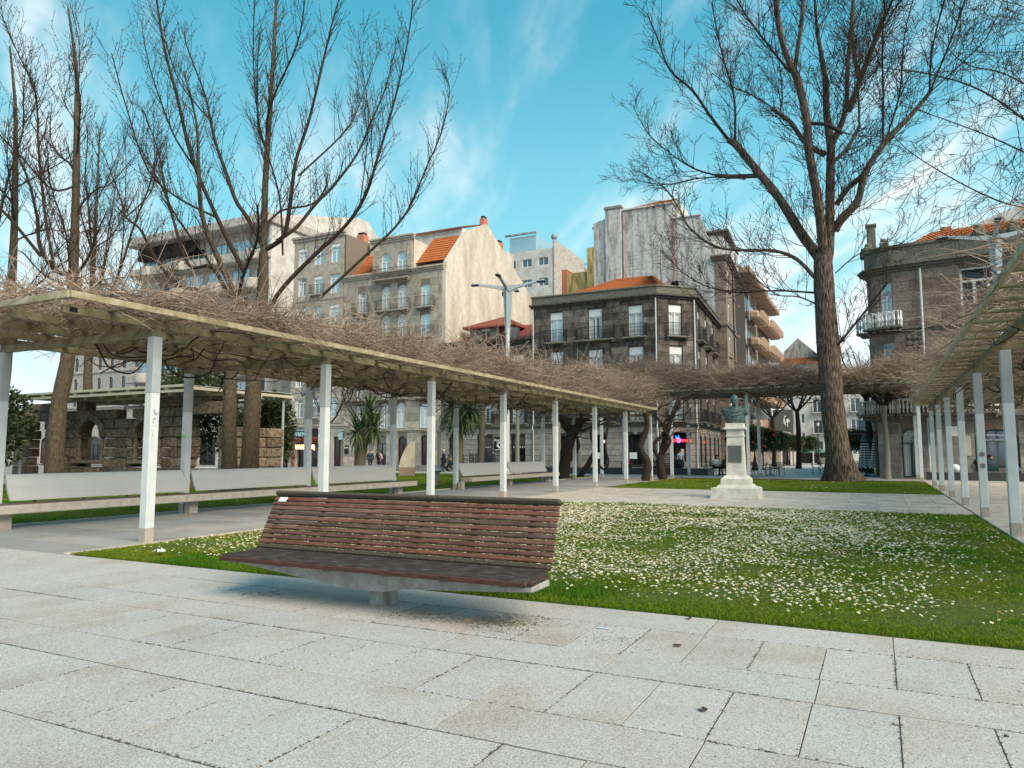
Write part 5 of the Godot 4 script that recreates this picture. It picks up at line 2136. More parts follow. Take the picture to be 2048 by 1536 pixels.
	body_box(G, gf, 9.5, 16, 0, 2.8, 2.3, 2.64, "interior", "passage")
	body_box(G, gf, 8, 30, 4.25, 5.6, -2, 2.0, "dark_steel", "terrace_rail")
	# grey panel with emblem
	var S := thing("street_sign", "big grey sign panel with a white leaf emblem beyond the red-flowered trees", "sign", Vector3(-10.0, 0, -92))
	var pm := MB.new()
	pm.cbox(Vector3(0, 5.3, 0), Vector3(2.3, 2.6, .2), .03)
	part(S, "panel", pm, "sign_grey")
	var em := MB.new()
	em.prism(PackedVector2Array([Vector2(.1, 4.9), Vector2(.5, 4.5), Vector2(.55, 5.0), Vector2(.78, 5.2), Vector2(.6, 5.6), Vector2(.4, 5.45), Vector2(.3, 5.95), Vector2(.12, 5.7), Vector2(.05, 5.3)]), .1, .13)
	part(S, "emblem", em, "letter_white")
	for x in [-1.0, 1.0]:
		var lg := MB.new()
		lg.tube([Vector3(x, 0, -.02), Vector3(x, 4.1, -.02)], [.08, .08], 6)
		part(S, "post", lg, "sign_grey")
	# white houses at the end of the street
	var H := thing("town_house", "distant white house with stone gable at the end of the side street", "building", Vector3(-16.6, 0, -150))
	holes = []
	for k in 4:
		for q in 3:
			holes.append([1.0 + q * 2.6, 3.5 + k * 3.6, 1.3, 1.8])
	wall(H, id, 0, 8.5, 0, 18.6, holes, "white_wall", .2)
	for h in holes:
		window(H, id, h, {"pane": "glass", "bar": .1})
	body_box(H, id, .02, 8.48, 0, 18.5, -10, -.22, "white_wall")
	tiles(H, Vector3(-.3, 18.5, .4), Vector3(8.8, 18.5, .4), Vector3(8.8, 20.2, -3.5), Vector3(-.3, 20.2, -3.5), "roof_orange", .5)
	var hg := MB.new()
	hg.prism(PackedVector2Array([Vector2(.5, 19), Vector2(7, 19), Vector2(7, 20.5), Vector2(3.2, 24.2), Vector2(.5, 21.6)]), -6, -3.6)
	part(H, "stone_gable", hg, "grey_wall")
	var H2 := thing("turret_house", "distant white turret with a pointed slate cap beside the big tree trunk", "building", Vector3(-7.4, 0, -152))
	var tm := MB.new()
	tm.lathe([Vector2(2.3, 0), Vector2(2.3, 22.6), Vector2(2.5, 22.8)], 14)
	part(H2, "wall", tm, "white_wall")
	var tc := MB.new()
	tc.lathe([Vector2(2.7, 22.8), Vector2(1.2, 24.6), Vector2(0, 26.0)], 14)
	part(H2, "roof", tc, "roof_slate")
	var ts := MB.new()
	ts.tube([Vector3(0, 25.8, 0), Vector3(0, 28.4, 0)], [.08, .03], 5)
	part(H2, "spire", ts, "iron")
	var N := thing("apartment_block", "pale distant block with rows of balconies, seen under the far pergola", "building", Vector3(-10.5, 0, -128))
	holes = []
	for k in 3:
		for q in 8:
			holes.append([1.2 + q * 2.8, 1.2 + k * 3.4, 1.4, 2.2])
	wall(N, id, 0, 24, 0, 12.0, holes, "white_wall", .2)
	for h in holes:
		window(N, id, h, {"pane": "glass", "bar": .1})
	body_box(N, id, .02, 23.9, 0, 11.9, -10, -.22, "white_wall")
	for k in 2:
		for q in 4:
			balcony(N, id, 1.0 + q * 5.6, 4.6 + k * 3.4, 3.2, .8, 1.0, "bars", "pale_conc", "iron")


# ---------------------------------------------------------------- round-cornered house on the right
func house_right() -> void:
	var u := Vector3(.99, 0, .139).normalized()
	var base := Vector3(1.1, 0, -47.5)
	var I := thing("corner_house", "brown stone house with rounded corner, white balconies and carved parapet, on the right", "building", base)
	var fr := frame_of(Vector3.ZERO, u)
	var holes := [[3.4, 9.45, 2.0, 2.3], [3.4, 5.4, 2.0, 2.6], [6.6, 9.45, 1.4, 2.3], [6.6, 5.4, 1.4, 2.6], [9.6, 9.45, 1.4, 2.3], [9.6, 5.4, 1.4, 2.6]]
	var gh := [[3.65, .68, 2.0, 2.05, .45], [.1, .08, .95, 2.75, .45], [7.8, .1, 1.4, 2.7, .5], [10.6, .1, 1.4, 2.7, .5]]
	var all := holes.duplicate()
	all.append_array(gh)
	wall(I, fr, 0, 14, -.05, 12.2, all, "brown_block_1", .28)
	ashlar(I, fr, 0, 14, 3.6, 12.0, .6, 1.15, all, "brown_block")
	ashlar(I, fr, 0, 14, .0, 3.2, .64, 1.6, all, "grey_block", "stone_block", .015, .008)
	for h in holes:
		window(I, fr, h, {"mull": 2 if h[2] > 1.5 else 1, "transom": .32, "bar": .11, "pane": "glass_dark" if h[2] > 1.5 else "glass"})
	for i in 4:
		window(I, fr, gh[i], {"frame": "green_paint", "pane": "glass" if i == 0 else "curtain" if i == 1 else "glass_dark", "transom": .3, "bar": .07, "mull": 0 if i == 0 else 1, "called": "shop_window" if i == 0 else "door"})
	var wl := part(I, "window_lettering", text_mesh("MODA INFANTIL", .1), "letter_white", fr * at(Vector3(4.75, 2.42, -.11)))
	wl.name = "window_lettering"
	part(I, "window_lettering", text_mesh("COMUNION  CEREMONIA  BEBE", .075), "letter_white", fr * at(Vector3(4.65, 2.15, -.11)))
	part(I, "house_number", text_mesh("12A", .15), "letter_orange", fr * at(Vector3(4.35, 2.98, .05)))
	# rounded corner in seven flat stretches
	var R := 1.5
	var ctr := fr * Vector3(0, 0, -R)
	for s in 4:
		var a0 := deg_to_rad(s * 26.0)
		var a1 := deg_to_rad((s + 1) * 26.0)
		var w := fr.basis.z
		var p0 := ctr + w.rotated(Vector3.UP, -a0) * R
		var p1 := ctr + w.rotated(Vector3.UP, -a1) * R
		var sf := frame_of(p1, p0 - p1)
		var sw := p0.distance_to(p1)
		var hs := []
		var gs := []
		var hh := []
		if s in [0, 3]:
			hh = [[.02, 8.85, sw - .04, 2.6], [.02, 5.1, sw - .04, 2.75]]
		if s in [2]:
			gs = [[.01, .08, sw - .02, 2.75, .3]]
		var both := hh.duplicate()
		both.append_array(gs)
		wall(I, sf, 0, sw, -.05, 12.2, both, "brown_block_1", .28)
		if s < 4:
			ashlar(I, sf, .01, sw - .01, 3.6, 12.0, .6, .75, both, "brown_block")
			ashlar(I, sf, .01, sw - .01, .0, 3.2, .64, .75, both, "grey_block", "stone_block", .015, .008)
		for h in hh:
			window(I, sf, h, {"transom": .3, "bar": .09, "pane": "glass_sky" if h[1] > 8 else "glass"})
		for h in gs:
			window(I, sf, h, {"frame": "green_paint", "pane": "curtain", "transom": .3, "bar": .08, "called": "shop_door"})
		for e in [["cornice", 12.0, .4, .5, "mossy_stone", 3], ["string_course", 3.25, .35, .35, "mossy_stone", 2], ["string_course", 8.4, .3, .2, "mossy_stone", 2], ["parapet", 12.45, .95, .12, "mossy_stone", 1], ["parapet_cap", 13.4, .18, .2, "mossy_stone", 1]]:
			strip(I, sf, e[0], -.03, sw + .03, e[1], e[2], e[3], e[4], e[5])
		if s in [0, 1, 3]:
			balcony(I, sf, -.02, 8.75, sw + .04, .75, .85, "white", "mossy_stone", "white_paint")
		if s < 3:
			balcony(I, sf, -.02, 3.68, sw + .04, .85, .8, "white", "mossy_stone", "white_paint")
		if s == 0:
			balcony(I, sf, -.02, 5.0, sw + .04, .3, .7, "white", "brown_block_2", "white_paint")
		if s in [1]:
			var pl := MB.new()
			pl.xf = sf
			pl.cbox(Vector3(sw / 2, 10.2, .06), Vector3(.5, 2.9, .1), .03)
			part(I, "pilaster", pl, "brown_block_3")
	for e in [["cornice", 12.0, .4, .5, "mossy_stone", 3], ["string_course", 3.25, .35, .35, "mossy_stone", 2], ["string_course", 8.4, .3, .2, "mossy_stone", 2], ["parapet", 12.45, .95, .12, "mossy_stone", 1], ["parapet_cap", 13.4, .18, .2, "mossy_stone", 1]]:
		strip(I, fr, e[0], 0, 14, e[1], e[2], e[3], e[4], e[5])
	balcony(I, fr, -.02, 8.75, .5, .75, .85, "white", "mossy_stone", "white_paint")
	balcony(I, fr, .05, 3.68, 4.8, .85, .8, "white", "mossy_stone", "white_paint")
	for q in 9:
		var t := MB.new()
		var pf := fr
		var px := q * 1.55 - .2
		var at_p := fr * Vector3(px, 0, .1)
		if q < 3:
			at_p = ctr + fr.basis.z.rotated(Vector3.UP, -deg_to_rad(10.0 + q * 40.0)) * (R + .1)
		t.cbox(at_p + Vector3(0, 13.45 + .15, 0), Vector3(.5, .5, .4), .08)
		t.ball(at_p + Vector3(0, 13.92, 0), Vector3(.2, .16, .18), 8)
		part(I, "parapet_finial", t, "mossy_stone")
	var tp := MB.new()
	tp.cbox(ctr + Vector3(-1.15, 14.2, .3), Vector3(.5, 2.0, .5), .06)
	tp.cbox(ctr + Vector3(-1.15, 15.25, .3), Vector3(.62, .16, .62), .04)
	part(I, "corner_pillar", tp, "mossy_stone")
	var cv := MB.new()
	cv.xf = fr
	for q in 9:
		cv.ball(Vector3(.75 + (q % 3) * .3, 7.4 + (q / 3) * .32, .0), Vector3(.2, .2, .16), 8)
	part(I, "carved_relief", cv, "brown_block_0")
	var pm := MB.new()
	pm.xf = fr
	pm.tube([Vector3(1.5, 12, .2), Vector3(1.5, 3.9, .2), Vector3(1.5, .3, .2)], [.06, .06, .06], 8)
	part(I, "drainpipe", pm, "plastic_white")
	body_box(I, fr, .02, 13.98, 0, 12.2, -14, -.3, "dark_core")
	var cyl := MB.new()
	cyl.lathe([Vector2(R - .34, 0), Vector2(R - .34, 12.3), Vector2(0, 12.3)], 20, ctr)
	part(I, "corner_body", cyl, "dark_core")
	body_box(I, fr, -1.48, .0, 0, 12.2, -14, -1.5, "brown_block_1", "side_wall")
	tiles(I, fr * Vector3(.2, 13.4, -.9), fr * Vector3(13, 13.4, -.9), fr * Vector3(13, 15.6, -6), fr * Vector3(1.8, 15.6, -6), "roof_orange")
	# shop fittings
	for e in [["B. Segares", .2, true, 2.66], ["COMPLEMENTOS", .085, false, 2.48], ["DE PEQUES", .085, false, 2.36]]:
		part(I, "shop_lettering", text_mesh(e[0], e[1] * .8, e[2]), "letter_white", fr * at(Vector3(.575, e[3] - .14, -.07)))
	var ts := MB.new()
	ts.xf = fr
	ts.cbox(Vector3(1.75, 2.75, .3), Vector3(.12, 1.5, .75), .02)
	part(I, "projecting_sign", ts, "sign_teal")
	var wp := MB.new()
	wp.xf = fr
	wp.cbox(Vector3(2.75, 2.65, .2), Vector3(.3, .55, .06), .01)
	part(I, "white_sign", wp, "letter_white")
	var nb := MB.new()
	nb.xf = fr
	nb.cbox(Vector3(3.35, 1.85, .06), Vector3(.24, 1.1, .05), .01)
	part(I, "notice_board", nb, "cream_paint")
	var al := MB.new()
	al.xf = fr
	al.cbox(Vector3(6.15, 1.5, .08), Vector3(.3, .22, .08), .02)
	part(I, "alarm_plate", al, "red_plate")
	var np := MB.new()
	np.xf = fr
	np.cbox(Vector3(6.0, 1.95, .06), Vector3(.55, .14, .04), .01)
	part(I, "street_name_plate", np, "sticker_grey")
	var bd := MB.new()
	bd.xf = fr
	bd.cbox(Vector3(6.3, 3.0, .2), Vector3(.7, .3, .3), .05)
	bd.tube([Vector3(6.3, 2.9, .3), Vector3(6.3, 2.6, .34), Vector3(6.25, 2.3, .3)], [.1, .12, .06], 8)
	part(I, "wall_bracket", bd, "grey_block_3")
	# white gable with orange roofs behind
	var J := thing("gable_house", "white blank gable and orange tile roofs rising behind the round-cornered house", "building", Vector3(.6, 0, -62))
	var gm := MB.new()
	gm.prism(PackedVector2Array([Vector2(2.6, 0), Vector2(16, 0), Vector2(16, 21.5), Vector2(8.2, 18.9), Vector2(4.4, 17.4), Vector2(2.6, 16.0)]), -.4, 0)
	part(J, "gable_wall", gm, "white_wall")
	var bm := MB.new()
	bm.prism(PackedVector2Array([Vector2(2.7, 0), Vector2(16, 0), Vector2(16, 21.3), Vector2(8.2, 18.7), Vector2(4.4, 17.2), Vector2(2.7, 15.8)]), -9, -.42)
	part(J, "body", bm, "grey_wall")
	tiles(J, Vector3(-.2, 15.6, 0.3), Vector3(4.0, 15.8, 0.3), Vector3(5.2, 18.0, -5), Vector3(1.0, 17.0, -5), "roof_orange")
	tiles(J, Vector3(.3, 15.0, 1.8), Vector3(6.4, 14.8, 1.8), Vector3(6.4, 16.3, .2), Vector3(2.6, 15.8, .2), "roof_orange")
	for q in [[3.6, 18.1], [4.8, 18.6]]:
		var c := MB.new()
		c.cbox(Vector3(q[0], q[1] - .3, -2.5), Vector3(.7, 1.2, .6), .03)
		part(J, "chimney", c, "brick_orange")
	body_box(J, Transform3D(), 0, 3, 0, 15.4, -8, -.2, "brown_block_1", "lower_wall")


# ---------------------------------------------------------------- pergolas
# x0: the side with the overhanging fascia (sign gives its direction), x1: the back posts
func pergola(label: String, x0: float, x1: float, zs: Array, z_front: float, z_back: float, base_h: float, side: int, foot_m: String, beam_m := "beam", swap := false, skip_back := []) -> Node3D:
	var T := thing("pergola", label, "pergola", Vector3.ZERO)
	# swap lays the long direction along x in place of z
	var w := func(x: float, y: float, z: float) -> Vector3: return Vector3(z, y, x) if swap else Vector3(x, y, z)
	var ph: float = base_h
	for z in zs:
		for x in [x0, x1]:
			if x == x1 and z in skip_back:
				continue
			var p := MB.new()
			p.cbox(Vector3(0, (ph - .95) / 2, 0), Vector3(.165, ph - .95, .165), .008)
			var P := part(T, "post", p, "post_paint", at(w.call(x, 0, z)))
			var s := MB.new()
			s.cbox(Vector3(0, ph - .475, 0), Vector3(.168, .95, .168), .008)
			for sy in [-.05, -.12]:
				for sx in [-.04, .04]:
					s.ball(Vector3(sx, ph + sy, .086), Vector3(.012, .012, .008), 6)
			part(P, "sleeve", s, "post_sleeve")
			var f := MB.new()
			f.cbox(Vector3(0, .11, 0), Vector3(.169, .24, .169), .008)
			part(P, "stained_foot", f, foot_m)
		var c := MB.new()
		var wd := absf(x1 - x0) + .16
		c.cbox(Vector3.ZERO, Vector3(wd, .14, .1) if not swap else Vector3(.1, .14, wd), .008)
		part(T, "cross_beam", c, beam_m, at(w.call((x0 + x1) / 2, ph + .07, z)))
	# purlins in lengths, with a butt joint above each post
	var n := 5
	for i in n:
		var x := lerpf(x0, x1, float(i) / (n - 1))
		var cuts := [z_front - (.25 if i == 0 else .12 * (i % 3))]
		for z in zs:
			if z < cuts[-1] - .8 and z > z_back + .8:
				cuts.append(z - .55)
		cuts.append(z_back)
		for k in cuts.size() - 1:
			var ln: float = cuts[k] - cuts[k + 1] - .006
			var b := MB.new()
			b.cbox(Vector3.ZERO, Vector3(.09, .135, ln) if not swap else Vector3(ln, .135, .09), .008)
			part(T, "purlin", b, beam_m, at(w.call(x, ph + .14 + .07, (cuts[k] + cuts[k + 1]) / 2)))
	# flat rafters above and the edge boards
	var xa: float = x0 + side * .66
	var xb: float = x1 - side * .66
	var rl := absf(xb - xa) - .05
	var zz := z_front - .02
	while zz > z_back:
		var r := MB.new()
		r.cbox(Vector3.ZERO, Vector3(rl, .045, .1) if not swap else Vector3(.1, .045, rl), .006)
		part(T, "rafter", r, beam_m, at(w.call((xa + xb) / 2, ph + .302, zz)))
		zz -= .98
	for e in [[xa, 0], [xb, 0]]:
		var zc := z_front + .04
		while zc > z_back:
			var ze := maxf(zc - 5.2, z_back)
			var f := MB.new()
			f.cbox(Vector3.ZERO, Vector3(.05, .1, zc - ze - .005) if not swap else Vector3(zc - ze - .005, .1, .05), .006)
			part(T, "fascia", f, "fascia" if beam_m == "beam" else beam_m, at(w.call(e[0], ph + .31, (zc + ze) / 2)))
			zc = ze
	for z in [z_front + .045, z_back - .005]:
		var f := MB.new()
		f.cbox(Vector3.ZERO, Vector3(rl, .1, .05) if not swap else Vector3(.05, .1, rl), .006)
		part(T, "end_fascia", f, "fascia" if beam_m == "beam" else beam_m, at(w.call((xa + xb) / 2, ph + .31, z)))
	return T


func vines(label: String, x0: float, x1: float, z0: float, z1: float, y: float, count: int, grow: Callable, stems: Array, hang: int) -> void:
	var T := thing("wisteria_vine", label, "vine", Vector3.ZERO)
	for s in stems:
		var sm := smooth_line(s[0], 4)
		var rs := []
		for i in sm.size():
			rs.append(lerpf(s[1], s[2], float(i) / sm.size()) * rr(.85, 1.2))
		var mb := MB.new()
		mb.tube(sm, rs, 8)
		part(T, "stem", mb, "vine_stem")
	# woody shoots winding through the rafters
	for i in hang:
		var p := Vector3(rr(x0 + .7, x1 - .7), y - rr(.15, .3), rr(z0 + .5, z1 - 1.5))
		var pts := [p]
		var d := Vector3(rr(-1, 1), rr(-.3, .1), rr(-1, 1)).normalized()
		for k in 6:
			d = (d + jit(.7) + Vector3(0, (y - .25 - p.y) * .7, 0)).normalized()
			p += d * rr(.22, .45)
			p.y = clampf(p.y, y - .75, y - .08)
			p.x = clampf(p.x, x0 + .3, x1 - .3)
			pts.append(p)
		var sm := smooth_line(pts, 3)
		var rs := []
		var r := rr(.008, .024)
		for k in sm.size():
			rs.append(r * (1.0 - .5 * k / sm.size()))
		var mb := MB.new()
		mb.tube(sm, rs, 5, false)
		part(T, "woody_shoot", mb, "vine_stem")
	for v in 4:
		var where := []
		var tints := []
		for i in count / 4:
			var p := Vector3(rr(x0, x1), y, rr(z0, z1))
			var top: float = grow.call(p)
			if top <= 0.0:
				continue
			p.y += pow(rng.randf(), 1.4) * top
			var sc := rr(.7, 1.15)
			where.append(Transform3D(Basis(Vector3.UP, rr(0, TAU)).scaled_local(Vector3(sc, sc * rr(.8, 1.2), sc)), p))
			tints.append(L(1, 1, 1) * rr(.7, 1.25))
		many(T, "twigs", twig_clump(100 + v, 14, 1.15, [.3, .9, .55, 1.5][v], .0075), "vine_twig", where, tints)


func pergolas() -> void:
	var zl := [-8.2, -12.48, -16.76, -21.04, -25.32, -29.6, -33.88, -38.16]
	pergola("long weathered pergola on the left, over the grey path and steel benches", -10.85, -15.2, zl, -6.35, -37.2, 3.4, 1, "post_foot")
	var zr := [-11.5, -15.7, -19.9, -24.1, -28.3, -32.5, -36.7]
	pergola("weathered pergola on pale posts at the right edge of the flower lawn", 2.12, 6.4, zr, -7.2, -37.4, 3.3, -1, "post_foot")
	var T := pergola("higher grey pergola crossing behind the bust and the big tree", -42.4, -46.7, [1.9, -2.3, -6.5, -10.8, -15.1], 5.6, -16.4, 4.72, 1, "post_foot", "beam_far", true, [])
	T.set_meta("label", "higher grey pergola crossing behind the bust and the big tree")
	# tall posts of the crossing at the end of the left pergola belong to the far one
	var grow_l := func(p: Vector3) -> float:
		var far := clampf((-p.z - 6.0) / 30.0, 0, 1)
		return (.14 + .22 * sin(p.z * 1.3 + p.x) * sin(p.x * 2.1) + far * 1.25) * (1.0 if p.z < -7.0 else .6)
	var stems := [
		[[Vector3(-15.9, 0, -38.0), Vector3(-15.75, .9, -38.1), Vector3(-15.55, 1.9, -38.0), Vector3(-15.2, 2.8, -38.3), Vector3(-14.6, 3.7, -38.4)], .42, .3],
		[[Vector3(-16.1, 0, -38.3), Vector3(-15.9, .9, -38.4), Vector3(-15.3, 1.9, -38.6), Vector3(-15.6, 2.8, -38.3), Vector3(-16.2, 3.7, -38.0)], .3, .22],
		[[Vector3(-16.0, 0, -40.9), Vector3(-15.3, .9, -40.8), Vector3(-14.9, 1.7, -40.7), Vector3(-15.2, 2.6, -40.9), Vector3(-14.9, 4.0, -41)], .2, .07],
		[[Vector3(-14.9, 1.0, -40.8), Vector3(-14.4, .5, -40.7), Vector3(-14.1, .9, -40.7), Vector3(-14.3, 2.0, -40.8), Vector3(-14.0, 4.0, -41)], .08, .05],
		[[Vector3(-11.0, 0, -37.6), Vector3(-10.9, .9, -37.7), Vector3(-11.25, 1.8, -37.6), Vector3(-10.9, 2.9, -37.8), Vector3(-11.2, 4.2, -38.0)], .24, .09],
		[[Vector3(-10.6, 0, -39.6), Vector3(-10.7, 1.0, -39.5), Vector3(-10.5, 2.0, -39.7), Vector3(-10.2, 3.0, -39.6), Vector3(-9.7, 4.6, -40.2)], .26, .1],
		[[Vector3(-10.7, 1.0, -39.5), Vector3(-11.0, 1.9, -39.3), Vector3(-10.4, 2.7, -39.6), Vector3(-10.9, 3.6, -39.5), Vector3(-10.3, 4.6, -40)], .11, .06],
		[[Vector3(-10.65, 1.3, -39.5), Vector3(-10.1, 2.1, -39.4), Vector3(-10.5, 3.0, -39.5), Vector3(-9.6, 3.9, -39.6), Vector3(-9.8, 4.6, -40.3)], .09, .05]]
	for i in 26:
		# side shoots of the thick stems
		var b := Vector3(rr(-15.8, -15.0), rr(2.0, 3.4), rr(-38.8, -37.8)) if i % 2 else Vector3(rr(-11.2, -10.0), rr(1.6, 4.0), rr(-40, -37.7))
		stems.append([[b, b + Vector3(rr(.2, .9), rr(-.2, .5), rr(-.3, .3)), b + Vector3(rr(.7, 2.0), rr(.0, .9), rr(-.5, .5)), b + Vector3(rr(1.0, 3.0), rr(.3, 1.2), rr(-.6, .6))], rr(.02, .04), .012])
	vines("bare tangled wisteria on the left pergola, with thick trunks at its far end", -15.9, -10.15, -38.5, -6.3, 3.74, 2000, grow_l, stems, 150)
	var grow_f := func(p: Vector3) -> float:
		return .85 + .35 * sin(p.x * .9) + .9 * clampf((-p.x - 5.0) / 8.0, 0, 1)
	var fst := []
	for i in 30:
		var b := Vector3(rr(-15, 2), 5.05, -41.7)
		fst.append([[b, b + Vector3(rr(-.4, .4), rr(-.3, .2), rr(.1, .4)), b + Vector3(rr(-1.2, 1.2), rr(-.9, -.2), rr(.1, .5)), b + Vector3(rr(-1.4, 1.4), rr(-.7, .1), rr(-.2, .3))], rr(.016, .026), .01])
	vines("dense brown tangle of bare vines over the far crossing pergola", -16.6, 5.2, -47.2, -41.5, 5.05, 3200, grow_f, fst, 60)
	var grow_r := func(p: Vector3) -> float:
		return maxf(.05, .15 + .3 * sin(p.z * .8 + p.x) + clampf((-p.z - 14.0) / 24.0, 0, 1) * .9)
	vines("bare vines sprawling over the right-hand pergola roof", 1.5, 7.0, -38.0, -9.0, 3.66, 1000, grow_r, [], 80)


# ---------------------------------------------------------------- trees
func garden_trees() -> void:
	var yaw := deg_to_rad(26.6)
	# limbs_r base (-1.64, 0.00, -41.03)
	var limbs_r = [
		[[-0.07, 0.01, -0.34, 2.64, -0.46, 5.66, -0.61, 9.40, -0.61, 10.81, -0.60, 11.85], 0.606, 0.452, 0.0],
		[[-0.73, 11.54, -0.86, 12.06, -1.39, 13.11, -2.35, 15.13, -3.23, 16.62, -4.41, 18.45, -4.71, 18.89], 0.298, 0.169, -2.0],
		[[-4.46, 18.78, -4.27, 21.50, -4.57, 23.71, -4.82, 25.94, -4.97, 28.20], 0.077, 0.035, -2.0],
		[[-4.71, 18.89, -5.83, 20.19, -6.84, 21.50, -8.18, 22.60, -8.89, 24.27, -9.50, 25.49], 0.098, 0.028, 1.5],
		[[-3.28, 16.62, -4.25, 17.05, -4.96, 17.59], 0.140, 0.119, -2.5],
		[[-4.86, 17.48, -6.08, 18.34, -7.30, 19.75, -8.42, 21.50, -9.11, 23.71], 0.056, 0.021, -4.0],
		[[-4.66, 17.32, -6.21, 17.48, -7.36, 17.43, -8.60, 17.80, -9.42, 18.34], 0.049, 0.018, -3.0],
		[[-0.63, 11.54, -0.71, 12.06, -1.03, 14.49, -1.55, 17.16, -1.71, 18.34, -2.17, 20.19, -2.56, 20.85], 0.263, 0.183, 2.0],
		[[-2.50, 20.96, -2.27, 23.16, -2.32, 24.82, -2.38, 25.94, -2.34, 28.76], 0.119, 0.063, 2.0],
		[[-2.62, 20.79, -3.46, 22.27, -4.01, 24.82, -4.40, 25.94, -4.96, 28.76], 0.169, 0.084, 3.0],
		[[-2.77, 20.74, -4.11, 21.50, -5.35, 22.16, -6.59, 23.16, -8.34, 25.05], 0.063, 0.025, 4.0],
		[[-0.43, 11.33, -0.24, 12.38, -0.03, 16.09, 0.05, 17.70, -0.09, 19.75, -0.03, 21.28], 0.298, 0.162, 0.0],
		[[-0.03, 21.28, -0.35, 23.71, -0.45, 25.27, -0.47, 28.76], 0.133, 0.056, 0.0],
		[[-0.30, 17.27, -0.88, 18.34, -1.23, 19.97, -1.92, 21.28], 0.162, 0.112, -3.0],
		[[-1.82, 21.17, -2.50, 22.60, -3.40, 23.93, -4.20, 25.49], 0.049, 0.025, -4.0],
		[[-1.62, 20.74, -1.04, 22.27, -0.74, 24.60, -0.61, 26.62], 0.056, 0.028, -3.0],
		[[-1.50, 18.34, -0.89, 18.02, -0.40, 17.37], 0.091, 0.119, 1.0],
		[[0.14, 17.80, 0.62, 19.32, 0.56, 21.50, 0.61, 23.93, 0.79, 28.20], 0.155, 0.070, 2.5],
		[[0.78, 19.32, 1.01, 20.96, 1.24, 22.60], 0.155, 0.126, 3.0],
		[[1.22, 22.27, 1.50, 23.93, 1.72, 27.63], 0.070, 0.035, 3.0],
		[[0.95, 19.75, 1.64, 21.07, 2.04, 21.72], 0.126, 0.112, -1.5],
		[[1.98, 21.61, 1.97, 23.71, 2.34, 25.94, 2.57, 27.63], 0.105, 0.056, -1.5],
		[[2.09, 21.67, 3.14, 23.93, 4.51, 25.94, 5.66, 27.63], 0.053, 0.028, -2.0],
		[[0.15, 16.84, 1.40, 18.02, 2.63, 19.75], 0.112, 0.091, -2.0],
		[[2.63, 19.75, 3.16, 23.16, 3.56, 25.94], 0.063, 0.032, -2.0],
		[[0.05, 13.11, 0.33, 13.64, 1.04, 14.49, 1.30, 15.77, 2.20, 17.27, 3.51, 18.67, 4.29, 19.65], 0.246, 0.098, 2.0],
		[[0.21, 14.49, 0.66, 15.23, 1.35, 15.82], 0.140, 0.133, 1.0],
		[[4.29, 19.65, 4.13, 21.50, 4.64, 24.27, 5.04, 25.94], 0.049, 0.028, 2.0],
		[[4.29, 19.65, 5.09, 22.83, 5.46, 25.94], 0.053, 0.028, 3.0],
		[[4.29, 19.65, 5.94, 21.17, 6.95, 22.27, 7.57, 23.82], 0.042, 0.018, 1.0],
		[[2.14, 17.21, 1.67, 19.32, 1.12, 21.17, 0.79, 23.16], 0.063, 0.028, 3.5],
		[[2.25, 17.32, 3.05, 19.86, 3.35, 22.83, 3.95, 25.27], 0.056, 0.025, 0.5],
		[[-1.08, 10.60, -1.75, 11.75, -2.75, 12.38, -4.39, 12.59, -5.61, 13.01, -6.81, 14.28, -7.19, 15.55, -7.99, 17.16, -9.31, 18.34], 0.105, 0.025, -5.0],
		[[-0.90, 9.77, -2.83, 10.03, -4.87, 10.08, -6.39, 10.60, -7.59, 11.64, -8.39, 12.90], 0.060, 0.018, -3.0],
		[[-0.98, 9.15, -2.35, 9.35, -3.88, 9.25, -4.88, 9.77], 0.046, 0.018, 3.0],
		[[-0.32, 6.68, -0.09, 7.19, 0.99, 8.73, 1.70, 9.87], 0.070, 0.049, 2.0],
		[[0.01, 10.81, 1.12, 11.75, 2.67, 11.96, 3.96, 13.11], 0.035, 0.014, 2.0],
	]
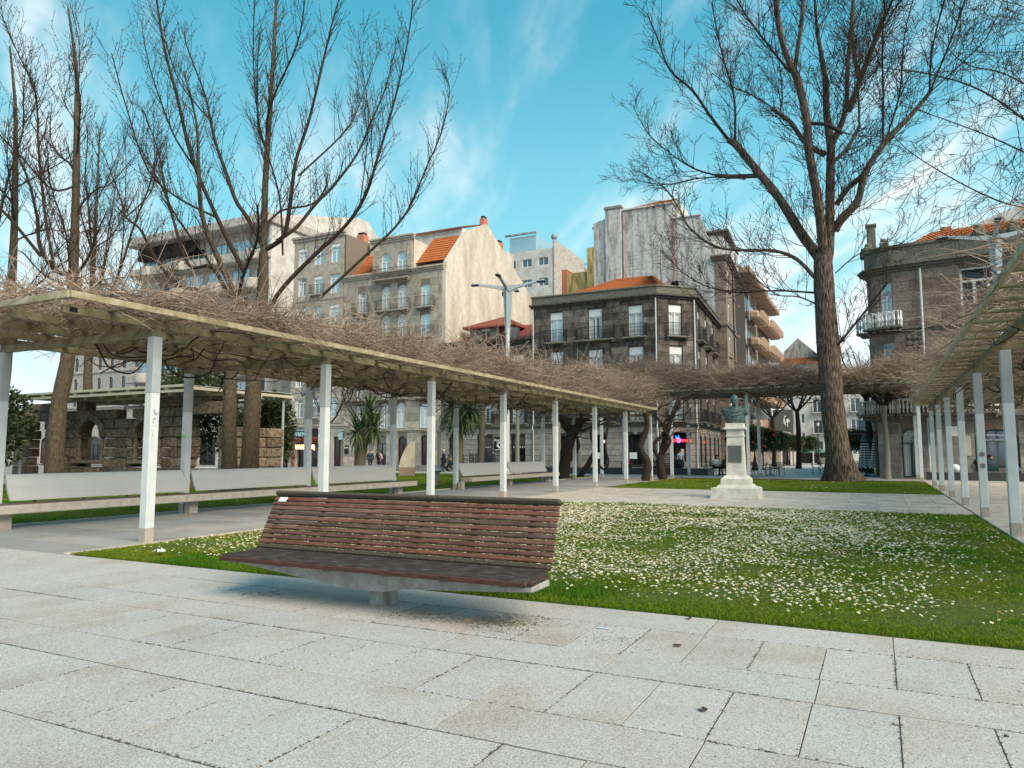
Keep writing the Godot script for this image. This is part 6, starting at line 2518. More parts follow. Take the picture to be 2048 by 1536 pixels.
	# limbs_l base (-19.27, 0.00, -18.31)
	var limbs_l = [
		[[0.08, 0.13, 0.11, 2.92, 0.12, 4.10, 0.28, 5.89, 0.35, 7.40, 0.33, 8.44], 0.309, 0.154, 0.0],
		[[0.35, 7.70, 0.30, 10.78, 0.39, 13.93, 0.45, 15.86, 0.48, 17.81, 0.46, 19.46], 0.134, 0.030, 0.0],
		[[0.40, 8.56, 1.08, 8.93, 1.36, 9.85, 1.62, 11.41, 2.13, 12.79, 2.63, 14.70, 3.03, 16.12, 3.61, 17.81], 0.095, 0.015, 2.0],
		[[0.85, 8.80, 1.43, 9.36, 2.01, 10.29, 2.59, 11.09, 3.35, 12.35, 3.76, 13.62, 4.22, 15.02, 4.50, 16.51, 4.55, 17.42], 0.073, 0.011, -2.0],
		[[0.18, 5.29, 0.91, 6.79, 2.07, 7.95, 3.42, 9.11, 4.13, 10.04, 4.53, 11.03, 5.00, 12.35, 5.46, 13.93, 5.81, 15.86, 5.74, 16.64], 0.088, 0.012, 3.0],
		[[2.58, 6.79, 4.04, 8.13, 5.04, 9.05, 5.63, 9.85, 6.10, 10.97, 6.64, 12.22, 6.93, 13.62, 6.74, 14.19], 0.055, 0.010, 1.0],
		[[1.69, 10.91, 2.75, 12.35, 3.15, 13.30, 3.31, 14.25, 3.82, 16.51, 3.93, 17.42], 0.037, 0.010, -3.0],
		[[0.30, 12.66, 0.53, 13.17, 1.06, 13.93, 1.83, 15.02, 2.23, 16.18, 2.37, 17.81], 0.049, 0.014, 3.0],
		[[0.28, 8.68, -0.39, 9.79, -0.89, 10.47, -1.42, 11.72, -1.83, 12.66, -2.17, 13.62, -2.45, 14.57, -2.72, 15.21, -3.55, 17.16, -3.73, 17.81], 0.088, 0.018, -2.0],
		[[-0.31, 7.70, -1.22, 9.60, -2.03, 11.60, -2.47, 13.62, -2.78, 15.02, -2.96, 16.51, -3.04, 18.21], 0.084, 0.024, 2.0],
		[[0.41, 12.16, -0.13, 12.98, -0.42, 14.19, -0.67, 16.18, -0.79, 17.81], 0.055, 0.018, -2.0],
		[[-1.82, 11.09, -2.72, 12.35, -3.26, 13.42, -3.88, 14.89, -4.31, 16.18, -4.61, 17.29], 0.040, 0.011, -1.0],
		[[-2.11, 13.68, -3.21, 15.02, -3.71, 16.51, -4.19, 17.68], 0.030, 0.010, 1.0],
		[[0.23, 9.23, 0.56, 10.29, 1.45, 10.91, 1.72, 12.03], 0.046, 0.034, -3.0],
		[[-1.22, 9.60, -2.08, 9.91, -2.64, 10.47, -2.89, 12.03, -2.89, 13.30], 0.040, 0.014, 4.0],
		[[1.04, 8.31, 1.17, 10.16, 0.81, 12.03, 0.88, 13.93, 1.26, 15.54], 0.037, 0.012, 4.0],
		[[3.95, 9.85, 4.16, 11.41, 4.26, 12.66, 4.12, 13.93, 3.97, 15.21], 0.024, 0.010, 1.0],
		[[4.41, 10.91, 4.28, 11.66, 4.20, 12.66, 4.00, 13.62], 0.021, 0.010, -1.0],
	]
	# limbs_m base (-18.59, 0.00, -16.97)
	var limbs_m = [
		[[0.04, 0.20, -0.09, 2.28, -0.09, 3.94, 0.01, 5.62, 0.03, 6.76], 0.252, 0.140, 0.0],
		[[0.04, 6.41, -0.57, 7.90, -0.90, 9.06, -0.90, 10.52, -0.83, 11.70, -1.12, 13.18], 0.107, 0.020, 2.0],
		[[-0.06, 6.19, -0.90, 7.56, -1.75, 7.69, -2.45, 9.46, -2.84, 10.63, -3.12, 11.70, -3.63, 12.89, -3.89, 13.42], 0.072, 0.011, -1.0],
		[[-0.27, 5.62, -1.26, 6.76, -2.28, 7.10, -3.18, 8.19, -3.79, 9.12, -4.44, 9.64, -4.76, 10.28, -5.14, 10.99, -5.84, 12.41], 0.075, 0.014, -2.0],
		[[-4.44, 9.64, -3.99, 10.81, -4.28, 12.11, -4.75, 13.42, -5.17, 14.81], 0.029, 0.010, -3.0],
		[[-0.18, 6.47, -0.67, 7.56, -1.40, 8.77, -1.79, 9.93, -2.16, 10.81], 0.043, 0.011, 3.0],
		[[-0.05, 5.90, 0.58, 7.04, 1.34, 7.90, 1.66, 8.59], 0.057, 0.034, 3.0],
	]
	# limbs_a base (-22.14, 0.00, -13.52)
	var limbs_a = [
		[[0.03, 0.75, 0.03, 2.74, 0.21, 4.23, 0.22, 5.73, 0.24, 6.95, 0.19, 9.43, 0.07, 11.96, -0.05, 13.56, -0.41, 15.59], 0.261, 0.023, 0.0],
		[[0.25, 8.80, 0.57, 9.12, 1.10, 9.43, 1.70, 9.55, 2.40, 10.18], 0.036, 0.010, 1.0],
		[[0.18, 10.05, -0.24, 10.56, -0.75, 10.94, -1.23, 11.70, -1.40, 12.92], 0.039, 0.010, -1.0],
		[[0.15, 10.69, 0.57, 11.32, 0.96, 11.96, 1.05, 12.72], 0.032, 0.010, 2.0],
		[[0.17, 9.74, -0.24, 9.43, -0.83, 10.18, -1.43, 10.94, -1.86, 11.96], 0.039, 0.010, 2.0],
		[[0.27, 6.95, -0.40, 7.07, -1.05, 7.87, -1.29, 8.80, -1.74, 10.05, -2.30, 11.19, -2.64, 12.60], 0.081, 0.019, -1.0],
		[[-0.43, 7.01, -0.60, 8.80, -0.65, 10.69, -0.58, 12.21, -0.96, 13.37, -1.27, 14.41], 0.049, 0.010, 2.0],
		[[0.22, 6.77, 0.85, 7.32, 1.29, 8.00, 1.75, 8.62], 0.055, 0.013, 1.0],
		[[0.21, 6.34, 0.58, 7.87, 0.70, 8.93, 1.22, 9.43], 0.032, 0.010, 3.0],
		[[0.01, 12.60, 0.27, 13.37, 0.38, 14.21, 0.27, 15.13], 0.016, 0.010, 1.0],
		[[0.05, 11.83, -0.55, 12.60, -0.66, 13.56, -0.65, 14.41], 0.019, 0.010, -1.0],
		[[-0.97, 7.57, -1.78, 8.80, -2.17, 9.18, -2.71, 10.05], 0.058, 0.016, 2.0],
	]

	var og := {"bend": 1.5, "fan": 1.5, "wild": .07, "tip": .0055, "dens": 1.5, "along": .9, "shoots": 5.6, "long": 1.65, "thick": .015, "depth": 1, "spur": .16, "lift": .5, "from": .2}
	tree("ginkgo_tree", "large bare ginkgo with many upswept limbs behind the left pergola, right trunk of the pair", Vector3(-19.27, 0, -18.31), yaw, limbs_l, "bark_ginkgo", "twig_ginkgo", og, .35)
	tree("ginkgo_tree", "bare ginkgo leaning left, left trunk of the pair beside the ruined arcade", Vector3(-18.59, 0, -16.97), yaw, limbs_m, "bark_ginkgo", "twig_ginkgo", og, .35)
	var oa := og.duplicate()
	oa.shoots = 7.5
	oa.long = 1.5
	tree("ginkgo_tree", "slender bare ginkgo full of short spurs at the far left, before the ruined arcade", Vector3(-22.14, 0, -13.52), yaw, limbs_a, "bark_ginkgo", "twig_ginkgo", oa, .35)
	var lb := limbs_a.duplicate(true)
	tree("ginkgo_tree", "bare ginkgo cut by the left edge of the picture", Vector3(-26.6, 0, -14.2), yaw + 1.3, lb, "bark_ginkgo", "twig_ginkgo", oa, .35)
	tree("ginkgo_tree", "bare ginkgo rising behind the ruined arcade and its canopy", Vector3(-37.5, 0, -24.5), yaw + 2.4, limbs_l.duplicate(true), "bark_ginkgo", "twig_ginkgo", oa, .35)
	var orr := {"bend": .6, "fan": 2.1, "wild": .05, "tip": .0105, "dens": 1.7, "along": .85, "shoots": 3.3, "long": 3.7, "thick": .024, "depth": 2, "lift": .05, "from": .12, "taper": .9}
	tree("big_tree", "huge bare pollarded tree with furrowed trunk on the back lawn, right of the bust", Vector3(-1.64, 0, -41.03), yaw, limbs_r, "bark_big", "twig_dark", orr, .75)
	# plane tree reaching in from the right edge
	var Lp := [
		[[0.0, 0.0, .1, 3.0, .0, 6.5, -.3, 9.0], .26, .14, 0.0],
		[[-.2, 8.0, -1.2, 8.6, -2.4, 8.9, -3.6, 9.6, -4.9, 10.6, -5.5, 11.4], .036, .009, -1.0],
		[[-.2, 8.6, -1.6, 9.8, -3.0, 10.4, -4.6, 10.9, -6.2, 11.3], .036, .009, 1.0],
		[[-.3, 9.0, -1.2, 11.0, -2.6, 12.6, -4.0, 13.4, -5.6, 13.9, -6.6, 14.6], .042, .009, -2.0],
		[[-.3, 9.0, -.6, 11.5, -1.6, 14.0, -3.0, 16.2, -4.6, 18.0], .045, .009, 1.0],
		[[-.3, 9.0, .6, 11.5, .4, 14.0, -.6, 17.0, -1.6, 20.0], .042, .009, -1.0],
		[[-.8, 12.0, -2.2, 14.4, -3.8, 15.6, -5.2, 16.0], .03, .009, 2.0],
		[[-.4, 10.0, -2.0, 11.6, -3.4, 12.0, -5.0, 12.0, -6.0, 12.4], .03, .009, 2.5]]
	var op := {"bend": -.15, "wild": .22, "tip": .007, "dens": 2.6, "along": .6, "shoots": 4.5, "long": 2.3, "thick": .02, "depth": 2, "lift": -.1, "from": .2}
	tree("plane_tree", "dark bare plane tree with dangling seed balls reaching in at the right edge", Vector3(6.1, 0, -26.4), yaw, Lp, "twig_dark", "twig_dark", op, .3)
	# small street planes with pale mottled trunks
	for e in [[Vector3(.38, 0, -45.6), "pale mottled plane trunk beside the striped parasols", 7.5], [Vector3(-17.6, 0, -41.5), "pale ivy-grown plane trunk behind the second steel bench", 7.5], [Vector3(-40.0, 0, -46.5), "small bare pollarded tree in front of the grill restaurant", 7.0], [Vector3(-36.0, 0, -46.0), "knobbly bare pollarded tree beside the fountain palm", 6.6], [Vector3(-19.9, 0, -51.0), "fine-twigged bare street tree before the corner house", 9.4], [Vector3(-25.3, 0, -51.5), "round fine-twigged bare street tree, left of the other before the corner house", 8.8]]:
		var hh: float = e[2]
		var ls := [[[0.0, 0.0, .05, hh * .25, -.05, hh * .55], .17, .13, 0.0]]
		for k in 6:
			var a := TAU * k / 6 + .3
			ls.append([[-.05, hh * .54, cos(a) * .7, hh * .62, cos(a) * 1.5, hh * .78, cos(a) * 1.9, hh * .98], .075, .02, sin(a) * 1.7])
		var os := {"bend": .5, "wild": .3, "tip": .009, "dens": 2.2, "along": .8, "shoots": 3.2, "long": 1.3, "thick": .02, "depth": 2, "lift": .3, "from": .3}
		tree("street_tree", e[1], e[0], rr(0, 6), ls, "bark_plane", "twig_dark", os, .25)
	# dark bare trees down the side street
	for e in [[Vector3(-6.6, 0, -72), "dark bare tree standing in the side street beyond the lanterns"], [Vector3(-10.2, 0, -84), "dark forked bare tree before the grey sign panel"], [Vector3(-.6, 0, -57), "bare tangled tree between the trunk of the big tree and the round-cornered house"]]:
		var ls := [[[0.0, 0.0, .1, 3.2, .0, 5.5], .24, .18, 0.0]]
		for k in 6:
			var a := TAU * k / 6 + .9
			ls.append([[.0, 5.2, cos(a) * 1.2, 6.4, cos(a) * 2.3, 7.8, cos(a) * 2.7, 9.4], .1, .02, sin(a) * 2.3])
		var os := {"bend": .3, "wild": .3, "tip": .014, "dens": 1.2, "along": .8, "shoots": 2.0, "long": 2.0, "thick": .03, "depth": 2, "lift": .2, "from": .2}
		tree("street_tree", e[1], e[0], rr(0, 6), ls, "twig_dark", "twig_dark", os, .25)
	# evergreens
	var dark := [L(.018, .035, .012), L(.03, .055, .016), L(.05, .075, .025), L(.1, .1, .04)]
	for e in [[Vector3(-26.0, 0, -26.2), 1.2, 4.5, "dark glossy evergreen shrub at the right end of the ruined arcade"], [Vector3(-29.5, 0, -24.5), 2.2, 6.4, "tall dark evergreen behind the ruined arcade, above its canopy"], [Vector3(-33.5, 0, -17.5), 2.0, 4.6, "dark evergreen seen through the left window of the ruin"], [Vector3(-33.0, 0, -31.5), 2.0, 4.4, "dark evergreen seen through the square doorway of the ruin"]]:
		var T := thing("evergreen_shrub", e[3], "shrub", e[0])
		var tb := MB.new()
		tb.tube([Vector3.ZERO, Vector3(.1, e[2] * .4, 0), Vector3(0, e[2] * .8, .1)], [.16, .12, .05], 7)
		part(T, "trunk", tb, "twig_dark")
		var r: float = e[1]
		var y: float = e[2]
		crown(T, [[Vector3(0, y * .62, 0), Vector3(r, y * .36, r)], [Vector3(r * .5, y * .42, .3), Vector3(r * .7, y * .28, r * .7)], [Vector3(-r * .5, y * .5, -.2), Vector3(r * .7, y * .3, r * .7)], [Vector3(.2, y * .8, .1), Vector3(r * .6, y * .22, r * .6)]], 7500, .19, dark)
	# camellias along the side street
	var row := [[Vector3(-9.5, 0, -60.5), 1.75, true, "round camellia with red flowers, nearest of the row and just right of the bust"], [Vector3(-9.0, 0, -66.5), 1.6, true, "camellia with few red flowers, second of the row along the side street"], [Vector3(-9.2, 0, -76), 1.7, false, "clipped dark camellia, third of the row along the side street"], [Vector3(-9.0, 0, -88), 1.8, false, "yellowish clipped camellia, fourth of the row along the side street"], [Vector3(-8.3, 0, -101), 1.9, false, "clipped camellia at the far end of the row"], [Vector3(-2.2, 0, -74), 1.8, false, "dark evergreen ball beside the trunk of the big tree"], [Vector3(.8, 0, -66), 1.9, false, "dark evergreen mass behind the striped parasols"]]
	for e in row:
		var T := thing("camellia", e[3], "tree", e[0], 0, "camellias along the side street")
		var tb := MB.new()
		tb.tube([Vector3.ZERO, Vector3(.05, .8, 0), Vector3(0, 1.9, 0)], [.075, .06, .05], 6)
		part(T, "trunk", tb, "twig_dark")
		var pt := MB.new()
		pt.cbox(Vector3(0, .03, 0), Vector3(1.3, .1, 1.3), .02)
		part(T, "tree_pit", pt, "granite_grey")
		var r: float = e[1]
		var cy := 2.6
		var cols := [L(.02, .04, .014), L(.035, .065, .02), L(.06, .09, .03)]
		if "yellowish" in e[3]:
			cols = [L(.03, .05, .015), L(.08, .1, .03), L(.12, .13, .04)]
		crown(T, [[Vector3(0, cy, 0), Vector3(r, 1.2, r)], [Vector3(.5, cy + .35, .3), Vector3(r * .6, .8, r * .6)], [Vector3(-.6, cy + .1, -.2), Vector3(r * .6, .85, r * .6)]], 5200, .22, cols)
		if e[2]:
			for k in 16:
				var d := Vector3(rr(-1, 1), rr(-.6, .8), rr(.1, 1)).normalized()
				var fm := MB.new()
				for q in 5:
					fm.ball(Vector3(cos(q * 1.257) * .045, .0, sin(q * 1.257) * .045), Vector3(.055, .045, .055), 6)
				part(T, "flower", fm, "petal_red", at(Vector3(0, cy, 0) + d * Vector3(r, 1.2, r) * .98, rr(0, 6)))
	# palms
	sword_palm("broad sword-leaved palm between the steel benches and the stone fin", Vector3(-26.6, 0, -33.6), [Vector3(0, 0, 0), Vector3(.05, .9, 0), Vector3(.25, 1.8, 0)], .32, [Vector3(-.1, 2.75, .1), Vector3(.95, 2.95, -.1), Vector3(.4, 4.0, -.3)], 88, 1.55)
	sword_palm("drooping dark palm to the right of the walking couple", Vector3(-22.6, 0, -37.9), [Vector3(0, 0, 0), Vector3(.05, 1.2, 0), Vector3(.1, 2.4, 0)], .26, [Vector3(0, 3.5, .1), Vector3(.7, 4.0, -.1), Vector3(-.3, 4.3, .1)], 92, 1.8, .9, 2.4)
	sword_palm("spiky yucca head rising above the vines near the street lamp", Vector3(-23.6, 0, -42.5), [Vector3(0, 0, 0), Vector3(.1, 3.0, 0), Vector3(.2, 6.2, 0)], .2, [Vector3(.2, 7.2, 0), Vector3(-.9, 6.6, .2)], 60, 1.15, .2, 1.1)


# ---------------------------------------------------------------- steel benches below the left pergola
func steel_benches() -> void:
	for e in [["long steel bench with three curved backrests along the near half of the left pergola", -8.2, 3, -21.7, -7.95], ["steel bench with two curved backrests at the far end of the left pergola", -25.32, 2, -34.6, -25.6]]:
		var T := thing("steel_bench", e[0], "bench", Vector3(-15.2, 0, 0))
		for k in e[2]:
			var z0: float = e[1] - k * 4.28 - .13
			var z1: float = e[1] - (k + 1) * 4.28 + .13
			var mb := MB.new()
			# section of the backrest: bellied sheet with a rolled upper edge
			var prof := [Vector2(.22, .55), Vector2(.27, .53), Vector2(.27, .58), Vector2(.2, .68), Vector2(.13, .82), Vector2(.09, .96), Vector2(.05, 1.02), Vector2(-.02, 1.035), Vector2(-.05, 1.01), Vector2(-.03, .98), Vector2(.04, .95), Vector2(.08, .8), Vector2(.15, .66), Vector2(.22, .56)]
			mb.xf = Transform3D(Basis(Vector3.RIGHT, Vector3.UP, Vector3.BACK), Vector3.ZERO)
			mb.prism(PackedVector2Array(prof), z1, z0)
			part(T, "backrest", mb, "steel")
			for q in 4:
				var b := MB.new()
				var zz := lerpf(z0, z1, (q + .5) / 4.0)
				b.tube([Vector3(.2, .56, zz), Vector3(.16, .5, zz), Vector3(.1, .42, zz)], [.03, .03, .03], 6)
				part(T, "bracket", b, "grey_steel")
		var s := MB.new()
		s.cbox(Vector3(.32, .385, (e[3] + e[4]) / 2), Vector3(.56, .17, e[4] - e[3]), .015)
		var st := part(T, "seat", s, "seat_stone")
		var t := MB.new()
		t.cbox(Vector3(.32, .475, (e[3] + e[4]) / 2), Vector3(.5, .015, e[4] - e[3] - .06), .004)
		part(st, "seat_top", t, "seat_top")
		for k in e[2] + 1:
			var l := MB.new()
			l.cbox(Vector3(.24, .15, e[1] - k * 4.28 - .02), Vector3(.2, .32, .24), .01)
			part(T, "leg", l, "post_foot")


# ---------------------------------------------------------------- the slatted bench in front
func slat_bench() -> void:
	var T := thing("slat_bench", "long brown slatted wooden bench with high sloping back on a concrete foot", "bench", Vector3(-4.36, 0, -5.9))
	# own axes: +z towards the viewer, x along the bench
	var n := 10
	for i in n:
		var t := i / 9.0
		var y := .502 + t * .425
		var z := -.08 - t * .37
		var half := 1.74 + t * .035
		var mb := MB.new()
		mb.cbox(Vector3.ZERO, Vector3(half * 2 - .02 * rng.randf(), .048, .026), .006)
		part(T, "back_slat", mb, ["slat_0", "slat_2", "slat_3", "slat_1", "slat_0", "slat_2", "slat_1", "slat_0", "slat_3", "slat_2"][(i * 3) % 10], Transform3D(Basis(Vector3.RIGHT, -.72), Vector3(.03 - t * .12, y, z)))
	var r := MB.new()
	r.cbox(Vector3.ZERO, Vector3(3.56, .055, .1), .022)
	part(T, "top_rail", r, "rail_wood", Transform3D(Basis(Vector3.RIGHT, -.35), Vector3(-.1, .985, -.5)))
	# curved transition slat, then the seat
	var c := MB.new()
	c.cbox(Vector3.ZERO, Vector3(3.44, .045, .06), .01)
	part(T, "seat_slat", c, "rail_wood", Transform3D(Basis(Vector3.RIGHT, -.35), Vector3(.04, .455, -.035)))
	for i in 6:
		var mb := MB.new()
		mb.cbox(Vector3.ZERO, Vector3(3.42, .075, .05), .008)
		part(T, "seat_slat", mb, "seat_wood", at(Vector3(.05 + i * .002, .398 + (.006 if i == 0 else 0.0) - i * .0015, .03 + i * .059)))
	var f := MB.new()
	f.cbox(Vector3.ZERO, Vector3(3.44, .05, .13), .018)
	var fs := part(T, "front_slat", f, "seat_wood", Transform3D(Basis(Vector3.RIGHT, .16), Vector3(.06, .405, .44)))
	var fe := MB.new()
	fe.cbox(Vector3.ZERO, Vector3(3.442, .043, .02), .006)
	part(fs, "front_edge", fe, "seat_edge", at(Vector3(0, -.006, .062)))
	# metal straps behind the slats
	for x in [-1.62, -1.02, -.4, .28, .9, 1.5]:
		var s := MB.new()
		var pts := [Vector3(x, .33, .36), Vector3(x, .34, -.02), Vector3(x, .43, -.08), Vector3(x - .05, .7, -.3), Vector3(x - .1, .95, -.52)]
		for k in pts.size() - 1:
			var a: Vector3 = pts[k]
			var b: Vector3 = pts[k + 1]
			s.box((a + b) / 2, Vector3(.055, .012, a.distance_to(b) + .01), Basis.looking_at(b - a, Vector3.UP if absf((b - a).normalized().y) < .95 else Vector3.BACK))
		part(T, "strap", s, "grey_steel")
	# concrete beam and foot
	var b := MB.new()
	var outline_ := PackedVector2Array([Vector2(-1.72, .355), Vector2(-1.72, .325), Vector2(-.25, .17), Vector2(.22, .17), Vector2(.42, .21), Vector2(1.74, .29), Vector2(1.74, .355)])
	b.prism(outline_, .05, .27)
	part(T, "beam", b, "concrete")
	var e := MB.new()
	e.cbox(Vector3(1.66, .325, .15), Vector3(.2, .055, .36), .01)
	part(T, "beam_end", e, "concrete")
	var p := MB.new()
	p.cbox(Vector3(-.02, .085, -.02), Vector3(.155, .22, .2), .01)
	p.cbox(Vector3(.06, .085, -.05), Vector3(.12, .22, .1), .01)
	part(T, "foot", p, "concrete")
	var st := MB.new()
	st.cbox(Vector3.ZERO, Vector3(.115, .06, .003), .001)
	part(T, "sticker", st, "paper", Transform3D(Basis(Vector3.RIGHT, -.72), Vector3(-1.72, .925, -.425)))


# ---------------------------------------------------------------- bust on its pedestal
func monument() -> void:
	var T := thing("bust_monument", "green bronze bust of a draped man on a tall pale stone pedestal with plaque", "monument", Vector3(-4.17, 0, -24.7), .03)
	var s := MB.new()
	var step := func(s: MB, y0: float, y1: float, w0: float, w1: float, b: float) -> void:
		# a course whose upper edge may be drawn in
		var lo := []
		var hi := []
		for q in [[-1, -1], [1, -1], [1, 1], [-1, 1]]:
			lo.append(Vector3(q[0] * w0 / 2, y0, q[1] * w0 / 2))
			hi.append(Vector3(q[0] * w1 / 2, y1, q[1] * w1 / 2))
		for i in 4:
			s.quad(lo[i], lo[(i + 1) % 4], hi[(i + 1) % 4], hi[i], Vector3(0, (y0 + y1) / 2, 0))
		s.quad(hi[0], hi[1], hi[2], hi[3], Vector3(0, y0 - 1, 0))
	step.call(s, 0.0, .05, 1.5, 1.5, 0.0)
	step.call(s, .05, .33, 1.44, 1.42, 0.0)
	step.call(s, .33, .36, 1.42, 1.2, 0.0)
	step.call(s, .36, .44, 1.12, .98, 0.0)
	part(T, "plinth", s, "monument_stone")
	s = MB.new()
	step.call(s, .44, .62, .9, .88, 0.0)
	step.call(s, .62, .73, .88, .62, 0.0)
	part(T, "plinth_step", s, "monument_stone")
	s = MB.new()
	step.call(s, .73, 1.98, .565, .49, 0.0)
	part(T, "shaft", s, "monument_stone")
	s = MB.new()
	step.call(s, 1.98, 2.03, .54, .54, 0.0)
	step.call(s, 2.03, 2.2, .5, .49, 0.0)
	step.call(s, 2.2, 2.235, .55, .66, 0.0)
	step.call(s, 2.235, 2.28, .68, .66, 0.0)
	step.call(s, 2.28, 2.42, .56, .54, 0.0)
	part(T, "cap", s, "monument_stone")
	var pl := MB.new()
	pl.cbox(Vector3(0, 1.42, .279), Vector3(.42, .54, .025), .006, Basis(Vector3.RIGHT, -.03))
	var pq := part(T, "plaque", pl, "plaque")
	var bolts := MB.new()
	for x in [-.18, .18]:
		for y in [1.2, 1.64]:
			bolts.ball(Vector3(x, y, .29), Vector3(.014, .014, .01), 6)
	part(pq, "bolt", bolts, "dark_steel")
	for k in 5:
		part(pq, "engraving", text_mesh(["AL ILUSTRE HIJO", "DE LA CIUDAD", "SUS PAISANOS", "AGRADECIDOS", "MCMXXX"][k], .035, true, false, .004), "grey_steel", Transform3D(Basis(Vector3.RIGHT, -.03), Vector3(0, 1.58 - k * .085, .287)))
	# bust: chest with shoulders, drapery folds, neck and head
	var c := Color.WHITE
	var y := 2.42
	var caps := [
		[Vector3(-.1, y + .02, 0), Vector3(.1, y + .02, 0), .17, .17, c],
		[Vector3(-.12, y + .14, 0), Vector3(.12, y + .14, 0), .2, .2, c],
		[Vector3(-.3, y + .37, -.02), Vector3(.3, y + .37, -.02), .125, .125, c],
		[Vector3(-.34, y + .38, -.02), Vector3(-.36, y + .3, .0), .12, .06, c],
		[Vector3(.34, y + .38, -.02), Vector3(.37, y + .33, .0), .12, .07, c],
		[Vector3(0, y + .28, .04), Vector3(0, y + .12, .05), .2, .17, c],
		[Vector3(-.14, y + .48, -.03), Vector3(.14, y + .48, -.03), .08, .08, c],
		[Vector3(0, y + .45, -.02), Vector3(0, y + .64, .0), .09, .085, c]]
	# folds of the drapery hanging in bows from shoulder to shoulder
	for k in 4:
		var dip := .1 + k * .075
		var last := Vector3.ZERO
		for i in 9:
			var t := i / 8.0
			var x := lerpf(-.36, .33, t) * (1.0 - k * .1)
			var p := Vector3(x, y + .46 - k * .045 - sin(PI * t) * dip, .1 + sin(PI * t) * (.115 - k * .006))
			if i > 0:
				caps.append([last, p, .034, .034, c])
			last = p
	for k in 3:
		caps.append([Vector3(.12 + k * .07, y + .38, .13), Vector3(.02 + k * .09, y + .02, .17), .022, .03, c])
	caps.append([Vector3(-.06, y + .5, .06), Vector3(.0, y + .36, .15), .022, .016, c])
	caps.append([Vector3(.06, y + .5, .06), Vector3(.0, y + .36, .15), .022, .016, c])
	var mb := flesh(caps, .017, .05)
	var B := part(T, "bust", mb, "bronze")
	var h := Vector3(0, y + .74, .02)
	var hc := [
		[h + Vector3(0, .06, -.035), h + Vector3(0, .05, .01), .128, .118, c],
		[h + Vector3(0, -.01, .015), h + Vector3(0, -.075, .04), .105, .078, c],
		[h + Vector3(-.035, -.115, .075), h + Vector3(.035, -.115, .075), .042, .042, c],
		[h + Vector3(0, -.1, -.02), h + Vector3(0, -.2, -.02), .085, .085, c],
		[h + Vector3(0, .02, .118), h + Vector3(0, -.042, .15), .014, .024, c],
		[h + Vector3(-.02, -.042, .132), h + Vector3(.02, -.042, .132), .017, .017, c],
		[h + Vector3(-.075, .042, .095), h + Vector3(-.015, .034, .122), .02, .017, c],
		[h + Vector3(.075, .042, .095), h + Vector3(.015, .034, .122), .02, .017, c],
		[h + Vector3(-.045, .004, .1), h + Vector3(-.04, .004, .102), .017, .017, c],
		[h + Vector3(.045, .004, .1), h + Vector3(.04, .004, .102), .017, .017, c],
		[h + Vector3(-.035, -.075, .12), h + Vector3(.035, -.075, .12), .013, .013, c],
		[h + Vector3(-.035, -.094, .114), h + Vector3(.035, -.094, .114), .014, .014, c],
		[h + Vector3(-.045, -.066, .112), h + Vector3(0, -.06, .136), .014, .016, c],
		[h + Vector3(.045, -.066, .112), h + Vector3(0, -.06, .136), .014, .016, c],
		[h + Vector3(-.062, -.03, .07), h + Vector3(-.06, -.05, .07), .04, .035, c],
		[h + Vector3(.062, -.03, .07), h + Vector3(.06, -.05, .07), .04, .035, c],
		[h + Vector3(-.128, .02, -.01), h + Vector3(-.122, -.05, -.005), .022, .016, c],
		[h + Vector3(.128, .02, -.01), h + Vector3(.122, -.05, -.005), .022, .016, c],
		[h + Vector3(0, .12, -.06), h + Vector3(0, .03, -.11), .09, .09, c]]
	part(B, "head", flesh(hc, .0085, .02), "bronze")


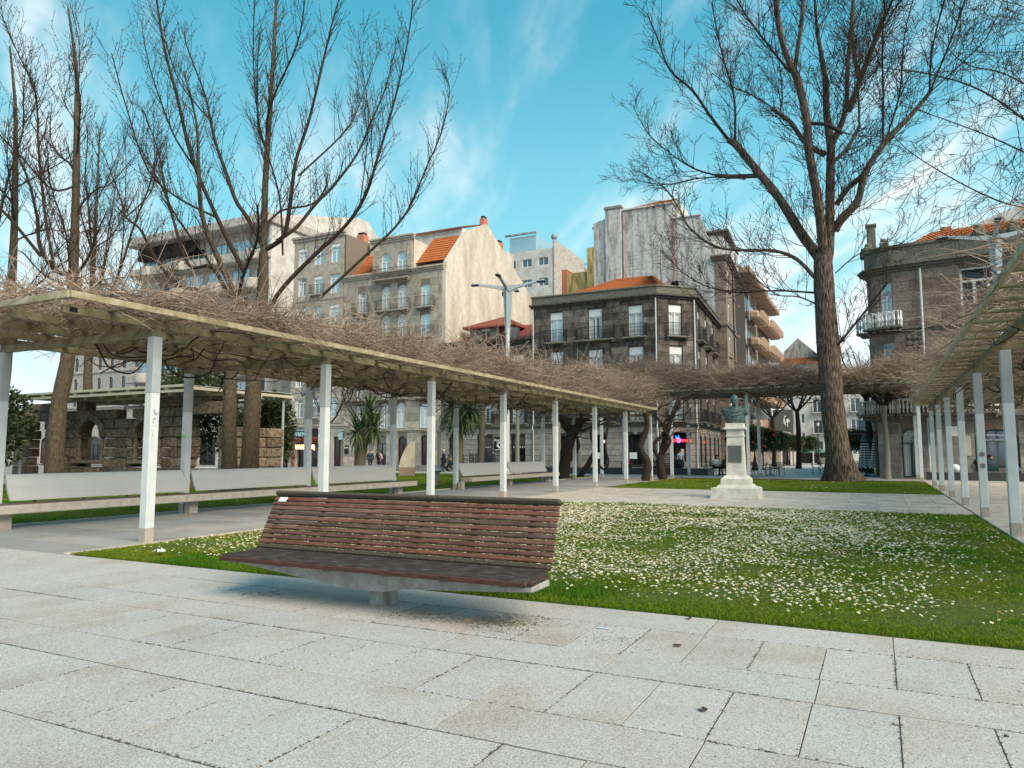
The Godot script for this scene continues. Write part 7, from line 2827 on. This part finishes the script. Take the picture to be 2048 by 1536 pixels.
# ---------------------------------------------------------------- ruined arcade with its canopy
func ruin() -> void:
	var T := thing("ruined_arcade", "ruined dark stone arcade with two arched windows and a square doorway, under a glass canopy", "ruin", Vector3(-30, 0, -21))
	var ox := -30.0
	var holes := [[-36.0, .25, 1.15, 2.6, 0.0], [-32.35, 1.15, 1.75, 1.85, .85], [-28.55, 1.15, 1.7, 1.8, .85], [-25.05, 1.1, 1.55, 1.95, 0.0]]
	var rows := 9
	var ch := .42
	for r in rows:
		var lo := r * ch
		var x := -37.2 - (r % 2) * .4
		while x < -23.3:
			var w := rr(.62, 1.15)
			var a := maxf(x, -37.2)
			var b := minf(x + w, -23.3 + rr(-.25, .25))
			x += w
			var segs := [[a, b]]
			for h in holes:
				if h[1] < lo + ch - .08 and h[1] + h[3] > lo + .08:
					var nx := []
					for s in segs:
						if h[0] >= s[1] or h[0] + h[2] <= s[0]:
							nx.append(s)
							continue
						if h[0] - s[0] > .12:
							nx.append([s[0], h[0] + rr(-.1, .04)])
						if s[1] - h[0] - h[2] > .12:
							nx.append([h[0] + h[2] + rr(-.04, .1), s[1]])
					segs = nx
			for s in segs:
				if s[1] - s[0] < .1 or (r == rows - 1 and rng.randf() < .35) or (r == rows - 2 and rng.randf() < .12):
					continue
				var d := rr(.5, .62)
				part(T, "stone_block", block(Vector3(snappedf(s[1] - s[0] - .02, .04), ch - .02, .56), .035), "ruin_block_%d" % (rng.randi() % 5), at(Vector3((s[0] + s[1]) / 2 - ox, lo + ch / 2, rr(-.06, .06))))
	# voussoirs of both arches
	for hi in [1, 2]:
		var h: Array = holes[hi]
		for k in 9:
			var t := (k + .5) / 9.0
			var a := PI * (1.0 - t)
			var c := Vector3(h[0] + h[2] / 2 - ox + cos(a) * (h[2] / 2 + .02), h[1] + h[3] - .85 + sin(a) * .87, .04)
			part(T, "arch_stone", block(Vector3(.34, .3, .66), .03), "ruin_block_%d" % (1 + k % 4), Transform3D(Basis(Vector3.BACK, a - PI / 2), c))
		var sill := MB.new()
		sill.cbox(Vector3(h[0] + h[2] / 2 - ox, 1.06, .1), Vector3(h[2] + .3, .16, .7), .03)
		part(T, "window_sill", sill, "ruin_block_3")
		for s in [0, 1]:
			var col := MB.new()
			col.lathe([Vector2(.12, 1.15), Vector2(.1, 1.2), Vector2(.09, 2.1), Vector2(.14, 2.25)], 8, Vector3(h[0] - ox + (.08 if s == 0 else h[2] - .08), 0, .2))
			part(T, "colonnette", col, "ruin_block_3")
	var lint := MB.new()
	lint.cbox(Vector3(-24.3 - ox, 3.25, .05), Vector3(2.3, .5, .66), .04)
	part(T, "lintel", lint, "ruin_block_2")
	for r in 6:
		for k in 3:
			part(T, "stone_block", block(Vector3(.56, .4, .9), .035), "ruin_block_%d" % (rng.randi() % 5), at(Vector3(-23.75 - ox + rr(-.05, .05), r * .42 + .21, -.95 - k * .95)))
	# canopy of panes on bars
	var C := thing("glass_canopy", "flat canopy of greenish panes on pale bars over the ruined arcade", "canopy", Vector3(-29.2, 0, -22))
	var nx := 10
	var nz := 6
	for i in nx:
		for j in nz:
			part(C, "pane", block(Vector3(1.1, .03, .92), .005), "canopy_glass", at(Vector3(-5.65 + (i + .5) * 1.13, 4.05 + j * .012, 2.8 - (j + .5) * .95)))
	for i in nx + 1:
		var b := MB.new()
		b.cbox(Vector3(-5.65 + i * 1.13, 3.95, -.05), Vector3(.06, .12, 5.8), .008)
		part(C, "bar", b, "canopy_bar")
	for j in [0, 2, 4, 6]:
		var b := MB.new()
		b.cbox(Vector3(0, 3.83, 2.8 - j * .95), Vector3(11.4, .11, .08), .008)
		part(C, "beam", b, "canopy_bar")
	var ft := MB.new()
	ft.cbox(Vector3(0, 4.02, 2.86), Vector3(11.5, .1, .06), .008)
	part(C, "edge", ft, "canopy_bar")
	for q in [[-5.4, 2.4], [5.4, 2.4], [5.4, -2.6], [-5.4, -2.6]]:
		var p := MB.new()
		p.tube([Vector3(q[0], 0, q[1]), Vector3(q[0], 3.8, q[1])], [.06, .06], 8)
		part(C, "post", p, "post_sleeve")


# ---------------------------------------------------------------- things along the street
func modern_lamp(label: String, pos: Vector3, turn: float) -> void:
	var T := thing("street_lamp", label, "street lamp", pos, turn)
	var p := MB.new()
	p.lathe([Vector2(.16, 0), Vector2(.16, .3), Vector2(.13, .4), Vector2(.125, 9.6)], 12)
	part(T, "pole", p, "letter_white")
	var q := MB.new()
	for k in 4:
		var b := Basis(Vector3.UP, k * PI / 2)
		q.xf = Transform3D(b, Vector3.ZERO)
		q.prism(PackedVector2Array([Vector2(.02, 8.9), Vector2(.16, 9.2), Vector2(.3, 12.0), Vector2(.42, 12.35), Vector2(.02, 12.35)]), -.035, .035)
	q.xf = Transform3D()
	part(T, "ribbed_head", q, "lamp_paint")
	for k in 4:
		var b := Basis(Vector3.UP, k * PI / 2)
		var a := MB.new()
		a.xf = Transform3D(b, Vector3.ZERO)
		a.prism(PackedVector2Array([Vector2(.1, 12.0), Vector2(.6, 12.2), Vector2(2.45, 12.62), Vector2(2.45, 12.7), Vector2(.6, 12.42), Vector2(.1, 12.4)]), -.09, .09)
		var ar := part(T, "arm", a, "lamp_paint")
		var h := MB.new()
		h.xf = Transform3D(b, Vector3.ZERO)
		h.cbox(Vector3(2.25, 12.55, 0), Vector3(.55, .1, .3), .03)
		part(ar, "lamp_head", h, "dark_steel")


func street_things() -> void:
	modern_lamp("tall white street lamp with four sloping arms, in front of the cream gable", Vector3(-21.35, 0, -42.0), deg_to_rad(26.6 + 165))
	modern_lamp("street lamp with sloping arms before the white gable at the right edge", Vector3(5.7, 0, -43.0), deg_to_rad(26.6 + 150))
	# low walls
	var W := thing("low_wall", "long low dark granite wall in front of the corner house terrace", "wall", Vector3(-10, 0, -48.6))
	for k in 7:
		part(W, "granite_panel", block(Vector3(1.9, .44, .5), .012), "granite_dark", at(Vector3(-.95 - k * 1.92, .22, 0)))
	for k in 6:
		part(W, "granite_panel", block(Vector3(2.2, .5, .5), .012), "granite_grey", at(Vector3(-13.6 - 1.1 - k * 2.22, .25, 0)))
	var en := MB.new()
	en.cbox(Vector3(.18, .22, 0), Vector3(.34, .44, .52), .012)
	part(W, "end_block", en, "granite_grey")
	var u := Vector3(.99, 0, .139).normalized()
	var W2 := thing("low_wall", "low dark granite wall before the shop window of the round-cornered house", "wall", Vector3(2.3, 0, -45.9), atan2(-u.z, u.x))
	for k in 7:
		part(W2, "granite_panel", block(Vector3(1.7, .42, .5), .012), "granite_dark", at(Vector3(.85 + k * 1.72, .21, 0)))
	# stone fin and litter bin on the side lawn
	var F := thing("stone_fin", "pale upright stone slab cut like a fin on the side lawn, between bench and palm", "sculpture", Vector3(-26.7, 0, -38.5), deg_to_rad(28))
	var fm := MB.new()
	fm.prism(PackedVector2Array([Vector2(-.5, .55), Vector2(.5, .55), Vector2(.5, 2.18), Vector2(.3, 2.16), Vector2(.1, 2.02), Vector2(-.12, 1.72), Vector2(-.32, 1.3), Vector2(-.44, .92)]), -.12, .12)
	part(F, "slab", fm, "fin_stone")
	var ff := MB.new()
	ff.prism(PackedVector2Array([Vector2(-.52, 0), Vector2(.5, 0), Vector2(.5, .548), Vector2(-.5, .548)]), -.121, .121)
	part(F, "stained_foot", ff, "fin_foot")
	var Bn := thing("litter_bin", "grey round litter bin with flared rim beside the left pergola", "litter bin", Vector3(-17.8, 0, -27.8))
	var bm := MB.new()
	bm.lathe([Vector2(.23, 0), Vector2(.25, .55), Vector2(.25, .62)], 14)
	part(Bn, "body", bm, "granite_grey")
	var br := MB.new()
	br.lathe([Vector2(.25, .6), Vector2(.34, .66), Vector2(.34, .8), Vector2(.29, .8), Vector2(.26, .68)], 14)
	part(Bn, "rim", br, "lamp_paint")
	# lanterns
	lantern_post("black classic lantern behind the first camellia, nearest of the lanterns", Vector3(-9.3, 0, -64.0), 4.3)
	lantern_post("black classic lantern standing free between the clipped camellias", Vector3(-9.4, 0, -90.0), 5.4)
	lantern_post("black classic lantern far down the street, left of the big trunk", Vector3(-6.6, 0, -98.0), 5.2)
	lantern_post("black classic lantern farthest down the street, touching the big trunk in view", Vector3(-4.9, 0, -104.0), 5.3)
	lantern_post("black classic lantern to the right of the big trunk, behind the parasols", Vector3(-1.2, 0, -62.0), 4.3)
	# recycling domes, planter
	for e in [[Vector3(-9.2, 0, -113), "left of two dark recycling containers with domed lids down the street"], [Vector3(-7.4, 0, -112), "right of two dark recycling containers with domed lids down the street"]]:
		var R := thing("recycling_container", e[1], "container", e[0])
		var m := MB.new()
		m.cbox(Vector3(0, .75, 0), Vector3(1.5, 1.5, 1.2), .08)
		part(R, "body", m, "sign_black")
		var d := MB.new()
		d.ball(Vector3(0, 1.45, 0), Vector3(.76, .65, .62), 12)
		part(R, "lid", d, "bin_green")
	for e in [[-12.3, "grey stone planter with clipped hedge, left of the recycling containers"], [-5.6, "grey stone planter with clipped hedge, right of the recycling containers"]]:
		var Pn := thing("planter", e[1], "planter", Vector3(e[0], 0, -108))
		var m := MB.new()
		m.cbox(Vector3(0, .4, 0), Vector3(3.4, .8, 1.2), .05)
		part(Pn, "trough", m, "granite_grey")
		crown(Pn, [[Vector3(0, 1.05, 0), Vector3(1.6, .35, .6)]], 700, .14, [L(.03, .06, .015), L(.06, .1, .02)], "hedge")
	# parasols
	for e in [[Vector3(-.75, 0, -51.0), "left of two closed striped parasols with teal tops"], [Vector3(-.1, 0, -50.6), "right of two closed striped parasols with teal tops"]]:
		var Pz := thing("closed_parasol", e[1], "parasol", e[0])
		var m := MB.new()
		m.colored = true
		var rows := 22
		for r in rows:
			m.col = L(.72, .75, .75) if r % 2 else L(.012, .05, .055)
			var y0 := .55 + r * .075
			var y1 := y0 + .075
			for k in 20:
				var q := []
				for c in [[k, y0], [k + 1, y0], [k + 1, y1], [k, y1]]:
					var t: float = (c[1] - .55) / 1.65
					var rad := lerpf(.52, .2, t) * (1.0 if int(c[0]) % 2 else .72)
					var a: float = TAU * c[0] / 20
					q.append(Vector3(cos(a) * rad, c[1] - (.16 if int(c[0]) % 2 else 0.0) * (1.0 - t), sin(a) * rad))
				m.quad(q[0], q[1], q[2], q[3], Vector3(0, (y0 + y1) / 2, 0))
		part(Pz, "canopy", m, "body")
		var c := MB.new()
		c.lathe([Vector2(.27, 2.12), Vector2(.12, 2.55), Vector2(.0, 2.68)], 10)
		part(Pz, "cap", c, "sign_teal")
		var p := MB.new()
		p.lathe([Vector2(.3, 0), Vector2(.3, .07), Vector2(.04, .1), Vector2(.03, 2.2)], 10)
		part(Pz, "pole", p, "iron")
	# tables and chairs
	var n := 0
	for e in [[-7.3, -47.6, "black cafe table standing alone just right of the pedestal"], [-6.3, -49.8, "black cafe table, second behind the first right of the pedestal"], [-8.6, -50.6, "black cafe table at the foot of the camellias"]]:
		cafe_table(e[2], Vector3(e[0], 0, e[1]), "furniture_black", "black cafe tables right of the pedestal")
		for k in 3:
			var a := k * 2.1 + n * .7
			cafe_chair("black slatted cafe chair %s the %s" % [["right of", "far left of", "in front of"][k], ["lone cafe table beside the pedestal", "rear cafe table right of the pedestal", "cafe table at the foot of the camellias"][n]], Vector3(e[0] + cos(a) * .8, 0, e[1] + sin(a) * .8), atan2(-cos(a), -sin(a)), "furniture_black", "black cafe chairs right of the pedestal")
		n += 1
	for e in [[-3.9, -54.6, 1.5], [-3.4, -55.4, 1.9], [-3.0, -56.6, -1.2]]:
		cafe_chair("dark green cafe chair left of the big trunk, %s in the row" % ("nearest" if e[1] > -55 else "middle one" if e[1] > -56 else "farthest"), Vector3(e[0], 0, e[1]), e[2], "furniture_green", "dark green chairs by the trunk")
	cafe_chair("dark green cafe chair between the big trunk and the striped parasols", Vector3(-1.35, 0, -55.0), .5, "furniture_green")
	cafe_table("pale topped cafe table by the end of the dark wall", Vector3(-10.4, 0, -49.6), "plastic_white", "", true)
	cafe_chair("chair with white cover at the terrace, left of the guitar player", Vector3(-11.6, 0, -49.9), .3, "plastic_white")
	for k in 5:
		for i in 3:
			cafe_chair("dark woven chair, %s of the %s stack below the ring sign" % [["bottom", "middle", "top"][i], ["leftmost", "second from left", "central", "second from right", "rightmost"][k]], Vector3(-29.9 + k * .72, i * .28, -51.0 - (k % 2) * .3), 3.0, "rattan", "stacked woven chairs by the shop")
	var Mb := thing("menu_board", "easel menu board with orange wooden frame outside the ramen bar", "board", Vector3(-13.1, 0, -50.3), .2)
	var f := MB.new()
	f.cbox(Vector3(0, .95, 0), Vector3(.85, 1.1, .05), .01, Basis(Vector3.RIGHT, -.14))
	part(Mb, "frame", f, "wood_warm")
	var bo := MB.new()
	bo.cbox(Vector3(0, .95, .03), Vector3(.7, .92, .03), .006, Basis(Vector3.RIGHT, -.14))
	part(Mb, "board", bo, "board_grey")
	for k in 5:
		part(Mb, "chalk_lettering", text_mesh(["RAMEN", "GYOZA  6", "UDON  9", "TEMPURA", "TE  2"][k], .08, false, false, .006), "letter_white", Transform3D(Basis(Vector3.RIGHT, -.14), Vector3(0, 1.24 - k * .15, .02 + k * .02)))
	for x in [-.38, .38]:
		var l := MB.new()
		l.tube([Vector3(x, .5, .02), Vector3(x, 0, .08)], [.02, .02], 4)
		part(Mb, "leg", l, "wood_warm")
	var gl := thing("globe_lamp", "white glowing globe on the ground by the right-hand wall", "lamp", Vector3(3.7, 0, -46.4))
	var gm := MB.new()
	gm.ball(Vector3(0, .62, 0), Vector3(.24, .24, .24), 12)
	part(gl, "globe", gm, "lamp_milk")
	var gs := MB.new()
	gs.lathe([Vector2(.2, 0), Vector2(.06, .05), Vector2(.05, .4)], 10)
	part(gl, "stand", gs, "iron")
	var sg := thing("round_sign", "pale round sign on a dark kiosk roof behind the striped parasols", "sign", Vector3(-.9, 0, -60))
	var sm := MB.new()
	sm.cbox(Vector3(0, 2.95, 0), Vector3(2.8, .16, 2.0), .03)
	part(sg, "kiosk_roof", sm, "sign_black")
	var s2 := MB.new()
	s2.xf = Transform3D(Basis(Vector3.RIGHT, PI / 2), Vector3(0, 4.6, 0))
	s2.lathe([Vector2(0, -.03), Vector2(.34, -.03), Vector2(.34, .03), Vector2(0, .03)], 18, Vector3.ZERO, false)
	part(sg, "disc", s2, "lamp_milk")
	var s3 := MB.new()
	s3.cbox(Vector3(.25, 3.5, 0), Vector3(1.0, .75, .1), .02)
	part(sg, "panel", s3, "lamp_paint")
	var s4 := MB.new()
	for x in [-1.2, 1.2]:
		s4.tube([Vector3(x, 0, 0), Vector3(x, 2.9, 0)], [.05, .05], 6)
	s4.tube([Vector3(0, 3, 0), Vector3(0, 4.4, 0)], [.04, .04], 6)
	part(sg, "post", s4, "iron")
	# parked white van glimpsed through the ruin's doorway
	var V := thing("kiosk", "white framed kiosk glimpsed through the square doorway of the ruin", "kiosk", Vector3(-36.5, 0, -34))
	for e in [[Vector3(0, .45, 0), Vector3(2.6, .9, 1.4), "white_paint", "counter"], [Vector3(0, 2.2, 0), Vector3(3.0, .14, 1.8), "white_paint", "roof"], [Vector3(0, 1.55, 0), Vector3(2.2, .9, 1.2), "glass_dark", "glazing"]]:
		var m := MB.new()
		m.cbox(e[0], e[1], .03)
		part(V, e[3], m, e[2])
	for x in [-1.25, 1.25]:
		var m := MB.new()
		m.cbox(Vector3(x, 1.5, .6), Vector3(.08, 1.3, .08), .01)
		part(V, "post", m, "white_paint")


# ---------------------------------------------------------------- people
func people() -> void:
	var coat := L(.02, .06, .06)
	var w := standing()
	w.merge({"knee_l": Vector3(-.1, .5, .2), "foot_l": Vector3(-.1, .0, .33), "knee_r": Vector3(.1, .47, -.02), "foot_r": Vector3(.1, .06, -.42), "elbow_r": Vector3(.29, 1.12, -.08), "hand_r": Vector3(.2, 1.03, .16), "elbow_l": Vector3(-.27, 1.1, .1), "hand_l": Vector3(-.22, .95, .3)}, true)
	var P := person("woman in long green coat with tan shoulder bag, walking left past the wall", Vector3(-29.1, 0, -47.6), -1.35, w, {"top": coat, "legs": L(.012, .012, .014), "shoes": L(.5, .5, .5), "coat": .12, "hair_long": .08})
	var bag := thing("shoulder_bag", "tan leather bag at the hip of the woman in the green coat", "bag", Vector3(-28.95, .98, -47.35), -1.35)
	var bm := MB.new()
	bm.cbox(Vector3.ZERO, Vector3(.16, .26, .36), .06)
	part(bag, "body", bm, "bag_brown")
	var bs := MB.new()
	bs.tube([Vector3(0, .1, .15), Vector3(-.08, .45, .02), Vector3(0, .1, -.15)], [.012, .012, .012], 5)
	part(bag, "strap", bs, "bag_brown")
	person("grey-haired man in dark coat walking beside the woman with the tan bag", Vector3(-29.75, 0, -47.75), -1.35, w, {"top": L(.015, .03, .04), "legs": L(.02, .025, .035), "coat": .1, "hair": "hair_grey"})
	# three friends left of the fin
	person("person in blue jacket, left of three standing before the dark arched door", Vector3(-38.6, 0, -50.2), .6, standing(.1), {"top": L(.02, .05, .09), "legs": L(.03, .03, .05)})
	person("person in dark top with brown hair, middle of three before the dark arched door", Vector3(-37.9, 0, -50.4), -.8, standing(.25), {"top": L(.05, .035, .045), "legs": L(.03, .03, .035), "hair_long": .15, "hair": "hair_red"})
	person("person in pale pink jumper, right of three before the dark arched door", Vector3(-37.35, 0, -50.1), -1.0, standing(.2), {"top": L(.4, .3, .27), "legs": L(.05, .05, .07), "hair_long": .1})
	# seated on the terrace
	var seat := [
		["long-haired blond person in red top seated behind the granite wall", -21.1, -49.9, 2.6, {"top": L(.55, .03, .03), "legs": L(.03, .03, .05), "hair": "hair_blond", "hair_long": .2}, .1],
		["person in magenta top seated inside the terrace, by the thin wisteria trunk", -16.1, -50.2, 1.0, {"top": L(.35, .03, .18), "legs": L(.03, .03, .04), "hair_long": .1}, .15],
		["person with dark bun and bare arms seated leaning on one hand", -14.2, -49.7, .9, {"top": L(.02, .02, .022), "sleeve": L(.42, .25, .18), "legs": L(.03, .03, .04), "hair_long": .05}, .2],
		["person with dark red hair seated with back turned, in orange scarf", -13.5, -49.4, 2.9, {"top": L(.07, .015, .015), "sleeve": L(.45, .1, .03), "legs": L(.03, .03, .04), "hair": "hair_red", "hair_long": .25}, .05],
		["person in dark teal jacket seated right of the menu board", -12.15, -49.6, -1.6, {"top": L(.012, .03, .035), "legs": L(.02, .02, .03)}, .25],
		["person in white blouse with long curly brown hair, turned to a neighbour", -9.75, -49.5, 1.2, {"top": L(.68, .68, .66), "legs": L(.015, .02, .035), "hair_long": .22}, .2],
		["dark-haired person in black top leaning across to the guitar player", -9.25, -49.9, 1.4, {"top": L(.015, .015, .017), "legs": L(.02, .03, .06)}, .3],
		["person in grey shirt seated playing a guitar beside the pedestal", -8.4, -49.3, -1.3, {"top": L(.36, .35, .36), "legs": L(.06, .07, .1), "hair_long": .05}, .1]]
	for s in seat:
		person(s[0], Vector3(s[1], 0, s[2]), s[3], sitting(s[5]), s[4])
		var c := cafe_chair("black cafe chair under the " + s[0].substr(0, s[0].find(" seated") if " seated" in s[0] else 34), Vector3(s[1], 0, s[2]), s[3], "furniture_black")
		c.set_meta("label", "black cafe chair in use by the " + " ".join(s[0].split(" ").slice(0, 7)))
	var G := thing("guitar", "brown acoustic guitar across the lap of the seated player", "guitar", Vector3(-8.75, .78, -49.2), -1.3)
	var gm := MB.new()
	gm.xf = Transform3D(Basis(Vector3.BACK, .5), Vector3(0, 0, .22))
	gm.prism(PackedVector2Array([Vector2(-.3, -.12), Vector2(-.2, -.19), Vector2(-.05, -.13), Vector2(.08, -.15), Vector2(.17, -.08), Vector2(.17, .08), Vector2(.08, .15), Vector2(-.05, .13), Vector2(-.2, .19), Vector2(-.3, .12)]), -.05, .05)
	part(G, "body", gm, "wood_warm")
	var gn := MB.new()
	gn.xf = gm.xf
	gn.cbox(Vector3(.45, 0, .03), Vector3(.6, .05, .03), .008)
	gn.cbox(Vector3(.8, 0, .02), Vector3(.14, .08, .025), .008)
	part(G, "neck", gn, "hair_dark")
	person("waiter in pale shirt and dark apron standing in the ramen bar doorway", Vector3(-13.45, 0, -55.4), .75, standing(.05), {"top": L(.3, .34, .4), "legs": L(.012, .012, .014)})
	# right-hand side
	var bent := standing(.9)
	bent.merge({"chest": Vector3(0, 1.1, .28), "neck": Vector3(0, 1.2, .5), "head": Vector3(0, 1.22, .66), "elbow_l": Vector3(-.27, .98, .45), "hand_l": Vector3(-.2, .72, .55), "elbow_r": Vector3(.27, .98, .45), "hand_r": Vector3(.2, .72, .55)}, true)
	person("person in teal coat bending over a green case behind the right-hand wall", Vector3(4.75, 0, -47.0), 1.6, bent, {"top": L(.01, .075, .075), "legs": L(.02, .02, .025)})
	var cs := thing("case", "dark green case on the ledge under the bending person in teal", "case", Vector3(5.25, .32, -46.0), -.13)
	var cm := MB.new()
	cm.cbox(Vector3(0, .3, 0), Vector3(.75, .26, .36), .03)
	part(cs, "body", cm, "green_paint")
	var chn := MB.new()
	chn.tube([Vector3(-.1, .43, 0), Vector3(-.08, .49, 0), Vector3(.08, .49, 0), Vector3(.1, .43, 0)], [.012, .012, .012, .012], 5)
	part(cs, "handle", chn, "iron")
	var ph := sitting(.05)
	ph.merge({"elbow_r": Vector3(.27, .84, .1), "hand_r": Vector3(.14, 1.12, .12)}, true)
	person("person in black hat seated behind the right-hand wall holding a phone to the ear", Vector3(6.15, 0, -46.3), .9, ph, {"top": L(.02, .03, .06), "sleeve": L(.45, .27, .19), "legs": L(.03, .03, .05), "hat": true})
	var bp := thing("backpack", "blue backpack beside the seated person in the black hat", "backpack", Vector3(6.3, .36, -45.65), .4)
	var bpm := MB.new()
	bpm.cbox(Vector3(0, .25, 0), Vector3(.34, .5, .24), .09)
	part(bp, "body", bpm, "bag_blue")
	var bpp := MB.new()
	bpp.cbox(Vector3(0, .16, .13), Vector3(.24, .24, .08), .03)
	part(bp, "pocket", bpp, "bag_blue")
	person("distant person in pink walking down the side street by the recycling containers", Vector3(-5.9, 0, -105), 2.8, standing(), {"top": L(.5, .22, .2), "legs": L(.2, .2, .25)}, .04)


func small_things() -> void:
	# crumpled paper on the lawn corner
	var m := MB.new()
	var g := []
	for i in 9:
		for j in 7:
			g.append(Vector3((i - 4) * .02 + rr(-.008, .008), .02 + rr(0, .055) * (1.0 - absf(i - 4) / 5.0), (j - 3) * .022 + rr(-.008, .008)))
	for i in 8:
		for j in 6:
			m.quad(g[i * 7 + j], g[(i + 1) * 7 + j], g[(i + 1) * 7 + j + 1], g[i * 7 + j + 1], Vector3(0, -1, 0))
	solo("crumpled_paper", "white crumpled paper lying on the lawn corner left of the bench", "litter", m, "paper", Vector3(-9.16, .04, -7.14), .4)
	var o := MB.new()
	o.tube([Vector3(-.02, .006, 0), Vector3(.02, .006, .006)], [.007, .007], 6)
	solo("cigarette_butt", "orange cigarette butt on the paving in front of the bench", "litter", o, "orange_bit", Vector3(-3.24, 0, -5.61))
	var b := MB.new()
	b.tube([Vector3(-.06, .006, 0), Vector3(.06, .006, .01)], [.006, .006], 6)
	solo("plastic_straw", "pale blue straw on the paving right of the bench", "litter", b, "blue_bit", Vector3(-2.1, 0, -5.88))
	for e in [[-1.42, -5.6, "curled brown leaf on the paving below the lawn edge"], [-1.55, -6.55, "small brown leaf caught at the kerb of the flower lawn"], [-.95, -4.3, "dry brown leaf fragment on the front paving, nearest the camera"]]:
		var l := MB.new()
		for k in 6:
			var a := k / 6.0 * 1.4 - .7
			var a2 := (k + 1) / 6.0 * 1.4 - .7
			l.quad(Vector3(-.03, .004 + a * a * .03, a * .03), Vector3(.03, .004 + a * a * .02, a * .02), Vector3(.03, .004 + a2 * a2 * .02, a2 * .02), Vector3(-.03, .004 + a2 * a2 * .03, a2 * .03))
		solo("dry_leaf", e[2], "leaf", l, "leaf_brown", Vector3(e[0], .002, e[1]), rr(0, 3))
	# scattered crumbs of leaves on the paths
	var cr := MB.new()
	for i in 260:
		var p := Vector3(rr(-10, 1.8), .006, rr(-29.2, -20.8)) if i < 170 else Vector3(rr(-9, -5.6), .004, rr(-6.0, -5.6)) + jit(.05) * Vector3(1, 0, 1)
		if i >= 170:
			p = Vector3(-5.9 + rng.randfn(0, .35), .005, -5.72 + rng.randfn(0, .08))
		var s := rr(.02, .05) if i < 170 else rr(.006, .02)
		var a := rr(0, 6)
		cr.quad(p + Vector3(cos(a), .1, sin(a)) * s, p + Vector3(-sin(a), .0, cos(a)) * s * .6, p - Vector3(cos(a), 0, sin(a)) * s, p - Vector3(-sin(a), -.2, cos(a)) * s * .6, Vector3(p.x, -1, p.z))
	setting("leaf_litter", cr, "leaf_brown", Vector3.ZERO, "stuff")
	# stickers on the posts
	var s1 := MB.new()
	s1.cbox(Vector3.ZERO, Vector3(.08, .1, .006), .001)
	solo("sticker", "bright green sticker on the second back post of the left pergola", "sticker", s1, "sticker_green", Vector3(-15.2, 1.85, -12.48 + .089))
	for e in [[1.16, "round grey sticker on the right pergola post, lower of two"], [1.42, "round grey sticker on the right pergola post, upper of two"]]:
		var q := MB.new()
		q.xf = Transform3D(Basis(Vector3.RIGHT, PI / 2), Vector3.ZERO)
		q.lathe([Vector2(0, -.003), Vector2(.055, -.003), Vector2(.055, .003), Vector2(0, .003)], 16, Vector3.ZERO, false)
		solo("sticker", e[1], "sticker", q, "sticker_grey", Vector3(2.12, e[0], -19.9 + .089))
	var gf := MB.new()
	for i in 16:
		var c := Vector3(0, rr(-.28, .28), rr(-.05, .05))
		gf.tube([c, c + Vector3(0, rr(-.04, .04), rr(-.03, .03)), c + Vector3(0, rr(-.03, .03), rr(-.03, .03))], [.003, .004, .002], 4)
	solo("scribble", "dark scribbled marks on the nearest front post of the left pergola", "graffiti", gf, "sticker_grey", Vector3(-10.85 + .084, 2.0, -8.2))
	var t := MB.new()
	t.cbox(Vector3.ZERO, Vector3(.006, .07, .12), .001)
	solo("maker_plate", "small dark plate near the front end of the left pergola beam", "plate", t, "sign_black", Vector3(-10.798, 3.61, -6.75))
